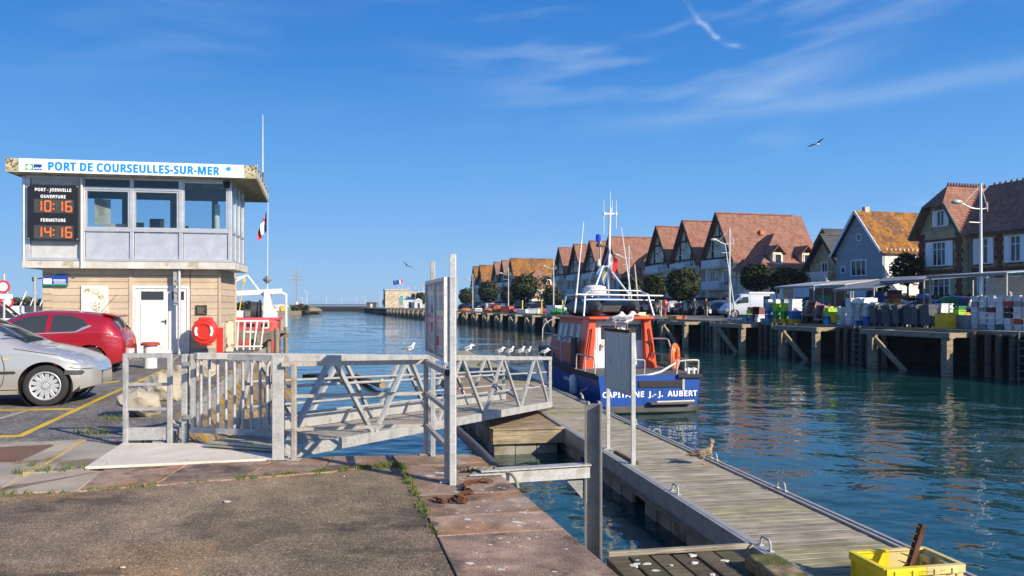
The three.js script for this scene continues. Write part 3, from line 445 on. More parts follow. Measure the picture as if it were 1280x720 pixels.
  for (const [x, z] of o.chimneys ?? []) part('chimney', box(0.6, 0.9, 0.5, x, a - Math.abs(z) * slope + 0.3, z), HM.brick, g);
  if (o.vent) part('roof_vent', box(0.5, 0.5, 0.5, 4.6, a - 1.7 * slope + 0.35, 1.7), std([0.55, 0.16, 0.08]), g);
  return g;
}
{
  const A = 'gabled houses along the far quay', B = 'more distant orange roofed houses';
  gabledHouse({ label: 'largest gabled house on the far quay, red roof with lower hipped wing', t: 48.5, w: 7.0, eave: 6.7, apex: 12.15, len: 11.2, roof: HM.roofRed, wing: true, vent: true, group: A });
  gabledHouse({ label: 'narrow red roofed gabled house just left of the largest one, above the biggest round tree', t: 56.9, w: 6.8, eave: 6.9, apex: 12.1, len: 11, roof: HM.roofRed, group: A });
  gabledHouse({ label: 'second narrow gabled house left of the largest one, with timbered gable and white balcony', t: 64.6, w: 6.8, eave: 6.9, apex: 12.1, len: 11, roof: HM.roofRed, group: A });
  gabledHouse({ label: 'broad red roofed house with a long ridge right behind the boat mast', t: 81.8, w: 7.2, eave: 6.7, apex: 12.1, len: 11.2, roof: HM.roofRed, wing: true, group: A });
  gabledHouse({ label: 'gabled house behind the flag on the boat mast', t: 90.2, w: 7, eave: 6.9, apex: 12.1, len: 11, roof: HM.roofRed, group: A });
  gabledHouse({ label: 'gabled house between the mast and the slanting white aerial', t: 98.1, w: 7, eave: 6.9, apex: 12.1, len: 11, roof: HM.roofRed, group: A });
  gabledHouse({ label: 'leftmost house of the nearer red roofed row, next to the gap in the roofs', t: 106.5, w: 7, eave: 6.9, apex: 12.1, len: 11, roof: HM.roofRed, group: A });
  gabledHouse({ label: 'broad orange roofed house of the distant row with a brown hipped wing', t: 141.2, w: 7.4, eave: 6.4, apex: 12, len: 11.2, roof: HM.roofLichen, wingRoof: HM.roofBrown, wing: true, group: B });
  gabledHouse({ label: 'narrow pinkish roof adjoining the broad orange roofed house', t: 149, w: 6.6, eave: 6.9, apex: 12, len: 9, roof: HM.roofPink, group: B });
  gabledHouse({ label: 'narrow brown roofed gable, third from the right in the distant row', t: 156.6, w: 6.6, eave: 6.9, apex: 12, len: 9, roof: HM.roofPink, group: B });
  gabledHouse({ label: 'orange roofed house, second from the left in the distant row', t: 172.9, w: 7.4, eave: 6.4, apex: 12, len: 11, roof: HM.roofLichen, group: B });
  gabledHouse({ label: 'small orange roofed gable at the far left end of the distant row', t: 180.5, w: 6.6, eave: 6.9, apex: 12, len: 9, roof: HM.roofLichen, group: B });
}
{ // blue and white house with a lichen covered roof
  const g = thing('seaside_house', 'blue grey gabled house with white side wall and orange lichen covered roof', 'house', houseOrigin(24.5, 22), RB), h = 3.0, e = 6.2, a = 9.75, L = 7.4;
  part('front_wall', prism([[-h, 0], [h, 0], [h, e], [0, a - 0.15], [-h, e]], 0.3).rotateY(Math.PI / 2), HM.blueWall, g);
  part('side_wall', prism([[-h, 0], [h, 0], [h, e], [0, a - 0.15], [-h, e]], L - 0.3).rotateY(Math.PI / 2).translate(0.3, 0, 0), HM.whiteWall, g);
  const k = 0.35, sl = (a - e) / h;
  part('roof_slope', roofSlope([-0.5, e - sl * k, h + k], [L + 0.3, e - sl * k, h + k], [L + 0.3, a, 0], [-0.5, a, 0]), HM.roofLichen, g);
  part('roof_slope', roofSlope([L + 0.3, e - sl * k, -h - k], [-0.5, e - sl * k, -h - k], [-0.5, a, 0], [L + 0.3, a, 0]), HM.slate, g);
  part('bargeboard', [-1, 1].map((q) => bar([-0.48, e - sl * k - 0.08, q * (h + k)], [-0.48, a - 0.08, 0], 0.07, 0.22)), M.whitePlain, g);
  part('eave_brackets', Array.from({ length: 16 }, (_, i) => box(0.1, 0.12, 0.34, 0.2 + i * 0.46, e - 0.22, h + 0.18)), M.whitePlain, g);
  part('chimney', box(0.5, 0.55, 0.4, 0.9, a + 0.1, -0.1), std([0.5, 0.42, 0.34]), g);
  windowOn(g, -0.04, 4.5, 0.1, 2.0, 1.5, 'front', { cols: 3 }); windowOn(g, -0.04, 1.5, -0.6, 2.6, 2.6, 'front', { cols: 3 }); windowOn(g, -0.04, 1.6, 1.9, 1.4, 2.2, 'front', { cols: 1 });
  for (const [y, z] of [[7.3, 0.1], [4.4, -2.0]]) { const r = new THREE.Group(); r.name = 'round_window'; r.position.set(-0.03, y, z); g.add(r); part('frame', new THREE.TorusGeometry(0.32, 0.06, 8, 20).rotateY(Math.PI / 2), M.whitePlain, r); part('pane', cyl(0.3, 0.3, 0.03, 0, 0, 0, 20, 0, 0, Math.PI / 2), M.glass, r); }
  windowOn(g, 5.6, 4.3, h + 0.03, 0.9, 1.2, 'near'); windowOn(g, 2.1, 1.6, h + 0.03, 1.2, 1.3, 'near');
  const fence = thing('glass_fence', 'pale blue glass terrace fence in front of the blue grey house', 'fence', RP(17.5, 27), RB); const panes = [];
  for (let i = 0; i < 8; i++) { part('panel', box(0.04, 1.3, 1.55, 0, 2.2, -3 + i * 1.62), std([0.28, 0.42, 0.55], { roughness: 0.15 }), fence); part('post', box(0.07, 1.5, 0.07, 0, 2.2, -3.8 + i * 1.62), M.alu, fence); } part('base_wall', box(0.3, 1.55, 13, 0.1, 0.77, 2.7), HM.ochre, fence);
  // grey slate houses between
  const s1 = gabledHouse({ label: 'small ochre house with dark slate gable roof between the red roofs and the blue house', t: 35.6, W: 27, w: 5.2, eave: 5.4, apex: 8.5, len: 9, roof: HM.slate, wall: HM.ochre, plain: true }); windowOn(s1, -0.04, 4.9, 0, 1, 1.6); windowOn(s1, -0.04, 1.6, -1, 1, 2); windowOn(s1, -0.04, 1.6, 1, 1, 2); balcony(s1, 3.6, 0, 3.2); s1.name = numbered('slate_house');
  const s2 = gabledHouse({ label: 'long dark slate roofed building behind the small ochre house', t: 47, W: 36, w: 9, eave: 5.5, apex: 10.4, len: 8, roof: HM.slate, wall: HM.ochre, plain: true }); s2.name = numbered('slate_house');
}
{ // brick quoined house at the right edge
  const t0 = 14.65, g = thing('brick_house', 'ochre house with red brick quoins, white shutters and clipped red gable', 'house', houseOrigin(t0, 21.5), RB), h = 2.15, e = 6.75, a = 10.6;
  // gable wing, front at x = 0
  const cut = 0.85, cy = a - 1.55;
  part('wall', [prism([[-h, 0], [h, 0], [h, e], [cut, cy], [-cut, cy], [-h, e]], 3.9).rotateY(Math.PI / 2), box(7, e, 22, 4.2, e / 2, h + 10.9)], HM.ochre, g);
  const k = 0.4, ey = e - 0.25, zc = (a - cy) / (a - ey) * (h + k);
  part('roof_slope', roofSlope([-0.7, ey, h + k], [4.4, ey, h + k], [4.4, a, 0], [0.75, a, 0]), HM.roofRed, g); part('roof_slope', [roofSlope([-0.7, ey, h + k], [0.75, a, 0], [-0.7, cy, zc], [-0.7, cy, zc])], HM.roofRed, g);
  part('roof_front_slope', roofSlope([-0.72, cy - 0.02, -zc], [-0.72, cy - 0.02, zc], [0.75, a + 0.01, 0.01], [0.75, a + 0.01, -0.01]), HM.roofBrown, g);
  part('roof_slope', [roofSlope([4.4, ey, -h - k], [-0.7, ey, -h - k], [0.75, a, 0], [4.4, a, 0]), roofSlope([-0.7, ey, -h - k], [-0.7, cy, -zc], [0.75, a, 0], [0.75, a, 0])], HM.roofBrown, g);
  part('main_roof', [roofSlope([0.25, e - 0.3, h + 22], [0.25, e - 0.3, h - 1.5], [4.2, a + 0.05, h - 1.5], [4.2, a + 0.05, h + 22]), roofSlope([8.4, e - 0.3, h - 1.5], [8.4, e - 0.3, h + 22], [4.2, a + 0.05, h + 22], [4.2, a + 0.05, h - 1.5])], HM.roofBrown, g);
  part('ridge_ornament', [...Array.from({ length: 14 }, (_, i) => cyl(0.05, 0.12, 0.3, 0.8 + i * 0.28, a + 0.1, 0, 6)), ...Array.from({ length: 40 }, (_, i) => cyl(0.07, 0.1, 0.2, 4.2, a + 0.1, h - 1 + i * 0.5, 6))], HM.brick, g);
  for (const q of [-1, 1]) part('bargeboard', bar([-0.68, ey - 0.1, q * (h + k)], [-0.68, cy - 0.1, q * zc], 0.08, 0.24), std([0.05, 0.10, 0.08]), g);
  part('gutter', box(0.14, 0.14, 20, 0.12, e - 0.32, h + 10.6), M.darkGrey, g);
  const quo = (x, z, y1, face) => { const l = []; for (let i = 0; i * 0.34 < y1; i++) { const s = i % 2 ? 0.62 : 0.38; l.push(box(0.12, 0.32, s, x, 0.17 + i * 0.34, z)); } return l; };
  part('brick_quoin', quo(-0.03, -h + 0.3, e), HM.brick, g); part('brick_quoin', quo(-0.035, h - 0.3, e), HM.brick, g); part('brick_quoin', quo(0.66, h + 2.6, e), HM.brick, g); part('brick_quoin', quo(0.66, h + 5.4, e), HM.brick, g);
  part('brick_band', [box(0.1, 0.28, 2 * h - 1.2, -0.03, 3.75, 0), box(0.1, 0.26, 2 * h - 1.2, -0.03, 6.2, 0)], HM.brick, g); part('brick_band', box(0.1, 0.28, 18, 0.67, 3.75, h + 9.2), HM.brick, g);
  windowOn(g, -0.05, 7.95, 0.15, 0.8, 1.3, 'front', { shutters: true }); windowOn(g, -0.05, 5.15, 0.0, 1.35, 1.95, 'front', { shutters: true, cols: 3, bar: true, sill: HM.brick }); windowOn(g, -0.05, 2.2, 0.2, 1.7, 2.2, 'front', { cols: 3, bar: true });
  for (const z of [1.3, 4.0, 7.0, 10]) { windowOn(g, 0.64, 5.15, h + z, 0.9, 1.95, 'front', { shutters: true, bar: true, sill: HM.brick }); windowOn(g, 0.64, 2.2, h + z, 1.1, 2.0, 'front', { bar: true }); }
  part('downpipe', [bar([0.5, 0, h + 0.25], [0.5, e - 0.3, h + 0.25], 0.09)], std([0.3, 0.28, 0.24]), g);
}
// ---------- low wall and hedge before the houses ----------
function leaves(n, pointAt, size, s, flatten = 0.5) {           // many small leaf faces spread through a volume; pointAt() -> Vector3
  const pos = new Float32Array(n * 18), nor = new Float32Array(n * 18), col = new Float32Array(n * 18), a = V(0, 0, 0), u = V(0, 0, 0), v = V(0, 0, 0);
  for (let i = 0; i < n; i++) { const { p, out } = pointAt(); u.set(rr(-1, 1), rr(-1, 1), rr(-1, 1)).normalize(); v.set(rr(-1, 1), rr(-1, 1), rr(-1, 1)).cross(u).normalize(); const k = size * rr(0.6, 1.3), q = [p.clone().addScaledVector(u, -k), p.clone().addScaledVector(v, -k * 0.5), p.clone().addScaledVector(u, k), p.clone().addScaledVector(v, k * 0.5)]; a.crossVectors(u, v).normalize(); if (a.dot(out) < 0) a.negate(); a.lerp(out, flatten).normalize();
    const tone = rr(0.55, 1.5), warm = rnd() < 0.15 ? 1.35 : 1; [q[0], q[1], q[2], q[0], q[2], q[3]].forEach((w, j) => { col.set([tone * warm, tone, tone * 0.9], i * 18 + j * 3); pos.set([w.x, w.y, w.z], i * 18 + j * 3); nor.set([a.x, a.y, a.z], i * 18 + j * 3); }); }
  const g = new THREE.BufferGeometry(); g.setAttribute('position', new THREE.BufferAttribute(pos, 3)); g.setAttribute('normal', new THREE.BufferAttribute(nor, 3)); g.setAttribute('color', new THREE.BufferAttribute(col, 3)); return done(g);
}
const leafMat = (r, g, b) => new THREE.MeshPhysicalMaterial({ color: rgb(r, g, b), roughness: 0.7, transmission: 0.25, thickness: 0, specularIntensity: 0.4, vertexColors: true });
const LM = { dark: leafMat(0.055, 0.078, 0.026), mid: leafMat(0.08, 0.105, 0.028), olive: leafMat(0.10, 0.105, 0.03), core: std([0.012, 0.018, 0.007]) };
function crownGeo(w, h, n, size, clumps, s) {                    // uneven crown about the origin: clumps of leaves round a dark broken core
  seed(s); const cs = []; for (let i = 0; i < clumps; i++) { const d = V(rr(-1, 1), rr(-1, 1), rr(-1, 1)).normalize(); const k = rr(0.62, 0.86); cs.push({ c: V(d.x * k * w / 2, d.y * k * h / 2, d.z * k * w / 2), r: rr(0.10, 0.22) * w }); }
  return leaves(n, () => { if (rnd() < 0.35) { const d = V(rr(-1, 1), rr(-1, 1), rr(-1, 1)).normalize(), k = rr(0.78, 1.0) * (0.84 + 0.34 * free(d.x * 2.2 + s, d.y * 2.2 + d.z * 1.7 + 9, 3, s)); return { p: V(d.x * w / 2 * k, d.y * h / 2 * k, d.z * w / 2 * k), out: d }; } const c = cs[Math.floor(rnd() * clumps)], d = V(rr(-1, 1), rr(-0.8, 1), rr(-1, 1)).normalize(); return { p: c.c.clone().addScaledVector(d, c.r * Math.cbrt(rr(0.3, 1))), out: d }; }, size, s);
}
function roundTree(o) {
  const g = thing(o.name ?? 'round_tree', o.label, 'tree', o.pos, o.turn ?? 0, o.group), trunk = o.crownY - o.h * 0.3;
  part('trunk', [rod([0, -0.1, 0], [0.05, trunk, 0.03], 0.11, 0.07, 8), rod([0.05, trunk * 0.8, 0.03], [0.5, o.crownY, 0.2], 0.06, 0.03, 6), rod([0.05, trunk * 0.85, 0.03], [-0.5, o.crownY, -0.3], 0.06, 0.03, 6), rod([0.05, trunk, 0.03], [0, o.crownY + o.h * 0.25, 0], 0.06, 0.02, 6)], std([0.13, 0.10, 0.07], { map: T.wood }), g);
  const c = part('crown', o.geo ?? crownGeo(o.w, o.h, o.n ?? 5200, o.size ?? 0.15, o.clumps ?? 26, o.seed ?? 5), o.mat ?? LM.dark, g); c.position.y = o.crownY;
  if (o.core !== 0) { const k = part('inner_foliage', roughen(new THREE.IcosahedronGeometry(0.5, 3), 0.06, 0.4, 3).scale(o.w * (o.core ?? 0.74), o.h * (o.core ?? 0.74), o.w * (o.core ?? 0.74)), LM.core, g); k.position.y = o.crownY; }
  for (const st of o.stakes ?? []) part('stake', rod([st, 0, 0.25], [st, 2.3, 0.25], 0.05, 0.05, 6), std([0.36, 0.27, 0.17], { map: T.wood }), g);
  return g;
}
{
  const place = (px, s) => RP(s, tAt(px, s));
  const row = 'clipped round trees along the far quay';
  roundTree({ label: 'largest clipped round tree, nearest to the narrow red roofed house', pos: place(853, 13), w: 3.7, h: 3.6, crownY: 3.35, seed: 5, stakes: [-0.5, 0.5], n: 7000, group: row });
  roundTree({ label: 'middle one of the three clipped round trees behind the boat', pos: place(819, 13), w: 2.75, h: 3.3, crownY: 3.15, seed: 15, stakes: [-0.5, 0.4], n: 6000, group: row });
  roundTree({ label: 'clipped round tree directly right of the boat mast', pos: place(789, 13), w: 2.9, h: 3.3, crownY: 3.1, seed: 25, stakes: [-0.4, 0.5], n: 6500, group: row });
  roundTree({ label: 'dark bushy tree in front of the hipped wing of the largest house', name: 'bushy_tree', pos: place(945, 18), w: 3.1, h: 2.9, crownY: 3.95, seed: 35, core: 0.6, n: 6500 });
  roundTree({ label: 'olive green spreading tree beside the white van roof', name: 'bushy_tree', pos: place(985, 18.5), w: 3.9, h: 2.6, crownY: 3.35, seed: 45, mat: LM.olive, core: 0.55, n: 6000 });
  roundTree({ label: 'loose light green tree in front of the white side wall of the blue house', name: 'bushy_tree', pos: place(1134, 20.5), w: 2.3, h: 2.6, crownY: 4.0, seed: 55, mat: LM.mid, core: 0.3, n: 2600 });
  roundTree({ label: 'low rounded shrub behind the market roofs by the glass terrace fence', name: 'shrub', pos: place(1096, 16.5), w: 1.6, h: 0.9, crownY: 2.65, seed: 65, mat: LM.mid, n: 3200 });
  const far = 'trees before the distant orange roofed houses', fg = crownGeo(4.2, 4.4, 3000, 0.22, 24, 75);
  [[611, 'round tree in front of the leftmost orange roofs', 1.1], [637, 'small dark round tree below the narrow pinkish roofs', 0.85], [655, 'large round tree below the left end of the broad orange roof', 1.15], [583, 'round tree at the far left end of the distant quay', 0.9], [690, 'small tree at the right end of the broad orange roofed house', 0.7]].forEach(([px, label, k]) => { const t = roundTree({ label, pos: place(px, 12), w: 4.2, h: 4.4, crownY: 3.6, geo: fg, group: far }); t.scale.setScalar(k); });
  roundTree({ label: 'thin half bare tree in front of the brown hipped wing', name: 'sparse_tree', pos: place(676, 13), w: 3.6, h: 4.6, crownY: 4.0, seed: 85, core: 0, n: 700, size: 0.2, mat: LM.olive });
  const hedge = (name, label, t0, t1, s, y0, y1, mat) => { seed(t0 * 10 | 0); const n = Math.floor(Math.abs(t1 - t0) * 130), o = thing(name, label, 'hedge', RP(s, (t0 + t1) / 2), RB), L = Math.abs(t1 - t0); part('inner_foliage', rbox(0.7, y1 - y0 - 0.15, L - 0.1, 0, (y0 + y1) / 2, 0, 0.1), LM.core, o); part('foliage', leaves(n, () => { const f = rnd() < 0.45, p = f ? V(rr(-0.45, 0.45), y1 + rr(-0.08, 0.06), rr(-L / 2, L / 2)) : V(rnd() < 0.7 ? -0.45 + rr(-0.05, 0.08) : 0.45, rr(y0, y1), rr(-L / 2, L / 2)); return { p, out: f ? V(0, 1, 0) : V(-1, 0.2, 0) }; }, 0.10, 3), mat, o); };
  hedge('hedge', 'long clipped dark hedge behind the parked cars on the far quay', 40, 100, 19.2, 0.4, 1.9, LM.dark);
  hedge('hedge', 'hedge behind the distant parked cars before the orange roofed houses', 108, 175, 19.2, 0.2, 1.8, LM.dark);
  hedge('hedge', 'dark hedge in the shade behind the market stalls', 3, 24, 15.2, 0.0, 1.7, LM.dark);
  { const w = thing('backdrop_wall', 'low wall added as a dark backdrop in front of the brick quoined house', 'wall', RP(15.5, -6), RB); part('masonry', box(0.3, 1.3, 22, 0, 0.65, 0), std([0.10, 0.085, 0.07], { map: T.blotch }), w); part('coping', box(0.42, 0.1, 22.1, 0, 1.34, 0), M.concrete, w); }  // wall added to darken the background behind the stalls
  struct('boundary_wall', box(0.25, 1.1, 68, 0, 0.55, 0).applyMatrix4(mat4(...RP(18.5, 70), 0, RB)), HM.cream);
}
// ================= harbour mouth and left bank =================
{
  seed(61);
  // timber jetty across the harbour mouth
  const d0 = 420, g = thing('timber_jetty', 'long low dark timber jetty closing the harbour mouth on the horizon', 'jetty', [0, 0, 0]), P = (px, d = d0) => (px - 640) / F * d;
  const x0 = P(386), x1 = P(462), l = [box(x1 - x0, 0.35, 3, (x0 + x1) / 2, 1.2, -d0), box(x1 - x0, 0.3, 0.3, (x0 + x1) / 2, 2.1, -d0)], braces = [];
  for (let x = x0; x < x1; x += 0.9) braces.push(bar([x, -3, -d0 + 1], [x, 1.9, -d0 + 1], 0.22), bar([x, -1.4, -d0 + 1.1], [x + 0.9, 1.1, -d0 + 1.1], 0.16));
  part('walkway', l, std([0.07, 0.065, 0.06], { map: T.wood }), g); part('posts', braces, std([0.075, 0.07, 0.06], { map: T.wood }), g, { kind: 'stuff' });
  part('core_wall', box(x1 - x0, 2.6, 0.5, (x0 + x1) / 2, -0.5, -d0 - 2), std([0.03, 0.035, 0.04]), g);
  const lamp = thing('navigation_lamp', 'thin pale lamp post standing on the timber jetty', 'lamp post', [P(408), 1.3, -d0], 0, 'lamp posts on the jetty'); part('pole', rod([0, 0, 0], [0, 4.6, 0], 0.12, 0.08, 6), M.white, lamp); part('lamp_head', ball(0.28, 0, 4.8, 0, 1, 1, 1, 8), M.white, lamp);
  [[427, 'second'], [446, 'third'], [457, 'fourth']].forEach(([px, n]) => again(lamp, n + ' thin pale lamp post from the left on the timber jetty', [P(px), 1.3, -d0]));
  lamp.userData.label = 'first thin pale lamp post from the left on the timber jetty';
  // stone quay arm on its right
  struct('breakwater', slab([[P(458, 400), -400], [P(470, 300), -300], [P(560, 222), -222], [P(590, 250), -250], [P(500, 420), -420]], -4, 0.55), std([0.13, 0.12, 0.10], { map: T.blotch, bumpMap: T.bump, bumpScale: 0.05 }));
  const cap = thing('capstan_hut', 'small dark hut at the right end of the timber jetty', 'hut', [P(465, 395), 0.55, -395]); part('wall', box(5, 2.3, 4, 0, 1.15, 0), std([0.09, 0.06, 0.05]), cap); part('roof', box(5.5, 0.3, 4.6, 0, 2.45, 0), M.darkGrey, cap); part('door', box(1.2, 1.9, 0.1, 0, 0.95, 2.03), M.white, cap);
  // pale harbour building with flags
  const b = thing('harbour_building', 'pale flat roofed harbour building with a glazed corner beyond the breakwater', 'building', [P(503, 330), 0.55, -330], 0.25);
  part('wall', [box(10, 7.4, 8, -2.6, 3.7, 0), box(8, 6.6, 8, 5, 3.3, -1)], std([0.56, 0.47, 0.33], { map: T.blotch }), b); part('roof', [box(10.6, 0.4, 8.6, -2.6, 7.6, 0), box(8.2, 0.35, 8.4, 5.1, 6.75, -1)], M.offWhite, b);
  for (let i = 0; i < 4; i++) { const w = new THREE.Group(); w.name = 'window'; w.position.set(-0.8 + i * 2.4, 3.1, i < 2 ? 4.02 : 3.02); b.add(w); part('frame', frame(1.8, 4.6, 0.14, 0.14), M.whitePlain, w); part('pane', box(1.6, 4.4, 0.04, 0, 0, 0), std([0.14, 0.3, 0.26], { roughness: 0.1 }), w); }
  part('side_panel', box(0.1, 5, 6, -7.65, 3.2, 0), std([0.04, 0.05, 0.06]), b);
  const flag = (px, d, h, cols, label, y = 0.55) => { const f = thing('flagpole', label, 'flag', [P(px, d), y, -d]); part('pole', rod([0, 0, 0], [0, h, 0], 0.07, 0.05, 6), M.white, f); cols.forEach((c, i) => part('flag_stripe', box(0.75, 1.9, 0.05, -0.4 - i * 0.75, h - 1.1 - i * 0.15, 0.04 * i, 0, 0, 0.12), c, f)); };
  flag(498, 335, 12.2, [M.blue, std([0.04, 0.12, 0.5]), M.blue], 'flagpole with a blue flag on the harbour building'); flag(503.5, 333, 12.4, [M.red, M.white, M.blue], 'flagpole with a tricolour flag beside the blue flag');
  const kiosk = (px, d, w, h, wall, roof, label) => { const k = thing('beach_kiosk', label, 'kiosk', [P(px, d), 0.55, -d]); part('wall', box(w, h, 3, 0, h / 2, 0), wall, k); part('roof', prism([[-w / 2 - 0.3, h], [w / 2 + 0.3, h], [0, h + 1]], 3.5).translate(0, 0, -1.75), roof, k); part('door', box(w * 0.3, h * 0.7, 0.08, w * 0.12, h * 0.36, 1.52), M.glass, k); };
  kiosk(512, 300, 3.6, 3.4, M.white, M.blue, 'white kiosk with a blue roof before the harbour building'); kiosk(523, 298, 2.6, 2.8, M.white, M.white, 'smaller white kiosk beside the blue roofed one'); kiosk(545, 285, 3.2, 2.6, std([0.6, 0.5, 0.36]), HM.roofRed, 'beige hut with a red roof near the sign board posts');
  const fg = crownGeo(5, 4.5, 1600, 0.3, 20, 175);
  [[519, 330, 1.2], [527, 310, 1.05], [482, 380, 0.7], [556, 280, 0.9]].forEach(([px, d, k], i) => { const t = roundTree({ name: 'distant_tree', label: ['bushy tree right of the harbour building', 'second bushy tree behind the kiosks', 'small tree left of the harbour building', 'tree behind the beige hut on the breakwater'][i], pos: [P(px, d), 0.55, -d], w: 5, h: 4.5, crownY: 3.6, geo: fg, mat: LM.dark }); t.scale.setScalar(k); });
  const mast = (px, d, h, label) => { const m = thing('mast', label, 'mast', [P(px, d), 0.5, -d], 0, 'thin masts at the harbour mouth'); part('pole', rod([0, 0, 0], [0, h, 0], 0.1, 0.05, 6), M.white, m); part('lamp_arm', bar([-0.5, h - 0.2, 0], [0.5, h - 0.2, 0], 0.08), M.white, m); };
  [[476, 400, 8], [471, 390, 3], [481, 400, 4.5], [511, 340, 9], [529, 330, 10], [537, 300, 7], [519, 320, 9]].forEach(([px, d, h], i) => mast(px, d, h, ORD[i] + ' thin pale mast from the left behind the breakwater, counted by its foot'));
  // left bank across the basin
  struct('far_bank', slab([[P(386, 330), -330], [P(376, 262), -262], [P(340, 245), -245], [-150, -232], [-420, -200], [-420, -420], [P(386, 420), -420]], -5, -0.15), std([0.24, 0.20, 0.15], { map: T.blotch, bumpMap: T.bump, bumpScale: 0.06 }));
  struct('far_mound', roughen(new THREE.SphereGeometry(1, 40, 20).scale(7, 1.6, 6), 0.4, 2.2, 7).translate(P(377.5, 275), -0.2, -275), std([0.26, 0.22, 0.15], { map: T.blotch }));
  const cross = thing('monument_cross', 'tall double armed cross monument on the point of the left bank', 'monument', [P(370.5, 268), -0.2, -268]); part('base', cyl(0.5, 0.9, 3.0, 0, 1.5, 0, 8), M.offWhite, cross); part('shaft', bar([0, 0, 0], [0, 14, 0], 0.45), std([0.30, 0.29, 0.27]), cross); part('arm', bar([-2.2, 10.7, 0], [2.2, 10.7, 0], 0.35), std([0.30, 0.29, 0.27]), cross); part('arm', bar([-1.4, 11.9, 0], [1.4, 11.9, 0], 0.3), std([0.30, 0.29, 0.27]), cross);
  const post = (px, d, h, label) => { const l = thing('lamp_post', label, 'lamp post', [P(px, d), -0.1, -d]); part('pole', rod([0, 0, 0], [0, h, 0], 0.12, 0.08, 6), M.white, l); part('lamp_head', [bar([-0.9, h, 0], [0.1, h + 0.1, 0], 0.12), ball(0.26, -0.9, h, 0, 1, 0.6, 1, 8)], M.white, l); };
  post(383.5, 290, 7.0, 'tall white lamp post right of the cross monument'); post(378.5, 285, 4.6, 'shorter lamp post between the cross and the tall lamp post');
  seed(17); const bushG = crownGeo(4.4, 2.6, 900, 0.3, 16, 185);
  [[366, 262, 0.9, 0], [375, 268, 1.15, 1], [380, 270, 1.0, 1], [358, 275, 0.7, 0], [350, 280, 0.8, 0], [341, 285, 0.9, 0], [331, 270, 1.3, 1], [320, 300, 1.6, 0], [310, 290, 1.9, 1], [303, 295, 1.5, 0], [48, 250, 1.9, 0], [22, 240, 2.4, 1], [30, 250, 2.6, 1], [12, 240, 2.2, 1], [52, 230, 1.7, 0], [2, 240, 2.0, 0]].forEach(([px, d, k, m], i) => { const b = thing('bush', (m ? 'brownish' : 'dark green') + ' bush on the left bank, ' + (px > 300 ? ORD[i] + ' going left from the cross' : ORD[i - 10] + ' of those left of the office'), 'bush', [P(px, d), 0.6, -d], i, 'bushes on the left bank'); part('foliage', bushG, m ? LM.olive : LM.dark, b); part('stem', rod([0, -1.2, 0], [0, 0.6, 0], 0.12, 0.08, 6), M.brownPile, b); b.scale.setScalar(k); });
  const shed = (px, d, w, h, m, label) => { const k = thing('waterfront_shed', label, 'shed', [P(px, d), -0.15, -d]); part('wall', box(w, h, 4, 0, h / 2, 0), m, k); part('roof', prism([[-w / 2 - 0.2, h], [w / 2 + 0.2, h], [0, h + 0.8]], 4.4).translate(0, 0, -2.2), M.offWhite, k); part('door', box(w * 0.25, h * 0.7, 0.1, 0, h * 0.35, 2.03), M.darkGrey, k); };
  shed(335, 262, 6, 1.6, M.offWhite, 'long white shed on the left bank behind the fishing boat'); shed(347, 262, 4, 1.3, std([0.1, 0.3, 0.2]), 'green container on the left bank'); shed(352, 258, 2.4, 1.4, M.yellow, 'small yellow hut on the left bank'); shed(345, 255, 1.6, 1.2, M.white, 'white cabin at the water edge of the left bank'); shed(359, 262, 3, 1.2, std([0.12, 0.32, 0.25]), 'second green container nearer the cross');
}
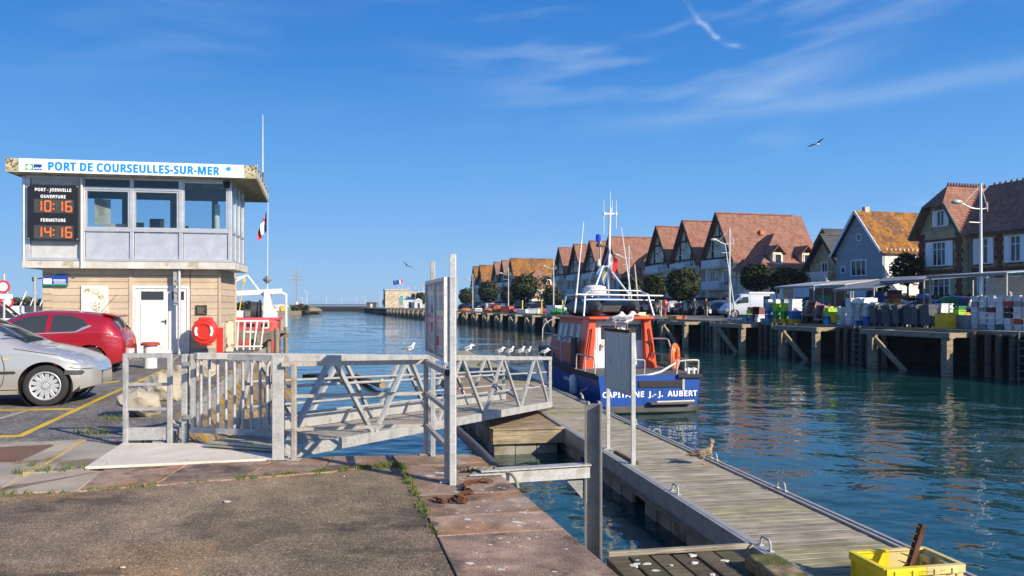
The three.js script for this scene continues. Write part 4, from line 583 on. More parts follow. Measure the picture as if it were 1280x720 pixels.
// ================= harbour office =================
{
  const O = [-10.35, 0, -27.5], g = thing('harbour_office', 'two storey harbour office with beige boards, glazed upper floor and lettered white roof edge', 'building', O, TH);
  const k = (px) => (px - 640) / F, fs = (px, z) => { const c = Math.cos(TH), s = Math.sin(TH); return (k(px) * (27.5 - c * z) + 10.35 - s * z) / (c - s * k(px)); };   // place along the front of a pixel column
  const beige = [[0.62, 0.49, 0.35], [0.59, 0.465, 0.335], [0.64, 0.51, 0.37]].map((c) => std(c, { map: T.noise, roughness: 0.75 })), L0 = -5.76, Z1 = 0.35;
  const dl = fs(166, 0), dr = fs(237, 0), D2 = 3.3;
  part('wall', [box(0.3, 2.96, D2, L0 + 0.15, 1.48, -D2 / 2), box(0.2, 2.96, D2 - 0.06, -0.16, 1.48, -D2 / 2), box(dl - L0, 2.96, 0.2, (L0 + dl) / 2, 1.48, -0.15), box(-dr, 2.96, 0.2, dr / 2 - 0.03, 1.48, -0.15), box(dr - dl, 0.56, 0.2, (dl + dr) / 2, 2.68, -0.15), box(5.7, 2.96, 0.2, L0 / 2, 1.48, -D2)], std([0.40, 0.32, 0.24], { map: T.noise }), g);
  seed(7); const H = 0.235;
  for (let i = 0; i < 12; i++) { const y = 0.16 + i * H, m = beige[i % 3]; if (y + H > 2.98) break;
    part('board', rbox(dl - L0 - 0.12, H - 0.012, 0.045, (L0 + dl - 0.12) / 2, y + H / 2, -0.02, 0.008, 0.06), m, g); part('board', rbox(-dr - 0.06, H - 0.012, 0.045, dr / 2 + 0.0, y + H / 2, -0.02, 0.008, 0.06), m, g);
    if (y > 2.25) part('board', rbox(dr - dl, H - 0.012, 0.045, (dl + dr) / 2, y + H / 2, -0.02, 0.008, 0.06), m, g);
    part('board', rbox(0.045, H - 0.012, D2 - 0.1, -0.035, y + H / 2, -D2 / 2, 0.008, 0, 0, -0.06), m, g); }
  part('corner_trim', [box(0.07, 2.9, 0.07, -0.01, 1.47, 0.0), box(0.12, 2.9, 0.06, dl - 0.06, 1.47, 0.0), box(0.07, 2.9, 0.07, -0.01, 1.47, -D2)], beige[1], g);
  part('plinth', [box(dl - L0, 0.16, 0.1, (L0 + dl) / 2, 0.08, 0.0), box(-dr, 0.16, 0.1, dr / 2, 0.08, 0.0)], M.concrete, g);
  // double door
  const door = new THREE.Group(); door.name = 'door'; door.position.set((dl + dr) / 2, 0, -0.03); g.add(door); const w = dr - dl;
  part('frame', frame(w, 2.36, 0.09, 0.12, 0, 1.2, 0), M.white, door);
  const xs = -w / 2 + 0.1, xm = w * 0.13, xe = w / 2 - 0.1;
  for (const [a, b] of [[xs, xm - 0.01], [xm + 0.01, xe]]) { const c = (a + b) / 2, ww = b - a, q = ww * 0.15; part('leaf', [prism(rect(-ww / 2, 0.05, ww / 2, 2.28), 0.05, [rect(-ww / 2 + q, 1.88, ww / 2 - q, 2.18)]).translate(c, 0, -0.02), rbox(ww - 2 * q, 1.55, 0.02, c, 0.98, 0.038, 0.008)], M.white, door); part('pane', box(ww - 2 * q - 0.02, 0.3, 0.01, c, 2.03, 0.0), M.glass, door); }
  part('handle', [box(0.03, 0.16, 0.03, xm - 0.09, 1.12, 0.05), bar([xm - 0.09, 1.14, 0.08], [xm - 0.22, 1.14, 0.08], 0.025)], M.darkGrey, door);
  part('hinge', [0.4, 1.2, 2.0].map((y) => cyl(0.018, 0.018, 0.12, xs - 0.03, y, 0.07, 8)), M.white, door);
  // floor slab between the storeys, upper floor
  const X0 = fs(33, Z1), X1 = 0.46, ZB = -2.4, yb = 3.2, yt = 6.07;
  part('floor_slab', rbox(X1 - X0 + 0.2, 0.24, Z1 - ZB + 0.2, (X0 + X1) / 2, 3.07, (Z1 + ZB) / 2, 0.015), M.offWhite, g);
  part('interior_floor', box(X1 - X0 - 0.2, 0.05, Z1 - ZB - 0.2, (X0 + X1) / 2, yb + 0.03, (Z1 + ZB) / 2), M.darkGrey, g);
  const b = [33.6, 104, 165, 226, 286].map((p) => fs(p, Z1)); b[0] = X0 + 0.06; b[4] = X1 - 0.06;
  part('mullion', b.map((x) => [rbox(0.13, yt - yb, 0.12, x, (yt + yb) / 2, Z1 - 0.02, 0.012)]).flat(), M.alu, g);
  part('rail', [box(X1 - X0, 0.09, 0.12, (X0 + X1) / 2, yb + 0.05, Z1 - 0.01), box(b[4] - b[1], 0.1, 0.13, (b[1] + b[4]) / 2, 4.27, Z1 - 0.01), box(b[3] - b[1], 0.09, 0.12, (b[1] + b[3]) / 2, 5.69, Z1 - 0.015), box(X1 - X0, 0.08, 0.1, (X0 + X1) / 2, yt - 0.04, Z1 - 0.02)], M.alu, g);
  const panelM = std([0.50, 0.53, 0.60], { map: T.noise, roughness: 0.5, metalness: 0.2 });
  for (let i = 1; i < 4; i++) { const c = (b[i] + b[i + 1]) / 2, ww = b[i + 1] - b[i] - 0.16, win = new THREE.Group(); win.name = 'window'; g.add(win);
    part('panel', rbox(ww, 0.95, 0.04, c, 3.73, Z1 - 0.03, 0.01), panelM, g);
    const y0 = 4.32, y1 = i < 3 ? 5.64 : 6.0; part('frame', frame(ww + 0.02, y1 - y0, 0.055, 0.06, c, (y0 + y1) / 2, Z1 - 0.01), M.alu, win); part('pane', box(ww - 0.06, y1 - y0 - 0.08, 0.008, c, (y0 + y1) / 2, Z1 - 0.03), M.glassClear, win); if (i < 3) part('transom_pane', box(ww, 0.3, 0.01, c, 5.88, Z1 - 0.03), M.glass, win); }
  part('panel', [rbox(b[1] - b[0] - 0.16, 2.7, 0.04, (b[0] + b[1]) / 2, 4.65, Z1 - 0.04, 0.01)], std([0.55, 0.56, 0.56], { map: T.noise, roughness: 0.5 }), g);
  part('drainpipe', rod([b[0] - 0.12, 2.95, Z1 + 0.05], [b[0] - 0.12, 6.0, Z1 + 0.05], 0.05), M.alu, g); part('drainpipe', rod([b[1] - 0.02, 2.95, Z1 + 0.1], [b[1] - 0.02, 6.0, Z1 + 0.1], 0.055), M.alu, g);
  // right side, back and left of the upper floor
  const side = (x) => { const n = 3; for (let i = 0; i <= n; i++) part('mullion', rbox(0.1, yt - yb, 0.1, x, (yt + yb) / 2, lerp(Z1 - 0.08, ZB + 0.06, i / n), 0.012), M.alu, g); for (const y of [yb + 0.05, 4.27, yt - 0.04]) part('rail', box(0.1, 0.09, Z1 - ZB - 0.1, x, y, (Z1 + ZB) / 2), M.alu, g);
    for (let i = 0; i < n; i++) { const z = lerp(Z1 - 0.08, ZB + 0.06, (i + 0.5) / n), d = (Z1 - ZB) / n - 0.16; part('panel', box(0.04, 0.95, d, x, 3.73, z), panelM, g); part('pane', box(0.008, 1.6, d, x, 5.16, z), M.glassClear, g); } };
  side(X1 - 0.06); part('side_wall', box(0.14, yt - yb, Z1 - ZB - 0.1, X0 + 0.07, (yt + yb) / 2, (Z1 + ZB) / 2), M.offWhite, g);
  part('back_wall', prism(rect(X0, yb, X1, yt), 0.12, [rect(X0 + 0.6, 4.3, X0 + 2.2, 5.7), rect(X0 + 2.5, 4.3, X0 + 3.9, 5.7), rect(X0 + 4.2, 4.3, X0 + 5.4, 5.7), rect(X0 + 5.6, 4.3, X1 - 0.2, 5.7)]).translate(0, 0, ZB - 0.06), std([0.22, 0.23, 0.25]), g);
  // things inside, seen through the panes
  part('desk', [rbox(4.4, 0.06, 0.7, -2.2, 4.0, -0.35, 0.01), box(0.06, 0.75, 0.6, -4.2, 3.6, -0.35), box(0.06, 0.75, 0.6, -0.2, 3.6, -0.35)], M.offWhite, g);
  part('desk_screen', [rbox(0.6, 0.38, 0.04, -2.9, 4.42, -0.3, 0.01), box(0.06, 0.2, 0.06, -2.9, 4.12, -0.35), rbox(0.5, 0.34, 0.04, -1.4, 4.36, -0.45, 0.01)], M.black, g);
  part('office_chair', [rbox(0.5, 0.75, 0.1, -2.35, 4.45, -1.0, 0.05), rbox(0.5, 0.1, 0.5, -2.35, 4.0, -0.8, 0.04), cyl(0.04, 0.04, 0.7, -2.35, 3.6, -0.8)], M.darkGrey, g);
  part('chart_roll', [cyl(0.1, 0.1, 1.2, -0.25, 4.75, -0.8, 16)], M.white, g); part('notice', [box(0.5, 0.9, 0.03, -3.95, 4.95, -0.3, 0, 0.4), box(0.7, 0.5, 0.4, -3.6, 4.3, -0.5)], M.offWhite, g);
  // roof with overhang, lettered board
  const rx0 = -6.52, rx1 = 1.36, rz0 = 0.92, rz1 = -5.5;
  part('roof', [slab([[rx0, rz0], [rx1, rz0], [rx1 - 0.42, rz1], [rx0, rz1]], 6.07, 6.53, 0.015)], std([0.66, 0.62, 0.52], { map: texture(512, 512, 1.1, (u, v) => { const n = fbm(u, v, 7, 7, 6, 401), m = smooth(0.55, 0.66, fbm(u, v, 22, 22, 5, 403)), g = 0.85 + 0.4 * (n - 0.5); return [lerp(g, 0.45, m), lerp(g * 0.98, 0.38, m), lerp(g * 0.9, 0.2, m)]; }), roughness: 0.95 }), g);
  part('roof_rail', [bar([rx1 + 0.04, 6.5, rz0], [rx1 - 0.38, 6.5, rz1], 0.03), bar([rx1 + 0.04, 6.1, rz0], [rx1 - 0.38, 6.1, rz1], 0.03), ...Array.from({ length: 7 }, (_, i) => bar([rx1 + 0.04 - i * 0.069, 6.1, rz0 - i * 1.02], [rx1 + 0.04 - i * 0.069, 6.58, rz0 - i * 1.02], 0.025))], M.alu, g);
  const s0 = fs(23.5, 0.95), s1 = fs(305, 0.95), sw = s1 - s0;
  const sign = print(2048, 128, (x, W, Hh) => { x.fillStyle = '#f4f5f5'; x.fillRect(0, 0, W, Hh); x.fillStyle = '#0e84da'; x.font = 'bold 112px sans-serif'; x.textBaseline = 'middle'; x.strokeStyle = x.fillStyle; x.lineWidth = 6; const t = 'PORT DE COURSEULLES-SUR-MER', m = x.measureText(t).width; x.save(); x.translate(250, 68); x.scale(1565 / m, 1.0); x.fillText(t, 0, 0); x.strokeText(t, 0, 0); x.restore();
    x.fillStyle = '#1f9a4a'; x.fillRect(58, 52, 68, 60); x.fillStyle = '#f4f5f5'; x.beginPath(); x.arc(92, 82, 24, 0, 7); x.fill(); x.fillStyle = '#123f8c'; x.fillRect(130, 52, 72, 60); x.strokeStyle = '#f4f5f5'; x.lineWidth = 6; x.beginPath(); for (let i = 0; i <= 30; i++) x.lineTo(134 + i * 2.2, 92 + 8 * Math.sin(i * 0.65)); x.stroke(); x.fillStyle = '#555'; x.font = '34px sans-serif'; x.textBaseline = 'alphabetic'; x.fillText('Calvados', 52, 44);
    x.save(); x.translate(1900, 44); x.rotate(-0.35); x.fillStyle = '#1b8edb'; x.fillRect(-22, -20, 44, 36); x.fillStyle = '#7cc4f0'; x.fillRect(-22, 18, 44, 6); x.restore(); x.fillStyle = '#c9cdd2'; x.font = '24px sans-serif'; x.fillText('Courseulles', 1846, 108); });
  part('sign_board', sheet(sw, 0.435, (s0 + s1) / 2, 6.305, 0.962), std([1, 1, 1], { map: sign, roughness: 0.35 }), g, { keepUV: true, label: 'white roof edge board lettered in blue' });
  part('sign_backing', box(sw, 0.44, 0.03, (s0 + s1) / 2, 6.305, 0.944), M.white, g);
  // tide clock board
  const c0 = fs(34.5, 0.55), c1 = fs(99.3, 0.55), cw = c1 - c0, cy0 = 3.87, cy1 = 5.74, ch = cy1 - cy0, cx = (c0 + c1) / 2, cyy = (cy0 + cy1) / 2, disp = new THREE.Group(); disp.name = 'display_board'; disp.position.set(cx, cyy, 0.52); g.add(disp);
  part('casing', rbox(cw, ch, 0.14, 0, 0, 0, 0.02), std([0.02, 0.023, 0.028], { roughness: 0.55 }), disp);
  const txt = print(512, 560, (x, W, Hh) => { x.fillStyle = '#15181d'; x.fillRect(0, 0, W, Hh); x.fillStyle = '#f2f2f2'; x.textAlign = 'center'; x.font = 'bold 46px sans-serif'; x.fillText('PORT - JOINVILLE', 256, 62, 400); x.fillText('OUVERTURE', 256, 132, 290); x.fillText('FERMETURE', 256, 376, 290); x.font = '13px sans-serif'; x.fillText('· · · ·', 80, 545); x.fillText('· · · ·', 440, 545); });
  part('lettering', sheet(cw - 0.06, ch - 0.06, 0, 0, 0.074), std([1, 1, 1], { map: txt, roughness: 0.5 }), disp, { keepUV: true });
  const led = new THREE.MeshStandardMaterial({ color: 0x2a0a02, emissive: rgb(1, 0.16, 0.03), emissiveIntensity: 1.25, roughness: 0.5 }), off = std([0.07, 0.07, 0.06], { roughness: 0.4 });
  const SEG = { 0: 'abcdef', 1: 'bc', 4: 'bcfg', 6: 'acdefg' }, digit = (name, n, x, y) => { const W = 0.17, Hh = 0.165, t = 0.042, p = { a: [0, Hh, W, t], g: [0, 0, W, t], d: [0, -Hh, W, t], f: [-W / 2, Hh / 2, t, Hh - 0.01], b: [W / 2, Hh / 2, t, Hh - 0.01], e: [-W / 2, -Hh / 2, t, Hh - 0.01], c: [W / 2, -Hh / 2, t, Hh - 0.01] }, on_ = [], of = []; for (const q of 'abcdefg') { const [a, b2, w2, h2] = p[q]; (SEG[n].includes(q) ? on_ : of).push(box(w2, h2, 0.012, x + a, y + b2, 0.084)); } part('led_digit', on_, led, disp); if (of.length) part('unlit_segment', of, off, disp); };
  for (const [s, y] of [['1016', 0.21], ['1416', -0.66]]) { [...s].forEach((n, i) => digit('led_digit', +n, [-0.44, -0.16, 0.2, 0.48][i], y)); part('led_colon', [box(0.04, 0.05, 0.012, 0.02, y + 0.07, 0.084), box(0.04, 0.05, 0.012, 0.02, y - 0.09, 0.084)], led, disp); part('digit_window', box(1.22, 0.46, 0.006, 0.02, y, 0.0775), std([0.05, 0.05, 0.045], { roughness: 0.4 }), disp); }
  part('screw', [-1, 1].flatMap((a) => [-1, 1].map((c) => cyl(0.02, 0.02, 0.01, a * (cw / 2 - 0.05), c * (ch / 2 - 0.05), 0.078, 8, Math.PI / 2))), M.alu, disp);
  // wall boards
  const n0 = fs(102, 0), n1 = fs(136, 0), map = print(256, 330, (x, W, Hh) => { x.fillStyle = '#dcd8c6'; x.fillRect(0, 0, W, Hh); x.fillStyle = '#efeddf'; x.fillRect(14, 90, 100, 200); x.strokeStyle = '#8a7f6a'; x.lineWidth = 3; for (let i = 0; i < 26; i++) { x.beginPath(); let a = 30 + (i * 73) % 210, c = 20 + (i * 47) % 280; x.moveTo(a, c); for (let j = 0; j < 5; j++) { a += Math.sin(i * 3 + j) * 26; c += Math.cos(i * 2 + j * 1.7) * 26; x.lineTo(a, c); } x.stroke(); } x.strokeStyle = '#3d3a35'; x.lineWidth = 3; x.beginPath(); x.ellipse(140, 50, 28, 20, 0, 0, 7); x.stroke(); x.beginPath(); x.moveTo(110, 290); x.lineTo(240, 130); x.stroke(); x.fillStyle = '#4a4640'; for (let i = 0; i < 14; i++) x.fillRect(130 + (i * 31) % 60, 150 + (i * 17) % 70, 10, 7); });
  const nb = new THREE.Group(); nb.name = 'notice_board'; nb.position.set((n0 + n1) / 2, 1.75, 0.05); g.add(nb); part('board_backing', rbox(n1 - n0, 1.25, 0.04, 0, 0, -0.002, 0.008), M.white, nb); part('map_print', sheet(n1 - n0 - 0.06, 1.18, 0, 0, 0.021), std([1, 1, 1], { map, roughness: 0.6 }), nb, { keepUV: true });
  const q0 = fs(55.5, 0), q1 = fs(86, 0), qs = new THREE.Group(); qs.name = 'tourist_sign'; qs.position.set((q0 + q1) / 2, 2.56, 0.06); g.add(qs); const qw = q1 - q0;
  const blueSign = print(256, 140, (x, W, Hh) => { x.fillStyle = '#1d3f97'; x.fillRect(0, 0, W, Hh); x.fillStyle = '#fff'; x.fillRect(0, 30, 88, 76); x.fillStyle = '#2fa28a'; x.fillRect(0, 108, W, 14); x.fillStyle = '#1c6d52'; x.fillRect(0, 122, W, 18); x.fillStyle = '#2a4a9c'; x.font = '36px sans-serif'; x.fillText('(ﾟ)', 18, 80); x.fillText('OB', 22, 82); x.fillStyle = '#fff'; x.fillRect(104, 44, 130, 8); x.fillRect(100, 60, 140, 5); x.fillRect(112, 76, 118, 7); x.fillRect(112, 95, 130, 6); });
  part('sign_backing', prism([[-qw / 2, -0.21], [qw / 2, -0.21], [qw / 2, 0.16], [qw * 0.28, 0.21], [0.04, 0.19], [-qw * 0.18, 0.12], [-qw / 2, 0.11]], 0.03), M.blue, qs); part('sign_print', sheet(qw - 0.01, 0.32, 0, -0.045, 0.034), std([1, 1, 1], { map: blueSign, roughness: 0.5 }), qs, { keepUV: true });
  const p0 = fs(245, 0), p1 = fs(259, 0), plq = print(128, 100, (x) => { x.fillStyle = '#3a352c'; x.fillRect(0, 0, 128, 100); x.fillStyle = '#8d8576'; for (let i = 0; i < 6; i++) x.fillRect(20, 18 + i * 12, 60 + (i * 23) % 30, 4); }); part('plaque', [rbox(p1 - p0, 0.34, 0.03, (p0 + p1) / 2, 1.53, 0.04, 0.006)], std([1, 1, 1], { map: (() => { plq.repeat.set(1 / (p1 - p0), 1 / 0.34); plq.offset.set(-p0 / (p1 - p0), -1.36 / 0.34); return plq; })(), roughness: 0.5 }), g);
  part('camera_dome', [ball(0.11, X1 - 0.15, 5.88, Z1 + 0.14), cyl(0.13, 0.13, 0.07, X1 - 0.15, 5.98, Z1 + 0.14)], M.black, g);
  // whip aerial on the roof
  const a = thing('whip_aerial', 'tall white whip aerial standing at the back of the office roof', 'aerial', at(328.5, 213, 32.3)); a.position.y = 6.53; part('mount', cyl(0.03, 0.04, 0.7, 0, 0.35, 0, 8), M.darkGrey, a); part('whip', rod([0, 0.6, 0], [0, 3.1, 0], 0.026, 0.014, 8), M.white, a);
}
// ---------- small things round the office ----------
{
  const p = on(224, 442.6, 0), g = thing('road_sign', 'grey sign post seen edge on in front of the white office door', 'sign post', p, TH);
  part('pole', rod([0, 0, 0], [0, 3.42, 0], 0.055, 0.055, 12), M.alu, g); part('panel', [rbox(0.12, 0.95, 0.14, -0.14, 2.85, -0.05, 0.012), rbox(0.1, 0.62, 0.12, -0.13, 2.0, -0.05, 0.012)], std([0.36, 0.37, 0.38], { map: T.galv, roughness: 0.6 }), g); part('bracket', [box(0.12, 0.05, 0.1, -0.06, 3.1, 0), box(0.12, 0.05, 0.1, -0.06, 2.55, 0), box(0.12, 0.05, 0.1, -0.06, 2.15, 0), box(0.12, 0.05, 0.1, -0.06, 1.8, 0)], M.galvDark, g);
  // lifebuoy housing
  const l = thing('lifebuoy_box', 'red lifebuoy housing with white reflective arcs on the office corner', 'lifebuoy', at(256.5, 414, 26.6).toArray(), TH - 0.1), oct = []; for (let i = 0; i < 12; i++) { const t = i / 12 * 6.283 + 0.26; oct.push([0.43 * Math.cos(t), 0.47 * Math.sin(t)]); }
  part('housing', prism(oct, 0.34, [], 0.06).translate(0, 0, -0.17), M.red, l); part('top_cap', rbox(0.42, 0.1, 0.3, 0.02, 0.43, -0.02, 0.04), M.red, l); part('bottom_lip', rbox(0.4, 0.1, 0.3, 0.0, -0.44, -0.02, 0.04), M.red, l);
  part('ring_relief', new THREE.TorusGeometry(0.27, 0.05, 10, 36).translate(0, 0, 0.16), M.red, l);
  const arc = (a0) => new THREE.TorusGeometry(0.27, 0.054, 8, 14, 1.15).rotateZ(a0).translate(0, 0, 0.163); part('white_arc', arc(Math.PI - 0.57), M.whitePlain, l); part('white_arc', arc(-0.57), M.whitePlain, l);
  part('post', [bar([0.46, -1.0, -0.1], [0.46, 0.12, -0.1], 0.2, 0.12), bar([0.1, 0, -0.2], [0.5, 0, -0.2], 0.08)], M.red, l); part('wall_bracket', box(0.3, 0.3, 0.5, 0, 0, -0.4), M.darkGrey, l);
  const b = thing('bollard', 'short white bollard with a red cap near the office door', 'bollard', on(188, 460, 0)); part('post', cyl(0.17, 0.17, 0.62, 0, 0.31, 0, 18), M.white, b); part('cap', [cyl(0.24, 0.24, 0.05, 0, 0.64, 0, 18), cyl(0.2, 0.24, 0.03, 0, 0.68, 0, 18)], std([0.4, 0.06, 0.04], { map: T.noise }), b);
  // railings at the quay edge beyond the office
  const r = thing('white_railing', 'old white painted railing with crossed rails beside the timber landing', 'railing', at(300, 440, 28.6).toArray(), TH + 0.1); r.position.y = 0; const W2 = M.white; part('railing_bars', [...[0, 0.22, 0.44, 0.66, 0.9].map((x, i) => bar([x - 0.1 + (i > 2 ? -0.08 : 0), 0.05, 0], [x - 0.05, 1.12, 0], 0.05)), bar([-0.15, 1.12, 0], [1.0, 1.12, 0], 0.06), bar([-0.15, 0.18, 0], [0.8, 0.18, 0], 0.05), bar([0.2, 0.72, 0], [0.5, 0.72, 0], 0.05), bar([0.86, 0.86, 0], [1.0, 0.86, 0], 0.05), bar([1.0, 0.86, 0], [1.0, 1.12, 0], 0.05)], W2, r);
  const s = thing('metal_screen', 'white sheet metal panel streaked with rust between office corner and railing', 'panel', at(287, 440, 28).toArray(), TH); s.position.y = 0; part('sheet', rbox(0.26, 1.1, 0.06, 0, 0.57, 0, 0.02), std([0.72, 0.68, 0.6], { map: texture(256, 256, 0.9, (u, v) => { const m = smooth(0.58, 0.7, fbm(u, v, 10, 4, 5, 421)); return [lerp(0.92, 0.5, m), lerp(0.91, 0.28, m), lerp(0.86, 0.15, m)]; }) }), s); part('post', [box(0.06, 1.05, 0.06, -0.22, 0.53, 0), box(0.06, 1.05, 0.06, -0.3, 0.53, -0.02)], M.galv, s);
  // timber landing
  const j = thing('timber_landing', 'weathered timber landing stage on posts at the end of the bank', 'landing stage', [-13.9, 0, -45.6], TH * 0.5), wd = M.greyWood; part('deck', Array.from({ length: 9 }, (_, i) => rbox(3.4, 0.09, 0.3, -1.5, 0.05 + rr(-0.02, 0.02), -i * 0.33, 0.01)), wd, j); part('beam', [box(3.5, 0.28, 0.24, -1.5, -0.16, 0.05), box(3.5, 0.28, 0.24, -1.5, -0.16, -2.6)], wd, j);
  for (const [x, z] of [[0.1, 0.1], [-0.4, -0.1], [-1.0, 0.1], [-1.3, -0.2], [0.1, -2.6], [-1.2, -2.6]]) part('post', rod([x, -3.2, z], [x, x > 0 ? 0.35 : 0.0, z], 0.16, 0.14, 9), wd, j);
  part('brace', [bar([-2.3, -1.9, 0.2], [-0.5, -0.25, 0.2], 0.26, 0.22), bar([-2.9, -0.4, 0.15], [-1.5, -1.7, 0.15], 0.14)], wd, j); part('mooring_rope', tube([[-2.8, -0.05, 0.3], [-2.2, -0.7, 0.4], [-1.6, -1.2, 0.4]], 0.03), std([0.04, 0.2, 0.16]), j);
  // red and white fishing boat behind it
  const f = thing('fishing_boat', 'red hulled fishing boat with white gantry moored behind the timber landing', 'fishing boat', [-16.5, WATER, -51.5], 0.2), q = (px, py) => [(px - 313) / F * 51.5, (439 - py) / F * 51.5];
  part('hull', slab([[-3.4, -1.2], [-2.6, -1.7], [0.6, -1.6], [1.0, -1.2], [1.0, 1.2], [0.6, 1.6], [-2.6, 1.7], [-3.4, 1.2]], -0.5, 2.05, 0.12), std([0.52, 0.085, 0.075], { map: T.blotch, roughness: 0.6 }), f); part('bulwark_rail', slab([[-3.4, -1.3], [1.1, -1.3], [1.1, 1.3], [-3.4, 1.3]], 2.05, 2.2, 0.02, [[[-3.2, -1.1], [0.9, -1.1], [0.9, 1.1], [-3.2, 1.1]]]), std([0.6, 0.08, 0.12]), f); part('scupper', [-1.6, -0.6, 0.3].map((x) => box(0.5, 0.22, 0.05, x, 1.72, 1.63)), M.black, f);
  part('mast_housing', prism([[0.05, 2.1], [0.95, 2.1], [0.55, 2.9], [0.42, 3.95], [0.1, 3.95]], 1.2).translate(0, 0, -0.6), M.white, f); part('boom', [bar([-3.2, 3.7, 0], [1.2, 3.95, 0], 0.28, 0.32), bar([-1.0, 5.0, 0], [0.9, 2.4, 0], 0.1), bar([-1.0, 5.0, 0], [-3.2, 4.3, 0], 0.1), bar([-1.0, 5.0, 0], [-3.4, 3.6, 0], 0.1)], M.white, f);
  part('winch_drum', [cyl(0.62, 0.62, 0.5, -0.5, 2.6, 0, 20, 0, 0, Math.PI / 2), cyl(0.75, 0.75, 0.08, -0.22, 2.6, 0, 20, 0, 0, Math.PI / 2)], M.darkGrey, f); part('davit', [rod([1.45, 0.6, 0], [1.45, 3.75, 0], 0.09, 0.08), bar([1.45, 3.75, 0], [0.6, 4.05, 0], 0.14)], M.white, f); part('radar_reflector', [new THREE.OctahedronGeometry(0.32).translate(0.25, 4.7, 0)], M.galvDark, f); part('mast_pole', rod([0.25, 3.9, 0], [0.3, 10.4, 0], 0.03, 0.02, 6), M.white, f); part('block_and_line', [rod([-1.2, 4.8, 0.1], [-1.5, 2.6, 0.1], 0.03), rbox(0.14, 0.3, 0.14, -1.2, 4.6, 0.1, 0.03)], M.yellow, f); part('deck_gear', [rbox(1.3, 0.5, 1.2, -1.9, 2.4, 0, 0.1), ball(0.25, -2.4, 2.6, 0.6)], M.white, f);
  const fl = thing('tricolour_flag', 'blue white and red flag hanging limp from the fishing boat pole', 'flag', [-16.5 + 0.28 * 0.98 - 0.05, WATER + 9.35, -51.5]); const cloth = (x0, x1, m) => { const g = new THREE.PlaneGeometry(1, 1, 10, 24), ps = g.attributes.position; for (let i = 0; i < ps.count; i++) { const u = lerp(x0, x1, ps.getX(i) + 0.5), v = 0.5 - ps.getY(i); ps.setXYZ(i, -u * 0.62 * (0.35 + 0.65 * Math.sin(v * 2.2)) + 0.04 * Math.sin(u * 9), -v * 1.35 - u * 0.72, 0.14 * Math.sin(u * 11 + v * 2.5) * (0.3 + u)); } g.computeVertexNormals(); part('flag_stripe', g, m, fl); }; const cl = (c) => std(c, { side: THREE.DoubleSide, roughness: 0.9 }); cloth(0, 0.34, cl([0.02, 0.05, 0.22])); cloth(0.34, 0.67, cl([0.75, 0.74, 0.72])); cloth(0.67, 1, cl([0.62, 0.04, 0.03]));
  // no entry discs and things at the left edge
  const ns = (label, px, py, d) => { const c = at(px, py, d), n = thing('prohibition_sign', label, 'road sign', [c.x, 0, c.z], 0.12); part('pole', rod([0, 0, -0.05], [0, c.y + 0.4, -0.05], 0.035, 0.035, 8), M.alu, n); part('disc_rim', cyl(0.2 * d / 24, 0.2 * d / 24, 0.02, 0, c.y, 0, 32, Math.PI / 2), std([0.6, 0.03, 0.04]), n); part('disc_face', cyl(0.135 * d / 24, 0.135 * d / 24, 0.02, 0, c.y, 0.006, 32, Math.PI / 2), M.whitePlain, n); part('plate', rbox(0.5, 0.14, 0.02, 0.02, c.y - 0.3, 0, 0.006), M.whitePlain, n); };
  ns('round white sign with a red rim at the left edge, upper one', 4, 358.5, 24); ns('second round red rimmed sign, lower and partly behind the van', 8.5, 377.5, 26.5);
  const lp = thing('lamp_post', 'slim lamp post with twin heads left of the office', 'lamp post', at(43.5, 390, 60).toArray()); lp.position.y = 0; part('pole', rod([0, 0, 0], [0, 3.9, 0], 0.09, 0.07, 8), std([0.4, 0.36, 0.3]), lp); part('lamp_head', [rbox(0.16, 0.34, 0.16, -0.12, 3.7, 0, 0.04), bar([0.25, 3.75, 0], [0.55, 3.8, 0], 0.09)], M.darkGrey, lp);
  // moored boats behind the car park at the left edge
  const sb = (label, px, d, L, m) => { const c = at(px, 0, d), o = thing('moored_boat', label, 'boat', [c.x, 0.2, c.z], 0.3); part('hull', slab([[-L / 2, -0.6], [L / 3, -0.6], [L / 2, 0], [L / 3, 0.6], [-L / 2, 0.6]], 0, 0.9, 0.08), M.white, o); part('cabin', rbox(L * 0.35, 0.6, 0.9, -L * 0.1, 1.15, 0, 0.1), m, o); part('mast', rod([0, 1, 0], [0.6, 2.6, 0], 0.05), M.white, o); };
  sb('small white boat with slanting white mast behind the red car', 22, 62, 5, M.white); sb('white boat with a blue cabin panel left of the office corner', 35, 66, 5, M.blue); sb('dark hulled dinghy beside the lamp post at the office corner', 47, 64, 3, M.darkGrey);
  struct('quay_fence', [box(14, 0.5, 0.1, -41, 0.75, -68)], M.offWhite);
}
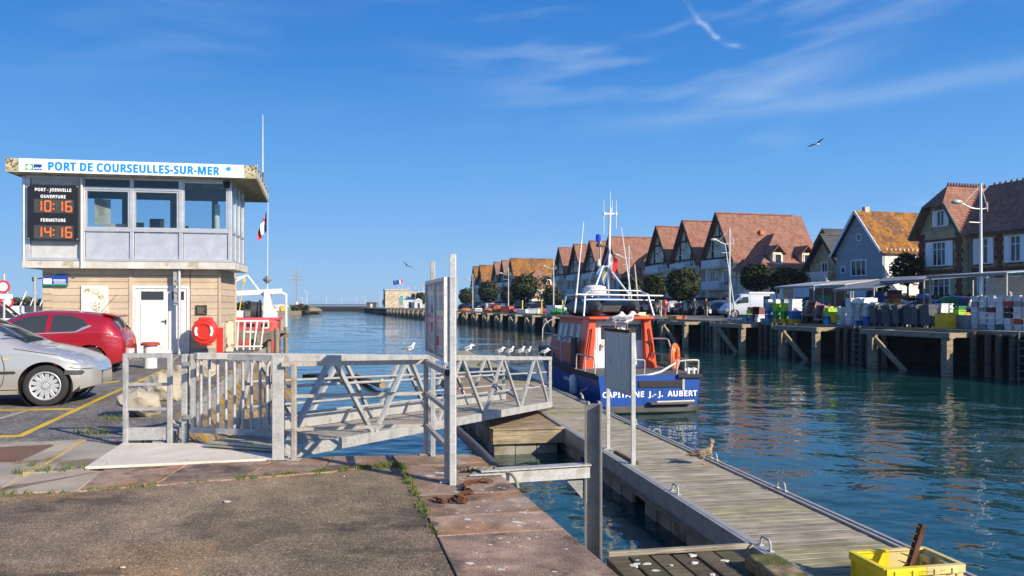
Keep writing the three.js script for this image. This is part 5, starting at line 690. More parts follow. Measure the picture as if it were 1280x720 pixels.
// ================= cars =================
function spline(pts) { const c = new THREE.CatmullRomCurve3(pts.map(([x, y]) => V(x, y, 0)), false, 'catmullrom', 0.35), s = c.getPoints(pts.length * 14); return (x) => { if (x <= s[0].x) return s[0].y; for (let i = 1; i < s.length; i++) if (s[i].x >= x) { const a = s[i - 1], b = s[i]; return lerp(a.y, b.y, (x - a.x) / Math.max(1e-6, b.x - a.x)); } return s[s.length - 1].y; }; }
function carShape(o) {                                          // x forward, y up, z to the side; returns surfaces of the body
  const T_ = spline(o.top), S_ = spline(o.belt), W_ = spline(o.plan), n = o.n ?? 3.6, x0 = o.top[0][0], x1 = o.top[o.top.length - 1][0], y0 = o.sill, tp = o.taper ?? 0.42;
  const top = (x) => Math.max(T_(x), S_(x) + 0.015), low = (x) => y0 + (o.lift ?? 0.1) * (smooth(x1 - 0.5, x1, x) + smooth(x0 + 0.5, x0, x));
  const zSide = (x, y) => { const yS = S_(x), w = W_(x); if (y <= yS) { const t = clamp((y - y0) / (yS - y0)); return w * (0.90 + 0.10 * Math.sin(Math.PI / 2 * Math.min(1, t * 1.7)) - 0.012 * smooth(0.6, 1, t)); } const t = clamp((y - yS) / (top(x) - yS)); return (w * 0.988 - tp * (y - yS)) * Math.pow(Math.max(0, 1 - Math.pow(t, n)), 1 / n); };
  const yTop = (x, z) => { let a = S_(x), b = top(x); for (let i = 0; i < 24; i++) { const m = (a + b) / 2; if (zSide(x, m) > Math.abs(z)) a = m; else b = m; } return a; };
  const grid = (Nx, Na, Nb) => { const ring = (x) => { const r = [], yS = S_(x), l = low(x); for (let j = 0; j <= Na; j++) { const y = lerp(l, yS, j / Na); r.push([y, zSide(x, y)]); } for (let j = 1; j <= Nb; j++) { const th = j / Nb * Math.PI / 2, y = yS + (top(x) - yS) * Math.pow(Math.sin(th), 2 / n); r.push([y, j === Nb ? 0 : (W_(x) * 0.988 - tp * (y - yS)) * Math.pow(Math.cos(th), 2 / n)]); } return r; };
    const pos = [], idx = [], M_ = Na + Nb + 1, xs = []; for (let i = 0; i <= Nx; i++) { const t = i / Nx; xs.push(lerp(x0, x1, 0.5 - 0.5 * Math.cos(Math.PI * t) * (0.35) - 0.65 * (0.5 - t))); }
    for (const sgn of [1, -1]) { const base = pos.length / 3; xs.forEach((x, i) => { ring(x).forEach(([y, z], j) => { let X = x, Y = y; for (const wx of o.wheels) { const dx = x - wx, dy = y - o.wr, d = Math.hypot(dx, dy); if (d < o.arch && d > o.arch - 0.055 && j <= Na) { X = wx + dx / d * o.arch; Y = o.wr + dy / d * o.arch; } } pos.push(X, Y, sgn * zSide(X, Math.min(Y, top(X))) * (j > Na ? 0 : 1) + (j > Na ? sgn * z : 0)); if (i && j) { const a = base + (i - 1) * M_ + j - 1, b = a + 1, c = a + M_, d = c + 1, cx = (x + xs[i - 1]) / 2, r2 = pos; const cy = (r2[a * 3 + 1] + y) / 2; if (j <= Na && o.wheels.some((wx) => Math.hypot(cx - wx, cy - o.wr) < o.arch - 0.02)) return; sgn > 0 ? idx.push(a, c, b, b, c, d) : idx.push(a, b, c, b, d, c); } }); }); }
    for (const [k, i] of [[0, 0], [1, Nx]]) for (let j = 1; j < M_; j++) { const a = i * M_ + j - 1, b = (Nx + 1) * M_ + a; idx.push(a, a + 1, b, a + 1, b + 1, b); }
    let g = new THREE.BufferGeometry(); g.setAttribute('position', new THREE.Float32BufferAttribute(pos, 3)); g.setIndex(idx); g = mergeVertices(g, 1e-4); g.computeVertexNormals(); return g; };
  const smoothNormals = (g, f) => { g = mergeVertices(g, 1e-4); g.computeVertexNormals(); return g; };
  return { grid, zSide, yTop, top, S_, x0, x1,
    onSide: (poly, proud = 0.004, sides = [1, -1], edge = 0.09) => sides.map((s) => { const g = refine(new THREE.ShapeGeometry(polyShape(poly)), edge), p = g.attributes.position; for (let i = 0; i < p.count; i++) p.setZ(i, s * (zSide(p.getX(i), p.getY(i)) + proud)); return smoothNormals(g); }),
    onTop: (poly, proud = 0.004, edge = 0.09) => { const g = refine(new THREE.ShapeGeometry(polyShape(poly)), edge), p = g.attributes.position; for (let i = 0; i < p.count; i++) { const x = p.getX(i), z = p.getY(i); p.setXYZ(i, x, yTop(x, z) + proud, z); } return smoothNormals(g); } };
}
function wheel(parent, x, z, r, spokes, o = {}) {
  const w = new THREE.Group(); w.name = 'wheel'; w.position.set(x, r, z); parent.add(w); const s = Math.sign(z), rim = r * 0.7;
  part('tyre', new THREE.LatheGeometry([[rim * 0.96, -0.1], [rim, -0.105], [r * 0.93, -0.105], [r * 0.985, -0.085], [r, -0.05], [r, 0.05], [r * 0.985, 0.085], [r * 0.93, 0.105], [rim, 0.105], [rim * 0.96, 0.09], [rim * 0.9, -0.08]].map(([a, b]) => new THREE.Vector2(a, b)), 40).rotateX(Math.PI / 2), M.rubber, w);
  const alloy = o.alloy ?? M.alu, l = [new THREE.TorusGeometry(rim * 0.95, 0.018, 8, 40).translate(0, 0, s * 0.09), cyl(rim * 0.2, rim * 0.24, 0.05, 0, 0, s * 0.07, 20, Math.PI / 2)];
  for (let i = 0; i < spokes; i++) { const a = i / spokes * 6.283, q = prism([[rim * 0.14, -0.028], [rim * 0.95, o.wide ?? -0.032], [rim * 0.95, -(o.wide ?? -0.032)], [rim * 0.14, 0.028]], 0.03, [], 0.006).translate(0, 0, s * 0.065 - 0.015).rotateZ(a); l.push(q); }
  part('rim', l, alloy, w); part('brake_disc', cyl(rim * 0.9, rim * 0.9, 0.02, 0, 0, s * 0.0, 28, Math.PI / 2), M.black, w);
}
function makeCar(name, label, o, pos, turn, group) {
  const g = thing(name, label, 'car', pos, turn, group), c = carShape(o), fine = o.fine ?? 1, gl = M.glass;
  part('body', done(c.grid(Math.round(130 * fine), Math.round(26 * fine), Math.round(16 * fine))), o.paint, g);
  part('underbody', [box(c.x1 - c.x0 - 0.5, 0.25, o.plan[2][1] * 1.7, (c.x0 + c.x1) / 2, o.sill + 0.14, 0)], M.black, g);
  for (const x of o.wheels) for (const s of [1, -1]) part('wheel_arch', [new THREE.CylinderGeometry(o.arch - 0.005, o.arch - 0.005, 0.34, 28, 1, true).rotateX(Math.PI / 2).translate(x, o.wr, s * (c.zSide(x, o.wr + 0.2) - 0.2))], M.black, g);
  for (const x of o.wheels) for (const s of [1, -1]) wheel(g, x, s * (c.zSide(x, o.wr + 0.3) - 0.125), o.wr, o.spokes ?? 5, o.wheel);
  for (const w of o.windows) for (const s of [1, -1]) part('side_window', c.onSide(w, 0.005, [s], 0.12 / fine), gl, g);
  part('windscreen', c.onTop(o.screen, 0.005, 0.12 / fine), gl, g); if (o.back) part('rear_window', c.onTop(o.back, 0.005, 0.12 / fine), gl, g);
  for (const [n, poly, m] of o.marks ?? []) for (const s of [1, -1]) part(n, c.onSide(poly, 0.006, [s], 0.06), m, g);
  for (const [n, poly, m] of o.lines ?? []) for (const s of [1, -1]) part(n, [tube(poly.map(([x, y]) => [x, y, s * (c.zSide(x, y) + 0.001)]), 0.006, 40, 5)], m, g);
  for (const [n, geo, m] of o.extra ?? []) part(n, geo, m, g);
  return g;
}
const plateM = std([0.75, 0.75, 0.72], { roughness: 0.4 }), lampGlass = std([0.42, 0.45, 0.49], { roughness: 0.12, metalness: 0.5, clearcoat: 1 }), tailRed = std([0.38, 0.012, 0.015], { roughness: 0.12, clearcoat: 1 }), blackTrim = std([0.03, 0.03, 0.032], { roughness: 0.55 });
{
  const silver = std([0.56, 0.55, 0.52], { metalness: 0.55, roughness: 0.32, clearcoat: 1, clearcoatRoughness: 0.06 }), redP = std([0.36, 0.012, 0.022], { metalness: 0.25, roughness: 0.3, clearcoat: 1, clearcoatRoughness: 0.04 });
  // silver hatchback, nose to the right
  const a = makeCar('hatchback', 'silver hatchback at the left edge, its nose and front wheel in view', { paint: silver, fine: 1.5, sill: 0.2, wr: 0.33, arch: 0.385, wheels: [1.3, -1.32], spokes: 13, taper: 0.40,
    top: [[-2.1, 0.8], [-2.05, 1.0], [-1.75, 1.3], [-1.1, 1.47], [-0.3, 1.53], [0.15, 1.46], [0.62, 1.22], [1.02, 1.0], [1.2, 0.955], [1.55, 0.87], [1.83, 0.76], [1.95, 0.66], [2.022, 0.52]], belt: [[-2.1, 0.72], [-1.6, 0.95], [-0.6, 0.93], [0.6, 0.88], [1.2, 0.83], [1.71, 0.70], [1.95, 0.58], [2.022, 0.46]], plan: [[-2.1, 0.66], [-1.8, 0.82], [-0.6, 0.88], [0.9, 0.88], [1.51, 0.86], [1.774, 0.78], [1.934, 0.62], [2.006, 0.44], [2.022, 0.36]],
    windows: [[[-1.45, 0.97], [0.44, 0.915], [0.62, 0.96], [0.66, 1.03], [0.5, 1.16], [0.08, 1.36], [-0.4, 1.43], [-1.0, 1.39], [-1.4, 1.22]]], screen: [[0.98, -0.62], [0.98, 0.62], [0.16, 0.5], [0.16, -0.5]],
    marks: [['bumper_strip', [[1.566, 0.50], [1.806, 0.49], [1.846, 0.53], [1.814, 0.565], [1.582, 0.575]], blackTrim], ['door_strip', [[-0.9, 0.53], [0.88, 0.53], [0.9, 0.55], [0.88, 0.575], [-0.9, 0.575]], blackTrim], ['headlight', [[1.486, 0.815], [1.71, 0.665], [1.854, 0.635], [1.926, 0.66], [1.886, 0.715], [1.742, 0.79], [1.566, 0.845]], lampGlass], ['side_repeater', [[0.72, 0.755], [0.8, 0.75], [0.81, 0.775], [0.73, 0.78]], std([0.6, 0.42, 0.12], { roughness: 0.15 })]],
    lines: [['door_seam', [[0.62, 0.98], [0.7, 0.8], [0.74, 0.6], [0.7, 0.38], [0.6, 0.27]], M.black], ['bonnet_seam', [[0.85, 0.93], [1.2, 0.865], [1.47, 0.815]], M.black], ['sill_seam', [[-0.7, 0.27], [0.4, 0.27], [0.92, 0.275]], M.black], ['bumper_seam', [[1.646, 0.62], [1.71, 0.6], [1.83, 0.585], [1.934, 0.585]], M.black]],
    extra: [['front_grille', rbox(0.12, 0.15, 0.78, 1.96, 0.47, 0, 0.04), M.black], ['number_plate', rbox(0.02, 0.11, 0.5, 1.99, 0.36, 0, 0.005), plateM], ['door_mirror', [1, -1].map((s) => ball(0.1, 0.42, 1.02, s * 0.96, 0.7, 0.8, 1.1)), silver], ['wiper', [[0.98, 0.35], [0.96, -0.25]].map(([x, z]) => bar([x, 1.045, z], [x - 0.25, 1.15, z + 0.5], 0.02)), M.black]] }, [-9.38, 0, -13.5], 0.27);
  a.scale.setScalar(1.05);
  // red hatchback behind, nose to the left
  const b = makeCar('hatchback', 'dark red hatchback parked behind the silver car, tail to the right', { paint: redP, fine: 1.5, sill: 0.2, wr: 0.325, arch: 0.37, wheels: [1.27, -1.27], spokes: 10, taper: 0.42, wheel: { wide: -0.022 },
    top: [[-1.98, 0.62], [-1.95, 0.86], [-1.86, 1.04], [-1.66, 1.30], [-1.58, 1.37], [-1.1, 1.455], [-0.3, 1.49], [0.2, 1.43], [0.6, 1.25], [1.0, 1.03], [1.5, 0.9], [1.85, 0.72], [1.98, 0.5]], belt: [[-1.98, 0.58], [-1.9, 0.8], [-1.6, 0.97], [-1.0, 0.96], [0, 0.92], [0.8, 0.86], [1.4, 0.78], [1.98, 0.46]], plan: [[-1.98, 0.60], [-1.9, 0.72], [-1.5, 0.85], [0, 0.87], [1.3, 0.86], [1.75, 0.74], [1.98, 0.44]],
    windows: [[[-0.36, 1.0], [0.62, 0.935], [0.72, 0.965], [0.40, 1.20], [0.06, 1.345], [-0.36, 1.385]], [[-1.18, 1.07], [-1.0, 1.0], [-0.46, 1.0], [-0.46, 1.385], [-0.85, 1.365], [-1.12, 1.27], [-1.2, 1.16]]], screen: [[0.95, -0.6], [0.95, 0.6], [0.22, 0.5], [0.22, -0.5]], back: [[-1.84, -0.56], [-1.84, 0.56], [-1.64, 0.5], [-1.64, -0.5]],
    marks: [['tail_lamp', [[-1.92, 0.80], [-1.89, 0.90], [-1.70, 0.96], [-1.50, 0.955], [-1.62, 0.90], [-1.66, 0.83], [-1.80, 0.80]], tailRed], ['tail_lamp_bar', [[-1.9, 0.845], [-1.88, 0.865], [-1.64, 0.92], [-1.58, 0.935], [-1.64, 0.895]], lampGlass], ['chrome_strip', [[-1.3, 1.12], [-1.16, 1.06], [-1.0, 0.985], [0.62, 0.915], [0.62, 0.93], [-0.98, 1.005], [-1.1, 1.09], [-1.26, 1.15]], lampGlass]],
    lines: [['door_seam', [[-0.46, 1.0], [-0.50, 0.86], [-0.50, 0.6], [-0.56, 0.34], [-0.5, 0.25]], M.black], ['bumper_seam', [[-1.96, 0.70], [-1.8, 0.72], [-1.62, 0.75], [-1.5, 0.68]], M.black], ['side_crease', [[-1.5, 0.80], [-0.9, 0.78], [0, 0.75], [0.8, 0.72]], redP]],
    extra: [['spoiler', [rbox(0.32, 0.045, 1.12, -1.62, 1.375, 0, 0.02, 0, 0, 0.2)], redP], ['roof_aerial', rod([-1.3, 1.45, 0.1], [-1.62, 1.85, 0.1], 0.006), M.black], ['rear_wiper', bar([-1.93, 1.02, 0.1], [-1.80, 1.12, 0.3], 0.02), M.black], ['door_handle', [1, -1].map((s) => rbox(0.2, 0.03, 0.03, -0.36, 0.86, s * 0.885, 0.01)), redP], ['number_plate', rbox(0.02, 0.11, 0.5, -1.985, 0.5, 0, 0.005), plateM]] }, [-11.8, 0, -19.4], Math.PI + 0.25);
  b.scale.setScalar(1.06);
  // white van nose at the very left
  const v = makeCar('van', 'white van with a blue tinted windscreen behind the red car at the left edge', { paint: std([0.75, 0.75, 0.74], { roughness: 0.3, clearcoat: 0.6 }), fine: 0.8, sill: 0.25, wr: 0.34, arch: 0.4, wheels: [1.4, -1.4], taper: 0.14, top: [[-2.3, 1.2], [-2.25, 1.9], [-1.8, 2.0], [0.6, 1.96], [1.0, 1.75], [1.55, 1.28], [1.8, 1.18], [2.2, 0.98], [2.35, 0.6]], belt: [[-2.3, 1.1], [-1.5, 1.2], [1.3, 1.12], [2.0, 0.9], [2.35, 0.5]], plan: [[-2.3, 0.9], [-2, 0.95], [0, 0.97], [1.6, 0.94], [2.1, 0.8], [2.35, 0.6]], windows: [[[0.1, 1.22], [1.2, 1.16], [1.3, 1.25], [0.85, 1.7], [0.1, 1.75]]], screen: [[1.55, -0.7], [1.55, 0.7], [0.92, 0.64], [0.92, -0.64]], marks: [['headlight', [[1.8, 0.85], [2.15, 0.8], [2.2, 0.9], [1.95, 1.0]], lampGlass]], extra: [['door_mirror', [1, -1].map((s) => rbox(0.12, 0.26, 0.16, 1.05, 1.32, s * 1.08, 0.04)), M.black], ['windscreen_edge', [1, -1].map((s) => bar([1.6, 1.28, s * 0.82], [0.95, 1.8, s * 0.72], 0.05)), M.black]] }, [-17.6, 0, -24.6], -0.15);
}
// parked cars on the far quay
const farCars = [];
{
  const paints = { dark: [0.02, 0.024, 0.035], navy: [0.018, 0.03, 0.08], grey: [0.12, 0.125, 0.13], silver: [0.42, 0.43, 0.44], white: [0.70, 0.70, 0.69], red: [0.28, 0.02, 0.02] };
  const base = (k, c, suv) => makeCar('parked_car', '', { paint: std(c, { metalness: 0.3, roughness: 0.28, clearcoat: 1 }), fine: 0.42, sill: 0.22, wr: 0.33, arch: 0.385, wheels: [1.3, -1.3], spokes: 6, taper: 0.4, top: suv ? [[-2.1, 0.8], [-2.05, 1.25], [-1.9, 1.55], [-0.6, 1.66], [0.2, 1.58], [0.9, 1.15], [1.6, 1.02], [2.0, 0.8], [2.1, 0.55]] : [[-2.1, 0.75], [-2.02, 1.0], [-1.7, 1.3], [-0.9, 1.45], [-0.1, 1.46], [0.5, 1.25], [1.0, 0.98], [1.6, 0.88], [2.0, 0.7], [2.1, 0.5]], belt: [[-2.1, 0.7], [-1.8, 0.95], [0, 0.93], [1, 0.87], [1.7, 0.78], [2.1, 0.45]], plan: [[-2.1, 0.68], [-1.9, 0.8], [0, 0.87], [1.3, 0.85], [1.8, 0.74], [2.1, 0.45]], windows: [[[-1.5, 1.0], [0.6, 0.95], [0.2, 1.26], [-0.3, 1.38], [-1.1, 1.37], [-1.45, 1.2]]], screen: [[0.95, -0.6], [0.95, 0.6], [0.35, 0.5], [0.35, -0.5]], back: [[-1.98, -0.58], [-1.98, 0.58], [-1.72, 0.52], [-1.72, -0.52]], marks: [['headlight', [[1.7, 0.72], [1.95, 0.66], [1.98, 0.72], [1.75, 0.8]], lampGlass], ['tail_lamp', [[-2.06, 0.82], [-2.04, 0.98], [-1.8, 1.02], [-1.82, 0.86]], tailRed]], extra: [['number_plate', rbox(0.03, 0.12, 0.5, -2.12, 0.62, 0, 0.005), plateM], ['bumper', rbox(0.12, 0.2, 1.4, -2.08, 0.42, 0, 0.05), blackTrim]] }, [0, 0, 0], 0, 'cars parked along the far quay');
  const protos = {}, used_ = {};
  const put = (kind, px, s, label, turn = RB, jit = 0) => { const suv = kind.endsWith('+'), k = kind.replace('+', ''), [x, z] = R(s, tAt(px, s)); let o; if (!protos[kind]) { o = protos[kind] = base(kind, paints[k], suv); o.userData.label = label; o.position.set(x, BANK, z); o.rotation.y = turn; } else o = again(protos[kind], label, [x, BANK, z], turn); farCars.push(o); };
  const away = RB, to = RB + Math.PI;
  put('navy', 797, 16.5, 'blue parked car left of the tree stakes behind the boat', away); put('dark', 806, 15.8, 'dark parked car between the stakes of the clipped trees', away); put('dark+', 826, 16, 'dark car with red tail lamps behind the red lifebuoy stand', away); put('grey', 834, 16.2, 'grey parked car just right of the red lifebuoy stand', away); put('silver+', 852, 15.5, 'silver car behind the stakes of the largest clipped tree', away); put('dark', 866, 15.8, 'black car behind the walking couple', away); put('dark+', 877, 15.5, 'dark car between the two strolling people', away); put('navy', 898, 15.5, 'dark blue hatchback left of the pedestrian in white', RB + 1.1); put('white+', 908, 17, 'white car seen behind the pedestrian in white', away);
  // distant row
  const cols = ['dark', 'navy', 'grey', 'white+', 'dark+', 'silver+', 'red', 'navy', 'white+', 'dark', 'dark+', 'silver+', 'grey', 'navy']; seed(131);
  [583, 589, 596, 603, 610, 617, 624, 631, 638, 646, 655, 664, 675, 688].forEach((px, i) => put(cols[i], px, 14.5 + (i % 3) * 0.8, cols[i].replace('+', '').replace('dark', 'black') + ' car in the distant row below the orange roofs, ' + (i < 12 ? ORD[i] : i === 12 ? 'thirteenth' : 'last') + ' from the left', away + (i % 4 === 3 ? Math.PI / 2 : 0)));
  // white delivery van on the quay
  const t = tAt(936, 9.5), [vx, vz] = R(9.5, t);
  makeCar('delivery_van', 'white delivery van parked facing left beside the fish crates', { paint: std([0.50, 0.54, 0.60], { roughness: 0.35, clearcoat: 0.5 }), fine: 0.6, sill: 0.3, wr: 0.34, arch: 0.4, wheels: [1.55, -1.55], spokes: 6, taper: 0.10, top: [[-2.4, 1.2], [-2.38, 1.95], [-2.0, 2.06], [0.7, 2.05], [1.05, 1.88], [1.6, 1.36], [1.9, 1.22], [2.25, 1.0], [2.4, 0.6]], belt: [[-2.4, 1.15], [-1.5, 1.25], [1.35, 1.15], [2.0, 0.9], [2.4, 0.5]], plan: [[-2.4, 0.92], [-2.2, 0.96], [0, 0.98], [1.6, 0.94], [2.1, 0.8], [2.4, 0.6]], windows: [[[0.35, 1.28], [1.3, 1.2], [1.36, 1.3], [0.98, 1.76], [0.35, 1.8]]], screen: [[1.6, -0.74], [1.6, 0.74], [1.0, 0.66], [1.0, -0.66]], marks: [['headlight', [[1.9, 0.9], [2.2, 0.84], [2.25, 0.94], [2.0, 1.06]], lampGlass], ['side_seam', [[0.2, 0.5], [0.215, 0.5], [0.215, 1.9], [0.2, 1.9]], M.black]], extra: [['door_mirror', [1, -1].map((s) => rbox(0.12, 0.26, 0.16, 1.15, 1.4, s * 1.06, 0.04)), M.black], ['bumper', rbox(0.16, 0.3, 1.7, 2.32, 0.48, 0, 0.06), blackTrim], ['roof_box', rbox(2.2, 0.16, 1.2, -0.9, 2.12, 0, 0.04), M.white]] }, [vx, BANK, vz], RB + Math.PI * 0.93);
}
// ================= pontoon, landing, platform =================
const PO = V(2.36, 0, -8.8), pon = (x, t, y = DECK) => { const [a, b] = along(x, t); return [PO.x + a, y, PO.z + b]; };
{
  seed(211);
  const woodTones = [[0.46, 0.43, 0.37], [0.41, 0.385, 0.33], [0.50, 0.475, 0.41], [0.46, 0.435, 0.36], [0.41, 0.395, 0.31]].map((c) => std(c, { map: T.wood, bumpMap: T.woodBump, bumpScale: 0.006, roughness: 0.92 })), mossTones = [[0.44, 0.425, 0.29], [0.38, 0.375, 0.25]].map((c) => std(c, { map: T.wood, bumpMap: T.woodBump, bumpScale: 0.006, roughness: 0.95 }));
  const W = 1.57, P = thing('pontoon', 'long weathered plank pontoon running from the foreground to the blue boat', 'pontoon', [PO.x, DECK, PO.z], TH);
  const plankGeo = (w, ov) => done(join(rbox(w, 0.035, 0.1325, 0, -0.0175, 0, 0.006, 0, 0, 0, 1), rr(0, 9), ov)), gs = Array.from({ length: 12 }, (_, i) => plankGeo(W - 0.3, i * 0.31));
  let k = 0; for (let t = -3.6; t < 34 && k < 262; t += 0.1435, k++) { const mossy = free(t * 0.8, 3, 3, 9) > 0.53; const m = part('plank', gs[Math.floor(rnd() * 12)], (mossy ? mossTones : woodTones)[Math.floor(rnd() * (mossy ? 2 : 5))], P); m.position.set(W / 2 - 0.02 + rr(-0.004, 0.004), rr(-0.003, 0.003), -t); }
  const L0 = -3.7, L1 = 34, LL = L1 - L0, mid = -(L0 + L1) / 2, edgeM = std([0.36, 0.34, 0.29], { map: T.wood, bumpMap: T.woodBump, bumpScale: 0.004 }), grey = std([0.44, 0.43, 0.40], { map: T.galv, roughness: 0.6, metalness: 0.25 });
  part('edge_rail', [rbox(0.1, 0.05, LL, 0.05, 0.0, mid, 0.008), rbox(0.05, 0.24, LL, -0.015, -0.1, mid, 0.008)], grey, P);
  part('edge_rail', [rbox(0.055, 0.05, LL, W - 0.03, 0.0, mid, 0.008), rbox(0.05, 0.045, LL, W - 0.115, 0.0, mid, 0.006)], grey, P);
  part('rubber_strip', box(0.03, 0.03, LL, W - 0.073, 0.0, mid), M.black, P); part('rubber_fender', rbox(0.06, 0.16, LL, W + 0.03, -0.12, mid, 0.02), M.rubber, P);
  part('waler', rbox(0.08, 0.1, LL, -0.02, -0.25, mid, 0.01), edgeM, P);
  const floatM = std([0.34, 0.32, 0.27], { map: T.blotch, bumpMap: T.bump, bumpScale: 0.01, roughness: 0.9 });
  for (const t0 of [-3.4, 0.05, 3.05, 6.0, 9.6, 13, 16.5, 20]) { part('float_core', box(W - 0.2, 0.7, 2.4, W / 2, -0.42, -(t0 + 1.2)), M.rubber, P); for (let i = 0; i < 5; i++) part('float_panel', rbox(0.07, 0.52, 0.45, 0.04 + rr(-0.01, 0.01), -0.52, -(t0 + 0.24 + i * 0.485), 0.015), floatM, P, { ou: i, ov: t0 }); }
  // cleats
  const cleat = thing('mooring_cleat', 'nearest bent steel cleat on the left edge of the pontoon', 'cleat', pon(0.06, -0.92, DECK + 0.03), TH, 'steel cleats along the pontoon edges'); part('loop', tube([[0, 0, 0.105], [0, 0.07, 0.09], [0, 0.095, 0.06], [0, 0.095, -0.06], [0, 0.07, -0.09], [0, 0, -0.105]], 0.012, 40, 8, false, 0.2), M.galv, cleat); for (const z of [0.105, -0.105]) part('foot', rbox(0.05, 0.012, 0.06, 0, 0, z, 0.004), M.galv, cleat);
  for (const [x, px, py, lab] of [[0.06, 848, 618, 'steel cleat on the left pontoon edge facing the gull'], [W - 0.04, 988, 614, 'steel cleat on the right pontoon edge casting a long shadow'], [W - 0.04, 902, 576, 'small steel cleat on the right edge just behind the brown gull'], [W - 0.04, 795, 531, 'farthest cleat on the right edge near the blue stern']]) { const d = (EYE - DECK) * F / (py - HZ); again(cleat, lab, pon(x, (d - 8.8 - x * Math.sin(TH)) / Math.cos(TH), DECK + 0.03), TH); }
  part('mooring_ring', new THREE.TorusGeometry(0.08, 0.016, 8, 20).translate(W + 0.07, -0.02, -6.3), M.galvDark, P);
  // wide landing where the gangway ends
  const t0 = 7.06, g = thing('landing', 'brown plank landing with beige edge beam under the foot of the gangway', 'pontoon', pon(0, t0, DECK - 0.005), TH), brown = [[0.38, 0.29, 0.21], [0.34, 0.265, 0.19], [0.42, 0.33, 0.25]].map((c) => std(c, { map: T.wood, bumpMap: T.woodBump, bumpScale: 0.005, roughness: 0.9 })), g2 = Array.from({ length: 6 }, (_, i) => plankGeo(1.36, i * 0.37));
  for (let i = 0; i < 90; i++) { const m = part('plank', g2[i % 6], brown[Math.floor(rnd() * 3)], g); m.position.set(-0.76, rr(-0.003, 0.002), -0.17 - i * 0.1435); }
  const bg = std([0.50, 0.42, 0.31], { map: T.wood, bumpMap: T.woodBump, bumpScale: 0.004 });
  part('edge_beam', [rbox(1.5, 0.29, 0.09, -0.76, -0.13, -0.02, 0.012), rbox(1.5, 0.03, 0.16, -0.76, 0.018, -0.03, 0.008)], bg, g); part('side_beam', [rbox(0.09, 0.29, 13, -1.49, -0.13, -6.5, 0.012)], bg, g);
  for (let i = 0; i < 3; i++) part('float_panel', rbox(0.43, 0.5, 0.08, -1.26 + i * 0.44, -0.5, -0.1 - i * 0.012, 0.015), floatM, g, { ou: i }); part('float_core', box(1.3, 0.62, 2.5, -0.8, -0.5, -1.5), M.rubber, g); for (let i = 0; i < 8; i++) part('float_panel', rbox(0.08, 0.5, 0.6, -1.44, -0.5, -0.5 - i * 0.66, 0.015), floatM, g, { ou: i * 2 });
  // mossy timber platform at the foot of the steel pile
  const q = thing('timber_platform', 'dark mossy timber platform between the steel pile and the pontoon', 'platform', pon(0, -0.82, DECK), TH), dk = [[0.155, 0.125, 0.085], [0.13, 0.105, 0.07], [0.18, 0.15, 0.10], [0.13, 0.125, 0.065]].map((c) => std(c, { map: T.wood, bumpMap: T.woodBump, bumpScale: 0.014, roughness: 0.95 }));
  for (let i = 0; i < 7; i++) part('plank', rbox(0.205, 0.09, 3.4 - (i === 6 ? 0.35 : 0), -1.5 + i * 0.228, -0.05 + rr(-0.01, 0.008), 1.72 + (i === 6 ? 0.2 : 0), 0.012), dk[(i * 3) % 4], q, { ou: i * 0.7, ov: i * 1.3 }); part('edge_bar', rbox(1.55, 0.05, 0.06, -0.8, 0.02, -0.02, 0.01), std([0.42, 0.40, 0.34], { map: T.wood }), q); part('under_beam', [box(1.6, 0.2, 0.14, -0.8, -0.2, 0.3), box(1.6, 0.2, 0.14, -0.8, -0.2, 1.4)], M.brownPile, q);
  const sp = []; for (let i = 0; i < 15; i++) { const x = rr(-1.45, -0.25), z = rr(0.1, 1.0), r = rr(0.012, 0.03), pts = []; for (let a = 0; a < 9; a++) { const th = a / 9 * 6.283, e = r * rr(0.6, 1.3); pts.push([x + 1.6 * e * Math.cos(th), z + e * Math.sin(th)]); } sp.push(slab(pts, -0.01, 0.006)); } part('bird_dropping', sp, std([0.6, 0.6, 0.57]), q, { kind: 'stuff' });
  const blk = roughen(refine(rbox(0.34, 0.24, 0.7, -0.22, 0.0, 0.85, 0.04), 0.06), 0.02, 0.12, 5); part('beam_end', blk, std([0.36, 0.33, 0.25], { map: T.moss, bumpMap: T.bump, bumpScale: 0.02 }), q);
  const c = pon(-0.22, -1.62, DECK + 0.1); grassStrip('grass', 'tuft of grass growing on the mossy beam end at the bottom edge', [[c[0], c[2], 0.12, 160, c[1]], [c[0] + 0.05, c[2] - 0.1, 0.1, 70, c[1]]], 0.055);
  const br = thing('pontoon_bracket', 'grey steel bracket box joining platform and pontoon at the bottom edge', 'bracket', pon(-0.06, -1.45, DECK - 0.05), TH); part('plate', [rbox(0.26, 0.22, 0.02, 0, -0.06, 0, 0.005), rbox(0.02, 0.22, 0.5, 0.12, -0.06, 0.25, 0.005), rbox(0.26, 0.02, 0.5, 0, 0.05, 0.25, 0.005)], M.galv, br); part('bolt', cyl(0.02, 0.02, 0.03, 0.03, 0.07, 0.1, 8), M.galvDark, br);
}
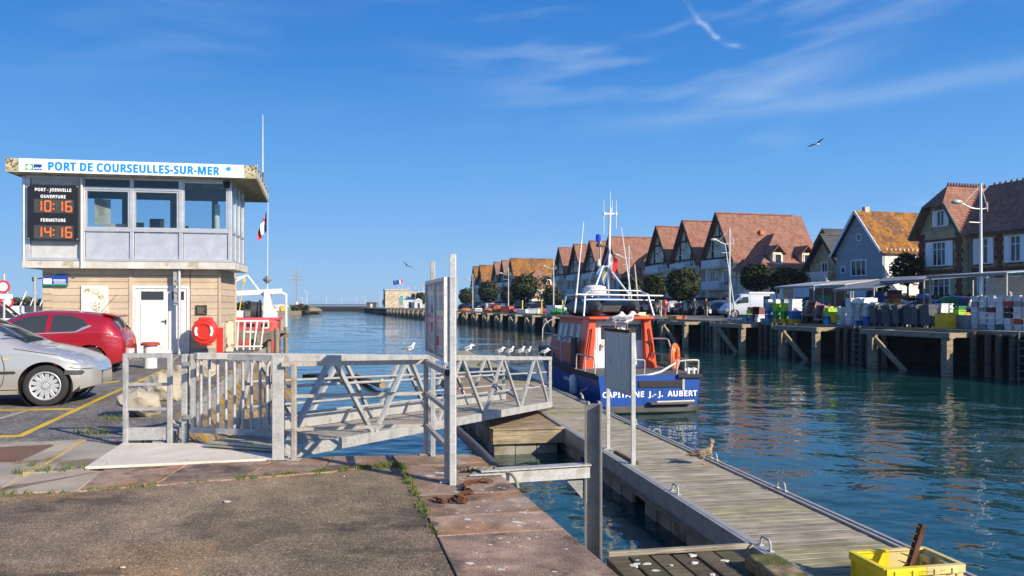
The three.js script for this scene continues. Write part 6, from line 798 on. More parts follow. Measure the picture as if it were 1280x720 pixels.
{ // steel pile and its arm
  const g = thing('steel_pile', 'grey steel H section pile standing beside the quay edge', 'pile', [0.845, 0, -8.05], TH + 0.12), w = 0.15, f = 0.014;
  part('column', prism([[-w / 2, -0.085], [w / 2, -0.085], [w / 2, -0.085 + f], [0.006, -0.085 + f], [0.006, 0.085 - f], [w / 2, 0.085 - f], [w / 2, 0.085], [-w / 2, 0.085], [-w / 2, 0.085 - f], [-0.006, 0.085 - f], [-0.006, -0.085 + f], [-w / 2, -0.085 + f]], 4.2).rotateX(-Math.PI / 2).rotateY(Math.PI / 2 - 0.5).translate(0, -3.52, 0), std([0.27, 0.275, 0.27], { map: T.galv, roughness: 0.6, metalness: 0.4 }), g); part('top_lug', [box(0.02, 0.03, 0.05, -0.06, 0.69, 0), box(0.02, 0.03, 0.05, 0.06, 0.69, 0)], M.galvDark, g);
  const a = thing('pile_arm', 'grey steel channel beam from the quay edge to the pile', 'steel beam', [0, 0, 0]); part('beam', [bar([-0.32, 0.055, -7.72], [0.80, 0.055, -8.04], 0.13, 0.015), bar([-0.2, -0.02, -7.70], [0.80, -0.02, -7.985], 0.014, 0.11), bar([-0.2, -0.01, -7.80], [0.80, -0.01, -8.09], 0.014, 0.12)], M.galv, a); part('foot_plate', slab([[-0.42, -7.62], [-0.1, -7.68], [-0.02, -7.80], [-0.14, -7.95], [-0.36, -7.88]], 0.018, 0.034, 0.004), M.galv, a); part('gusset', prism([[0, 0], [0.22, 0], [0.22, -0.25]], 0.012).rotateY(0.28).translate(0.56, -0.1, -7.97), M.galvDark, a);
  // rubber fender pipe at the quay corner, rope, rusty chain
  const p = thing('fender_pipe', 'dark round rubber fender pipe slanting down from the quay corner to the water', 'fender', [0, 0, 0]); part('pipe', tube([at(622, 590, 8.7), at(604, 569, 9.8), at(588, 553, 11), at(572, 538, 12.5)], 0.065, 30, 14), std([0.09, 0.088, 0.085], { map: T.noise, roughness: 0.7 }), p);
  const r = thing('rope_coil', 'frayed olive rope lying in a knot on the steel foot plate', 'rope', [0, 0, 0]); seed(9); const pts = []; for (let i = 0; i < 26; i++) { const t = i / 25; pts.push(V(-0.46 + t * 0.34 + 0.05 * Math.sin(i * 2.1), 0.03 + 0.022 * (1 + Math.sin(i * 1.7)), -7.82 - 0.05 * Math.cos(i * 1.9) + t * 0.06)); } part('strand', tube(pts, 0.014, 160, 7), std([0.20, 0.18, 0.12], { map: T.noise, roughness: 1 }), r); part('tail', tube([[-0.13, 0.04, -7.76], [-0.02, 0.03, -7.72], [0.04, -0.03, -7.66], [0.06, -0.1, -7.6]], 0.016, 30, 7), std([0.24, 0.23, 0.19], { roughness: 1 }), r);
  const c = thing('rusty_chain', 'heap of rusty chain on the coping beside the sign board leg', 'chain', [0, 0, 0]), path = new THREE.CatmullRomCurve3([[612, 602], [596, 602], [585, 604], [580, 611], [590, 616], [578, 618], [571, 624], [584, 627], [575, 628], [561, 626], [552, 627], [545, 624]].map(([x, y]) => on(x, y, 0.03))); const link = new THREE.TorusGeometry(0.017, 0.0062, 7, 14).scale(1.55, 1, 1), n = 46; for (let i = 0; i < n; i++) { const q = path.getPointAt(i / (n - 1)), tn = path.getTangentAt(i / (n - 1)); const m = part('link', done(uvBox(flat(link.clone()))), M.rust, c); m.position.copy(q).add(V(0, rr(-0.004, 0.018), 0)); m.quaternion.setFromUnitVectors(V(1, 0, 0), tn).multiply(new THREE.Quaternion().setFromAxisAngle(V(1, 0, 0), (i % 2) * 1.5 + rr(-0.5, 0.5))); }
}
// ================= gangway, gate and guard rails =================
{
  const g = thing('gangway', 'galvanised truss gangway sloping down from the quay to the pontoon', 'gangway', [0, 0, 0]), P = (l, w, h) => V(-2.56 + 0.348 * l - 0.937 * w, -0.03 - 0.064 * l + h, -(8.61 + 0.937 * l + 0.348 * w));
  for (const w of [0, 1.15]) {
    const q = w ? 0.62 : 0; part('top_chord', bar(P(-0.05, w, 1.14), P(9.92, w, 1.14), 0.065, 0.08, 0.008), M.galv, g); part('bottom_chord', bar(P(q - 0.02, w, 0.08), P(9.95, w, 0.08), 0.07, 0.14, 0.008), M.galv, g);
    const tops = [1, 3, 4.9, 6.85, 8.8], bots = [0.04, 2, 3.95, 5.9, 7.85, 9.75]; tops.forEach((t, i) => { part('diagonal', bar(P(Math.max(q, bots[i] + 0.03), w, 0.14), P(t - 0.06, w, 1.1), 0.045, 0.062), M.galv, g); part('diagonal', bar(P(t + 0.06, w, 1.1), P(bots[i + 1] - 0.05, w, 0.14), 0.045, 0.062), M.galv, g); });
    part('end_post', bar(P(9.88, w, 0.05), P(9.88, w, 1.15), 0.07, 0.07, 0.008), M.galv, g); 
    const in_ = w ? w - 0.07 : 0.07; for (const h of [0.5, 0.82]) part('hand_rail', rod(P(0.1 + q, in_, h), P(9.8, in_, h), 0.019, 0.019, 8), M.galv, g);
    if (w) part('kick_plate', bar(P(0.7, in_, 0.26), P(9.85, in_, 0.26), 0.012, 0.2), M.galv, g);
  }
  const grating = []; for (let i = 0; i <= 96; i++) grating.push(bar(P(i * 0.1 + 0.1, 0.05, 0.135), P(i * 0.1 + 0.1, 1.1, 0.135), 0.035, 0.03)); part('grating', grating, std([0.50, 0.46, 0.38], { map: T.galv, roughness: 0.7, metalness: 0.2 }), g, { kind: 'stuff' }); part('deck_plate', bar(P(0.05, 0.575, 0.1), P(9.8, 0.575, 0.1), 1.05, 0.02), std([0.40, 0.37, 0.31], { map: T.noise, metalness: 0.2 }), g);
  for (let i = 0; i < 6; i++) part('cross_beam', bar(P(i * 1.95 + 0.1, 0.04, 0.03), P(i * 1.95 + 0.1, 1.1, 0.03), 0.08, 0.1), M.galvDark, g);
  part('end_flap', quad(P(9.85, 1.1, 0.10), P(9.85, 0.05, 0.10), P(10.5, 0.05, -0.06), P(10.5, 1.1, -0.06)), M.galv, g);
  // gate
  const G = thing('gate', 'grey barred metal gate closing the top of the gangway', 'gate', [0, 0, 0]), a = V(-3.97, 0, -9.56), b = V(-2.83, 0, -9.27), L = (t, y, o = 0) => V(lerp(a.x, b.x, t) - o * 0.24, y, lerp(a.z, b.z, t) + o * 0.97);
  part('gate_frame', [bar(L(0.02, 1.07), L(1.0, 1.07), 0.05, 0.07), bar(L(0.02, 0.17), L(1.0, 0.17), 0.05, 0.07), bar(L(0.045, 0.14), L(0.045, 1.1), 0.05, 0.06), bar(L(0.985, 0.14), L(0.985, 1.1), 0.05, 0.05)], M.galv, G);
  for (let i = 0; i < 9; i++) part('bar', rod(L(0.135 + i * 0.099, 0.19), L(0.135 + i * 0.099, 1.05), 0.0185, 0.0185, 10), M.galv, G);
  part('hinge_post', bar(L(-0.055, 0), L(-0.055, 1.1), 0.07, 0.07, 0.006), M.galv, G); for (const y of [0.98, 0.33]) part('hinge', [box(0.1, 0.05, 0.05, L(-0.01, y).x, y, L(-0.01, y, 0.04).z)], M.galvDark, G);
  part('end_loop', tube([L(0.97, 1.03, 0.04), L(0.95, 0.98, 0.06), L(0.94, 0.9, 0.06), L(0.94, 0.36, 0.06), L(0.95, 0.27, 0.06), L(0.98, 0.22, 0.04)], 0.02, 50, 8, false, 0.2), M.galv, G);
  part('side_loop', tube([L(-0.03, 1.07), L(-0.12, 1.07), L(-0.2, 1.02), L(-0.24, 0.92), L(-0.245, 0.4), L(-0.22, 0.27), L(-0.15, 0.22), L(-0.04, 0.2)], 0.022, 60, 10, false, 0.2), M.galv, G); part('lock_box', rbox(0.09, 0.17, 0.07, L(0.93, 0.62).x, 0.62, L(0.93, 0.62, 0.02).z, 0.01), M.galvDark, G);
  const gp_ = thing('gate_post', 'thick square galvanised post at the gangway head', 'post', [-2.56, 0, -8.5], 0.2); part('column', rbox(0.125, 1.14, 0.1, 0, 0.57, 0, 0.008), M.galv, gp_); part('cap', rbox(0.13, 0.02, 0.105, 0, 1.145, 0, 0.006), M.galv, gp_); part('base_plate', rbox(0.2, 0.014, 0.18, 0, 0.025, 0, 0.004), M.galv, gp_);
  // left guard frame
  const f = thing('safety_barrier', 'narrow galvanised guard frame with kick plate left of the gate', 'guard rail', [-4.42, 0.03, -9.42], 0.03); part('top_rail', rbox(0.58, 0.055, 0.05, 0, 1.06, 0, 0.006), M.galv, f); for (const x of [-0.265, 0.265]) part('post', rbox(0.055, 1.08, 0.05, x, 0.53, 0.001, 0.006), M.galv, f); for (const y of [0.71, 0.41]) part('rail', rbox(0.48, 0.035, 0.03, 0, y, 0, 0.004), M.galv, f); part('kick_plate', rbox(0.5, 0.155, 0.012, 0, 0.11, 0, 0.003), M.galv, f);
  // guard rail along the back edge of the quay
  const r = thing('guard_rail', 'tan steel guard rail in front of the gangway turning towards the notice board', 'guard rail', [0, 0, 0]), A = V(-2.37, 0, -8.44), A0 = V(-2.5, 0, -8.42), B = V(-0.97, 0, -8.75), C = V(-0.62, 0, -7.40), yy = (v, y) => V(v.x, y, v.z);
  for (const [v, h] of [[A, 1.06], [B, 1.09], [C, 1.08]]) part('post', bar(yy(v, 0), yy(v, h), 0.05, 0.06, 0.005), M.tanRail, r);
  for (const y of [1.06, 0.71, 0.35]) { part('rail', bar(yy(y > 1 ? A0 : A, y), yy(B, y), 0.04, y > 1 ? 0.05 : 0.035), M.tanRail, r); part('rail', bar(yy(B, y), yy(C, y), 0.04, y > 1 ? 0.055 : 0.045), M.tanRail, r); } part('base_plate', [A, B, C].map((v) => rbox(0.13, 0.014, 0.13, v.x, 0.022, v.z, 0.003)), M.tanRail, r); part('clamp', rbox(0.09, 0.055, 0.09, -0.59, 1.06, -7.36, 0.01), M.black, r);
  // notice board
  const n = thing('notice_board', 'tall two legged notice board with glazed doors and papers', 'notice board', [0, 0, 0]), N1 = V(-0.555, 0, -7.3), N2 = V(-0.885, 0, -8.68), alu = std([0.72, 0.72, 0.71], { map: T.galv, roughness: 0.5, metalness: 0.3 });
  part('leg', bar(N1, yy(N1, 2.18), 0.06, 0.058, 0.006), alu, n); part('leg', bar(N2, yy(N2, 2.19), 0.052, 0.05, 0.006), M.galv, n);
  const dir = Math.atan2(N2.x - N1.x, N2.z - N1.z), len = N1.distanceTo(N2), bd = new THREE.Group(); bd.name = 'board'; bd.position.set((N1.x + N2.x) / 2 - 0.052, 1.565, (N1.z + N2.z) / 2); bd.rotation.y = dir + Math.PI / 2; n.add(bd); // faces left
  const w = len + 0.02, h = 0.8; part('case', [rbox(w, h, 0.03, 0, 0, -0.01, 0.006)], M.offWhite, bd); part('frame', [frame(w, h, 0.035, 0.03, 0, 0, 0.02), box(0.05, h - 0.06, 0.028, 0, 0, 0.02)], alu, bd); part('pane', box(w - 0.07, h - 0.07, 0.004, 0, 0, 0.026), std([0.92, 0.93, 0.93], { roughness: 0, transmission: 1, thickness: 0, ior: 1.3, specularIntensity: 0.12 }), bd);
  const paper = print(512, 300, (x, W, H) => { x.fillStyle = '#c9c2b2'; x.fillRect(0, 0, W, H); seed(3); for (let i = 0; i < 12; i++) { const X = 16 + (i % 6) * 82 + rr(-4, 4), Y = 16 + Math.floor(i / 6) * 140 + rr(-6, 6); x.fillStyle = ['#f0ece2', '#e6d7c9', '#d8dfe6', '#f3f1ea', '#e9c9bb'][i % 5]; x.fillRect(X, Y, 70, 118); x.fillStyle = '#8a8a88'; for (let k = 0; k < 12; k++) x.fillRect(X + 8, Y + 12 + k * 8, 30 + rnd() * 24, 2); if (i % 4 === 1) { x.fillStyle = '#b4553f'; x.fillRect(X + 8, Y + 70, 50, 36); } if (i % 5 === 2) { x.fillStyle = '#4a6d94'; x.fillRect(X + 8, Y + 14, 50, 40); } } });
  part('papers', sheet(w - 0.08, h - 0.08, 0, 0, 0.008), std([1, 1, 1], { map: paper, roughness: 0.9 }), bd, { keepUV: true });
  // plain board on the pontoon edge, seen from behind
  const s = thing('pontoon_sign', 'grey two legged sign on the pontoon edge seen from behind, rusty along the top', 'sign board', [0, 0, 0]), S1 = V(1.89, DECK, -12.1), S2 = V(1.655, DECK, -13.36), up = (v, y) => V(v.x, DECK + y, v.z);
  part('leg', bar(S1, up(S1, 2.07), 0.065, 0.06, 0.006), alu, s); part('leg', bar(S2, up(S2, 2.07), 0.06, 0.05, 0.006), alu, s); const d2 = Math.atan2(S2.x - S1.x, S2.z - S1.z), l2 = S1.distanceTo(S2), pn = new THREE.Group(); pn.name = 'panel'; pn.position.set((S1.x + S2.x) / 2 - 0.045, DECK + 1.585, (S1.z + S2.z) / 2); pn.rotation.y = d2 - Math.PI / 2; s.add(pn);
  part('sheet', rbox(l2 - 0.02, 0.94, 0.02, 0, 0, 0, 0.004), std([1, 1, 1], { map: texture(256, 256, 1.0, (u, v) => { const r = smooth(0.70, 0.8, fbm(u, v, 12, 6, 5, 501)), st = fbm(u, v, 40, 3, 3, 503), g = 0.78 + 0.12 * (st - 0.5); return [lerp(g * 0.97, 0.46, r), lerp(g * 0.96, 0.34, r), lerp(g * 0.91, 0.22, r)]; }), roughness: 0.7 }), pn); part('border', [frame(l2, 1.0, 0.045, 0.035, 0, 0, 0)], M.galv, pn); part('top_bar', rbox(l2 + 0.02, 0.05, 0.05, 0, 0.5, 0, 0.005), M.rust, pn); part('foot', rbox(0.16, 0.014, 0.14, 1.655, 0, -13.36, 0.003).translate(-pn.position.x * 0, 0, 0), M.galv, s).position.y = DECK + 0.03;
  // fallen batten beside the sign legs
  const bt = thing('wooden_batten', 'thin dark batten lying on the pontoon beside the sign legs', 'batten', [0, 0, 0]); part('stick', bar(pon(0.16, 4.35, DECK + 0.03), pon(0.2, 3.35, DECK + 0.03), 0.05, 0.035), M.brownPile, bt);
}
{ // yellow fish crate with a rusty rake head
  const p = V(3.45, 0, -6.8), g = thing('fish_crate', 'two tone yellow plastic fish crate on the pontoon, bright left half and faded right half', 'crate', [p.x, DECK + 0.01, p.z], TH), w = 0.75, h = 0.27, dd = 0.49, bright = std([0.84, 0.66, 0.015], { map: T.noise, roughness: 0.5 }), pale = std([0.70, 0.58, 0.25], { map: T.noise, roughness: 0.6 });
  const half = (x0, x1, m, s) => { const c = (x0 + x1) / 2, L = x1 - x0, e = s < 0 ? x0 : x1; const tp = 0.04;
    part('floor', rbox(L, 0.02, dd - 0.1, c, 0.02, 0, 0.004), m, g); part('long_wall', bar([x0, h / 2, dd / 2 - tp / 2], [x1, h / 2, dd / 2 - tp / 2], 0.014, h), m, g); part('long_wall', bar([x0, h / 2, -dd / 2 + tp / 2], [x1, h / 2, -dd / 2 + tp / 2], 0.014, h), m, g); part('end_wall', rbox(0.014, h * 0.94, dd - 0.05, e - s * 0.03, h / 2, 0, 0.004), m, g);
    part('rim', [rbox(L, 0.055, 0.022, c, h - 0.03, dd / 2 + 0.006, 0.006), rbox(L, 0.055, 0.022, c, h - 0.03, -dd / 2 - 0.006, 0.006), rbox(L, 0.016, 0.06, c, h + 0.002, dd / 2 - 0.012, 0.005), rbox(L, 0.016, 0.06, c, h + 0.002, -dd / 2 + 0.012, 0.005), rbox(0.05, 0.016, dd, e - s * 0.012, h + 0.003, 0, 0.005), rbox(0.022, 0.055, dd, e + s * 0.004, h - 0.03, 0, 0.006)], m, g);
    part('handle_block', [rbox(0.07, 0.07, 0.14, e - s * 0.05, h - 0.05, 0.1, 0.012), rbox(0.07, 0.07, 0.1, e - s * 0.05, h - 0.06, -0.12, 0.012), rbox(0.05, 0.16, 0.05, e - s * 0.05, h - 0.12, 0.22, 0.012), rbox(0.05, 0.16, 0.05, e - s * 0.05, h - 0.12, -0.2, 0.012)], m, g); part('rib', [0.25, 0.7].map((t) => rbox(0.05, 0.05, 0.014, lerp(x0, x1, t), h - 0.032, dd / 2 + 0.02, 0.005)), m, g); };
  half(-w / 2, 0.0, bright, -1); half(0.0, w / 2, pale, 1);
  const pr = print(512, 64, (x) => { x.clearRect(0, 0, 512, 64); x.fillStyle = '#6b5a1c'; x.font = '22px sans-serif'; for (let i = 0; i < 26; i++) x.fillRect(10 + i * 19, 12, 9 + (i * 7) % 8, 9); for (let i = 0; i < 22; i++) x.fillRect(40 + i * 19, 40, 8 + (i * 5) % 9, 8); });
  part('print', sheet(0.36, 0.03, 0.0, h - 0.03, dd / 2 + 0.0185), new THREE.MeshPhysicalMaterial({ map: pr, transparent: true, roughness: 0.8 }), g, { keepUV: true });
  const r = thing('rake_head', 'rusty iron rake head with long tines leaning in the yellow crate', 'rake head', [p.x, DECK, p.z], 0.06), a = V(-0.06, 0.05, 0.06), b = V(0.165, 0.57, -0.02); part('bar', bar(a, b, 0.045, 0.06, 0.006), M.rust, r); for (let i = 0; i < 6; i++) { const t = 0.36 + i * 0.117, q = a.clone().lerp(b, t); part('tine', rod(q, q.clone().add(V(-0.125, 0.05, 0.03)), 0.011, 0.003, 8), std([0.07, 0.035, 0.028], { map: T.noise, roughness: 0.9 }), r); }
}
// ================= boat =================
{
  const S = V(3.86, WATER, -21.7), g = thing('rescue_boat', 'blue hulled boat with orange wheelhouse, white door and roof dinghy moored at the pontoon', 'boat', S, TH);
  const orange = std([0.78, 0.10, 0.03], { roughness: 0.42, map: T.scuff }), pink = std([0.60, 0.14, 0.09], { roughness: 0.6, map: T.scuff }), whiteP = std([0.78, 0.79, 0.80], { roughness: 0.4, map: T.scuff }), alu = std([0.60, 0.66, 0.70], { roughness: 0.4, metalness: 0.4 });
  // hull: sections from the transom (z = 0) to the stem (z = -11.2)
  const st = [[0, 1.5, 1.42, 1.06], [-0.6, 1.55, 1.44, 1.06], [-3, 1.58, 1.44, 1.04], [-6, 1.55, 1.36, 1.1], [-8.2, 1.36, 1.0, 1.3], [-9.8, 0.92, 0.5, 1.52], [-10.8, 0.4, 0.14, 1.68], [-11.3, 0.05, 0.02, 1.75]], at_ = (z, k) => { let i = 0; while (i < st.length - 2 && z < st[i + 1][0]) i++; const t = clamp((z - st[i][0]) / (st[i + 1][0] - st[i][0])); return lerp(st[i][k], st[i + 1][k], t * t * (3 - 2 * t) * 0.4 + t * 0.6); };
  const side = (y0f, y1f, out = 0, zs = 0, ze = -11.3) => { const n = 44, pos = [], idx = []; for (const s of [1, -1]) { const base = pos.length / 3; for (let i = 0; i <= n; i++) { const z = lerp(zs, ze, i / n), wt = at_(z, 1), wl = at_(z, 2), h = at_(z, 3); for (let j = 0; j <= 4; j++) { const y = lerp(y0f(h), y1f(h), j / 4), t = clamp(y / h, -0.6, 1.2); pos.push(s * (lerp(wl, wt, t) + out), y, z); } if (i) for (let j = 0; j < 4; j++) { const a = base + (i - 1) * 5 + j, b = a + 5; s > 0 ? idx.push(a, b, a + 1, a + 1, b, b + 1) : idx.push(a, a + 1, b, a + 1, b + 1, b); } } } const q = new THREE.BufferGeometry(); q.setAttribute('position', new THREE.Float32BufferAttribute(pos, 3)); q.setIndex(idx); q.computeVertexNormals(); return q; };
  part('hull', [side(() => -0.5, (h) => h - 0.02), prism([[-1.42 * 0.94, -0.5], [1.42 * 0.94, -0.5], [1.5, 1.04], [-1.5, 1.04]], 0.06).translate(0, 0, -0.05)], std([0.012, 0.075, 0.36], { roughness: 0.36, map: T.scuff }), g);
  part('boot_top', [side(() => -0.4, () => 0.2, 0.012), box(2.86, 0.55, 0.03, 0, -0.08, 0.012)], std([0.02, 0.022, 0.03], { roughness: 0.6 }), g);
  part('rubbing_strake', [side((h) => h - 0.14, (h) => h + 0.03, 0.05), rbox(0.75, 0.12, 0.14, 1.16, 1.0, 0.02, 0.03)], M.rubber, g);
  const deck = []; { const n = 30, pos = [], idx = []; for (let i = 0; i <= n; i++) { const z = lerp(-0.02, -11.2, i / n), w = at_(z, 1) + 0.03, h = at_(z, 3) - 0.02; pos.push(-w, h, z, w, h, z); if (i) { const a = i * 2 - 2; idx.push(a, a + 1, a + 2, a + 1, a + 3, a + 2); } } const q = new THREE.BufferGeometry(); q.setAttribute('position', new THREE.Float32BufferAttribute(pos, 3)); q.setIndex(idx); q.computeVertexNormals(); deck.push(q); } part('deck', deck, std([0.12, 0.12, 0.125], { map: T.noise, roughness: 0.9 }), g);
  // lettering on the transom
  const txt = print(2048, 160, (x) => { x.clearRect(0, 0, 2048, 160); x.fillStyle = '#f2f4f6'; x.font = 'bold 150px sans-serif'; x.textBaseline = 'middle'; const t = 'CAPITAINE  J.- J.  AUBERT', m = x.measureText(t).width; x.save(); x.translate(10, 84); x.scale(2028 / m, 1); x.fillText(t, 0, 0); x.restore(); });
  part('name_lettering', sheet(2.82, 0.235, 0.0, 0.52, 0.016), new THREE.MeshPhysicalMaterial({ map: txt, transparent: true, roughness: 0.5, alphaTest: 0.4 }), g, { keepUV: true });
  const port = print(512, 64, (x) => { x.clearRect(0, 0, 512, 64); x.fillStyle = '#dfe4ea'; x.font = 'bold 56px sans-serif'; x.textBaseline = 'middle'; x.fillText('COURSEULLES', 6, 34, 500); });
  part('port_lettering', sheet(1.5, 0.17, -1.555, 0.68, -3.0, -Math.PI / 2), new THREE.MeshPhysicalMaterial({ map: port, transparent: true, roughness: 0.5, alphaTest: 0.4 }), g, { keepUV: true });
  part('transom_plate', [rbox(1.3, 0.2, 0.04, 0.3, 0.79, 0.02, 0.02)], M.rubber, g); part('transom_strip', rbox(0.07, 0.46, 0.03, 0.98, 0.82, 0.02, 0.008), M.galv, g); part('swim_step', [rbox(1.25, 0.06, 0.3, 0.55, 0.27, 0.12, 0.02), rbox(2.7, 0.2, 0.12, 0, 0.1, 0.05, 0.05)], std([0.10, 0.10, 0.10], { map: T.blotch }), g); part('step_pole', rod([0.1, 0.32, 0.26], [1.2, 0.33, 0.26], 0.03), std([0.5, 0.46, 0.4]), g);
  // wheelhouse
  const zb = -2.9, zf = -6.7, h0 = 1.0, h1 = 2.56, wb = 1.17, wt = 0.94;
  part('wheelhouse', [prism([[-wb, h0], [wb, h0], [wt, h1], [-wt, h1]], zb - zf - 0.1).translate(0, 0, zf)], pink, g); part('wheelhouse_roof', [rbox(2 * wt + 0.22, 0.09, zb - zf + 0.55, 0, h1 + 0.04, (zb + zf) / 2 + 0.15, 0.03)], orange, g); part('foredeck_house', prism([[-1.0, 1.0], [1.0, 1.0], [0.8, 1.85], [-0.8, 1.85]], 1.8).translate(0, 0, zf - 1.8), pink, g);
  // aft bulkhead with door
  part('aft_bulkhead', prism([[-wb + 0.22, h0], [wb - 0.22, h0], [wt - 0.14, h1], [-wt + 0.14, h1]], 0.06).translate(0, 0, zb - 0.06), whiteP, g);
  for (const s of [-1, 1]) { const o = prism([[s * (wb + 0.06), h0 - 0.02], [s * (wb - 0.30), h0 - 0.02], [s * (wt - 0.16), h1], [s * (wt + 0.06), h1]].sort(() => 0), 0.75, [], 0.02).translate(0, 0, zb - 0.5); part('side_pillar', o, orange, g); part('pillar_slot', tube([[s * (wb - 0.14), 1.35, zb + 0.27], [s * (wt - 0.03), 2.25, zb + 0.27], [s * (wt + 0.02), 2.25, zb + 0.27], [s * (wb - 0.06), 1.35, zb + 0.27]], 0.014, 40, 6, true, 0.1), std([0.35, 0.04, 0.02]), g); }
  const door = new THREE.Group(); door.name = 'door'; door.position.set(-0.28, 1.78, zb + 0.0); g.add(door); part('leaf', rbox(0.78, 1.42, 0.05, 0, -0.03, 0.0, 0.1), whiteP, door); part('frame', frame(0.9, 1.52, 0.06, 0.04, 0, -0.03, 0.0), std([0.55, 0.57, 0.58]), door); part('pane', rbox(0.54, 0.42, 0.02, 0, 0.36, 0.03, 0.05), M.glass, door); part('handle', [rbox(0.05, 0.2, 0.05, -0.28, -0.1, 0.05, 0.015), bar([-0.28, -0.06, 0.08], [-0.16, -0.06, 0.08], 0.03)], M.galvDark, door); part('hinge', [0.5, -0.5].map((y) => box(0.06, 0.1, 0.05, 0.4, y, 0.04)), M.galv, door);
  part('aft_window', [rbox(0.5, 0.5, 0.03, 0.52, 2.15, zb + 0.01, 0.05)], M.glass, g); part('oil_jacket', [blob([[[0.34, 1.75, zb + 0.1], [0.30, 1.35, zb + 0.1], 0.1, 0.14], [[0.34, 1.75, zb + 0.1], [0.48, 1.4, zb + 0.1], 0.06, 0.06]], 0.03, 0.05)], std([0.34, 0.36, 0.38]), g); part('bulkhead_box', [rbox(0.22, 0.45, 0.14, -0.84, 1.35, zb + 0.08, 0.03)], whiteP, g);
  const slant = (y) => lerp(wb, wt, (y - h0) / (h1 - h0)); for (const z of [-3.9, -4.75, -5.6, -6.3]) for (const s of [-1, 1]) { const w = new THREE.Group(); w.name = 'side_window'; w.position.set(s * (slant(2.05) + 0.005), 2.05, z); w.rotation.order = 'YXZ'; w.rotation.y = s * Math.PI / 2; w.rotation.x = -0.165; g.add(w); part('frame', frame(0.62, 0.66, 0.06, 0.05), std([0.55, 0.55, 0.55], { metalness: 0.3 }), w); part('pane', box(0.54, 0.58, 0.02), M.glass, w); }
  part('side_locker', rbox(0.12, 0.9, 0.5, -1.27, 1.5, -3.45, 0.04), std([0.05, 0.03, 0.03]), g);
  // inflatable dinghy and rack on the roof
  const dg = new THREE.Group(); dg.name = 'roof_dinghy'; dg.position.set(-0.08, h1 + 0.32, -4.2); g.add(dg); for (const s of [-1, 1]) { part('tube', [rod([s * 0.62, 0.02, 1.2], [s * 0.62, 0.02, -1.5], 0.25, 0.25, 18), ball(0.25, s * 0.62, 0.02, 1.2, 1, 1, 0.6), ball(0.25, s * 0.62, 0.02, -1.5)], std([0.02, 0.021, 0.023], { roughness: 0.45 }), dg); part('cone', rod([s * 0.62, 0.02, 1.2], [s * 0.62, 0.02, 1.62], 0.22, 0.06, 18), std([0.03, 0.032, 0.034], { roughness: 0.5 }), dg); } part('floor', rbox(1.0, 0.22, 2.5, 0, 0.0, -0.2, 0.05), std([0.07, 0.06, 0.055], { map: T.blotch }), dg); part('blue_cover', tube([[-0.9, 0.26, 0.6], [-0.3, 0.32, 0.7], [0.3, 0.31, 0.7], [0.85, 0.26, 0.6]], 0.045, 20, 6), std([0.03, 0.16, 0.5]), dg); part('straps', [tube([[-0.84, 0, 0.4], [-0.6, 0.25, 0.4], [-0.4, 0.1, 0.4]], 0.02), tube([[0.84, 0, 0.4], [0.6, 0.25, 0.4], [0.4, 0.1, 0.4]], 0.02)], M.black, dg);
  const rk = []; for (const x of [-1.15, 1.15]) rk.push(rod([x, h1 + 0.1, -2.75], [x * 0.9, h1 + 0.78, -3.0], 0.03), rod([x, h1 + 0.1, -5.6], [x * 0.9, h1 + 0.78, -5.4], 0.03), rod([x * 0.9, h1 + 0.78, -3.0], [x * 0.9, h1 + 0.78, -5.4], 0.03)); rk.push(rod([-1.35, h1 + 0.78, -3.0], [1.55, h1 + 0.74, -3.0], 0.032), rod([-1.0, h1 + 0.62, -3.1], [1.3, h1 + 0.6, -3.1], 0.022), rod([-1.05, h1 + 0.78, -5.4], [1.05, h1 + 0.78, -5.4], 0.03), rod([-0.75, h1 + 0.93, -3.3], [0.9, h1 + 0.9, -3.3], 0.028), rod([-1.05, h1 + 0.78, -3.0], [-0.7, h1 + 0.93, -3.4], 0.025), rod([1.05, h1 + 0.78, -3.0], [0.85, h1 + 0.92, -3.4], 0.025)); part('roof_rack', rk, alu, g);
  // mast, aerials, lamp
  const mb = h1 + 0.8, mz = -4.3; part('tripod', [rod([-0.62, mb - 0.1, mz + 0.6], [-0.05, mb + 0.95, mz], 0.035), rod([0.72, mb - 0.1, mz + 0.6], [0.1, mb + 0.95, mz], 0.035), rod([0.0, mb - 0.1, mz - 0.8], [0.0, mb + 0.95, mz], 0.035), rod([-0.1, mb + 0.92, mz], [0.36, mb + 0.95, mz], 0.035)], alu, g); part('mast_pole', rod([0.12, mb - 0.1, mz], [0.2, mb + 2.9, mz], 0.055, 0.035), M.white, g); part('mast_pole', rod([-0.16, mb - 0.1, mz], [-0.14, mb + 1.8, mz], 0.03, 0.028), M.galv, g);
  part('cross_arm', [bar([-0.02, mb + 2.7, mz], [0.42, mb + 2.7, mz], 0.045), cyl(0.045, 0.045, 0.1, -0.01, mb + 2.7, mz), cyl(0.045, 0.045, 0.1, 0.4, mb + 2.7, mz)], M.white, g); for (const [x, y0, y1] of [[-0.02, 2.0, 3.15], [0.2, 2.7, 3.45], [0.27, 2.7, 3.15], [0.41, 2.2, 3.15]]) part('aerial', rod([x, mb + y0, mz], [x, mb + y1, mz], 0.012, 0.009, 5), M.white, g);
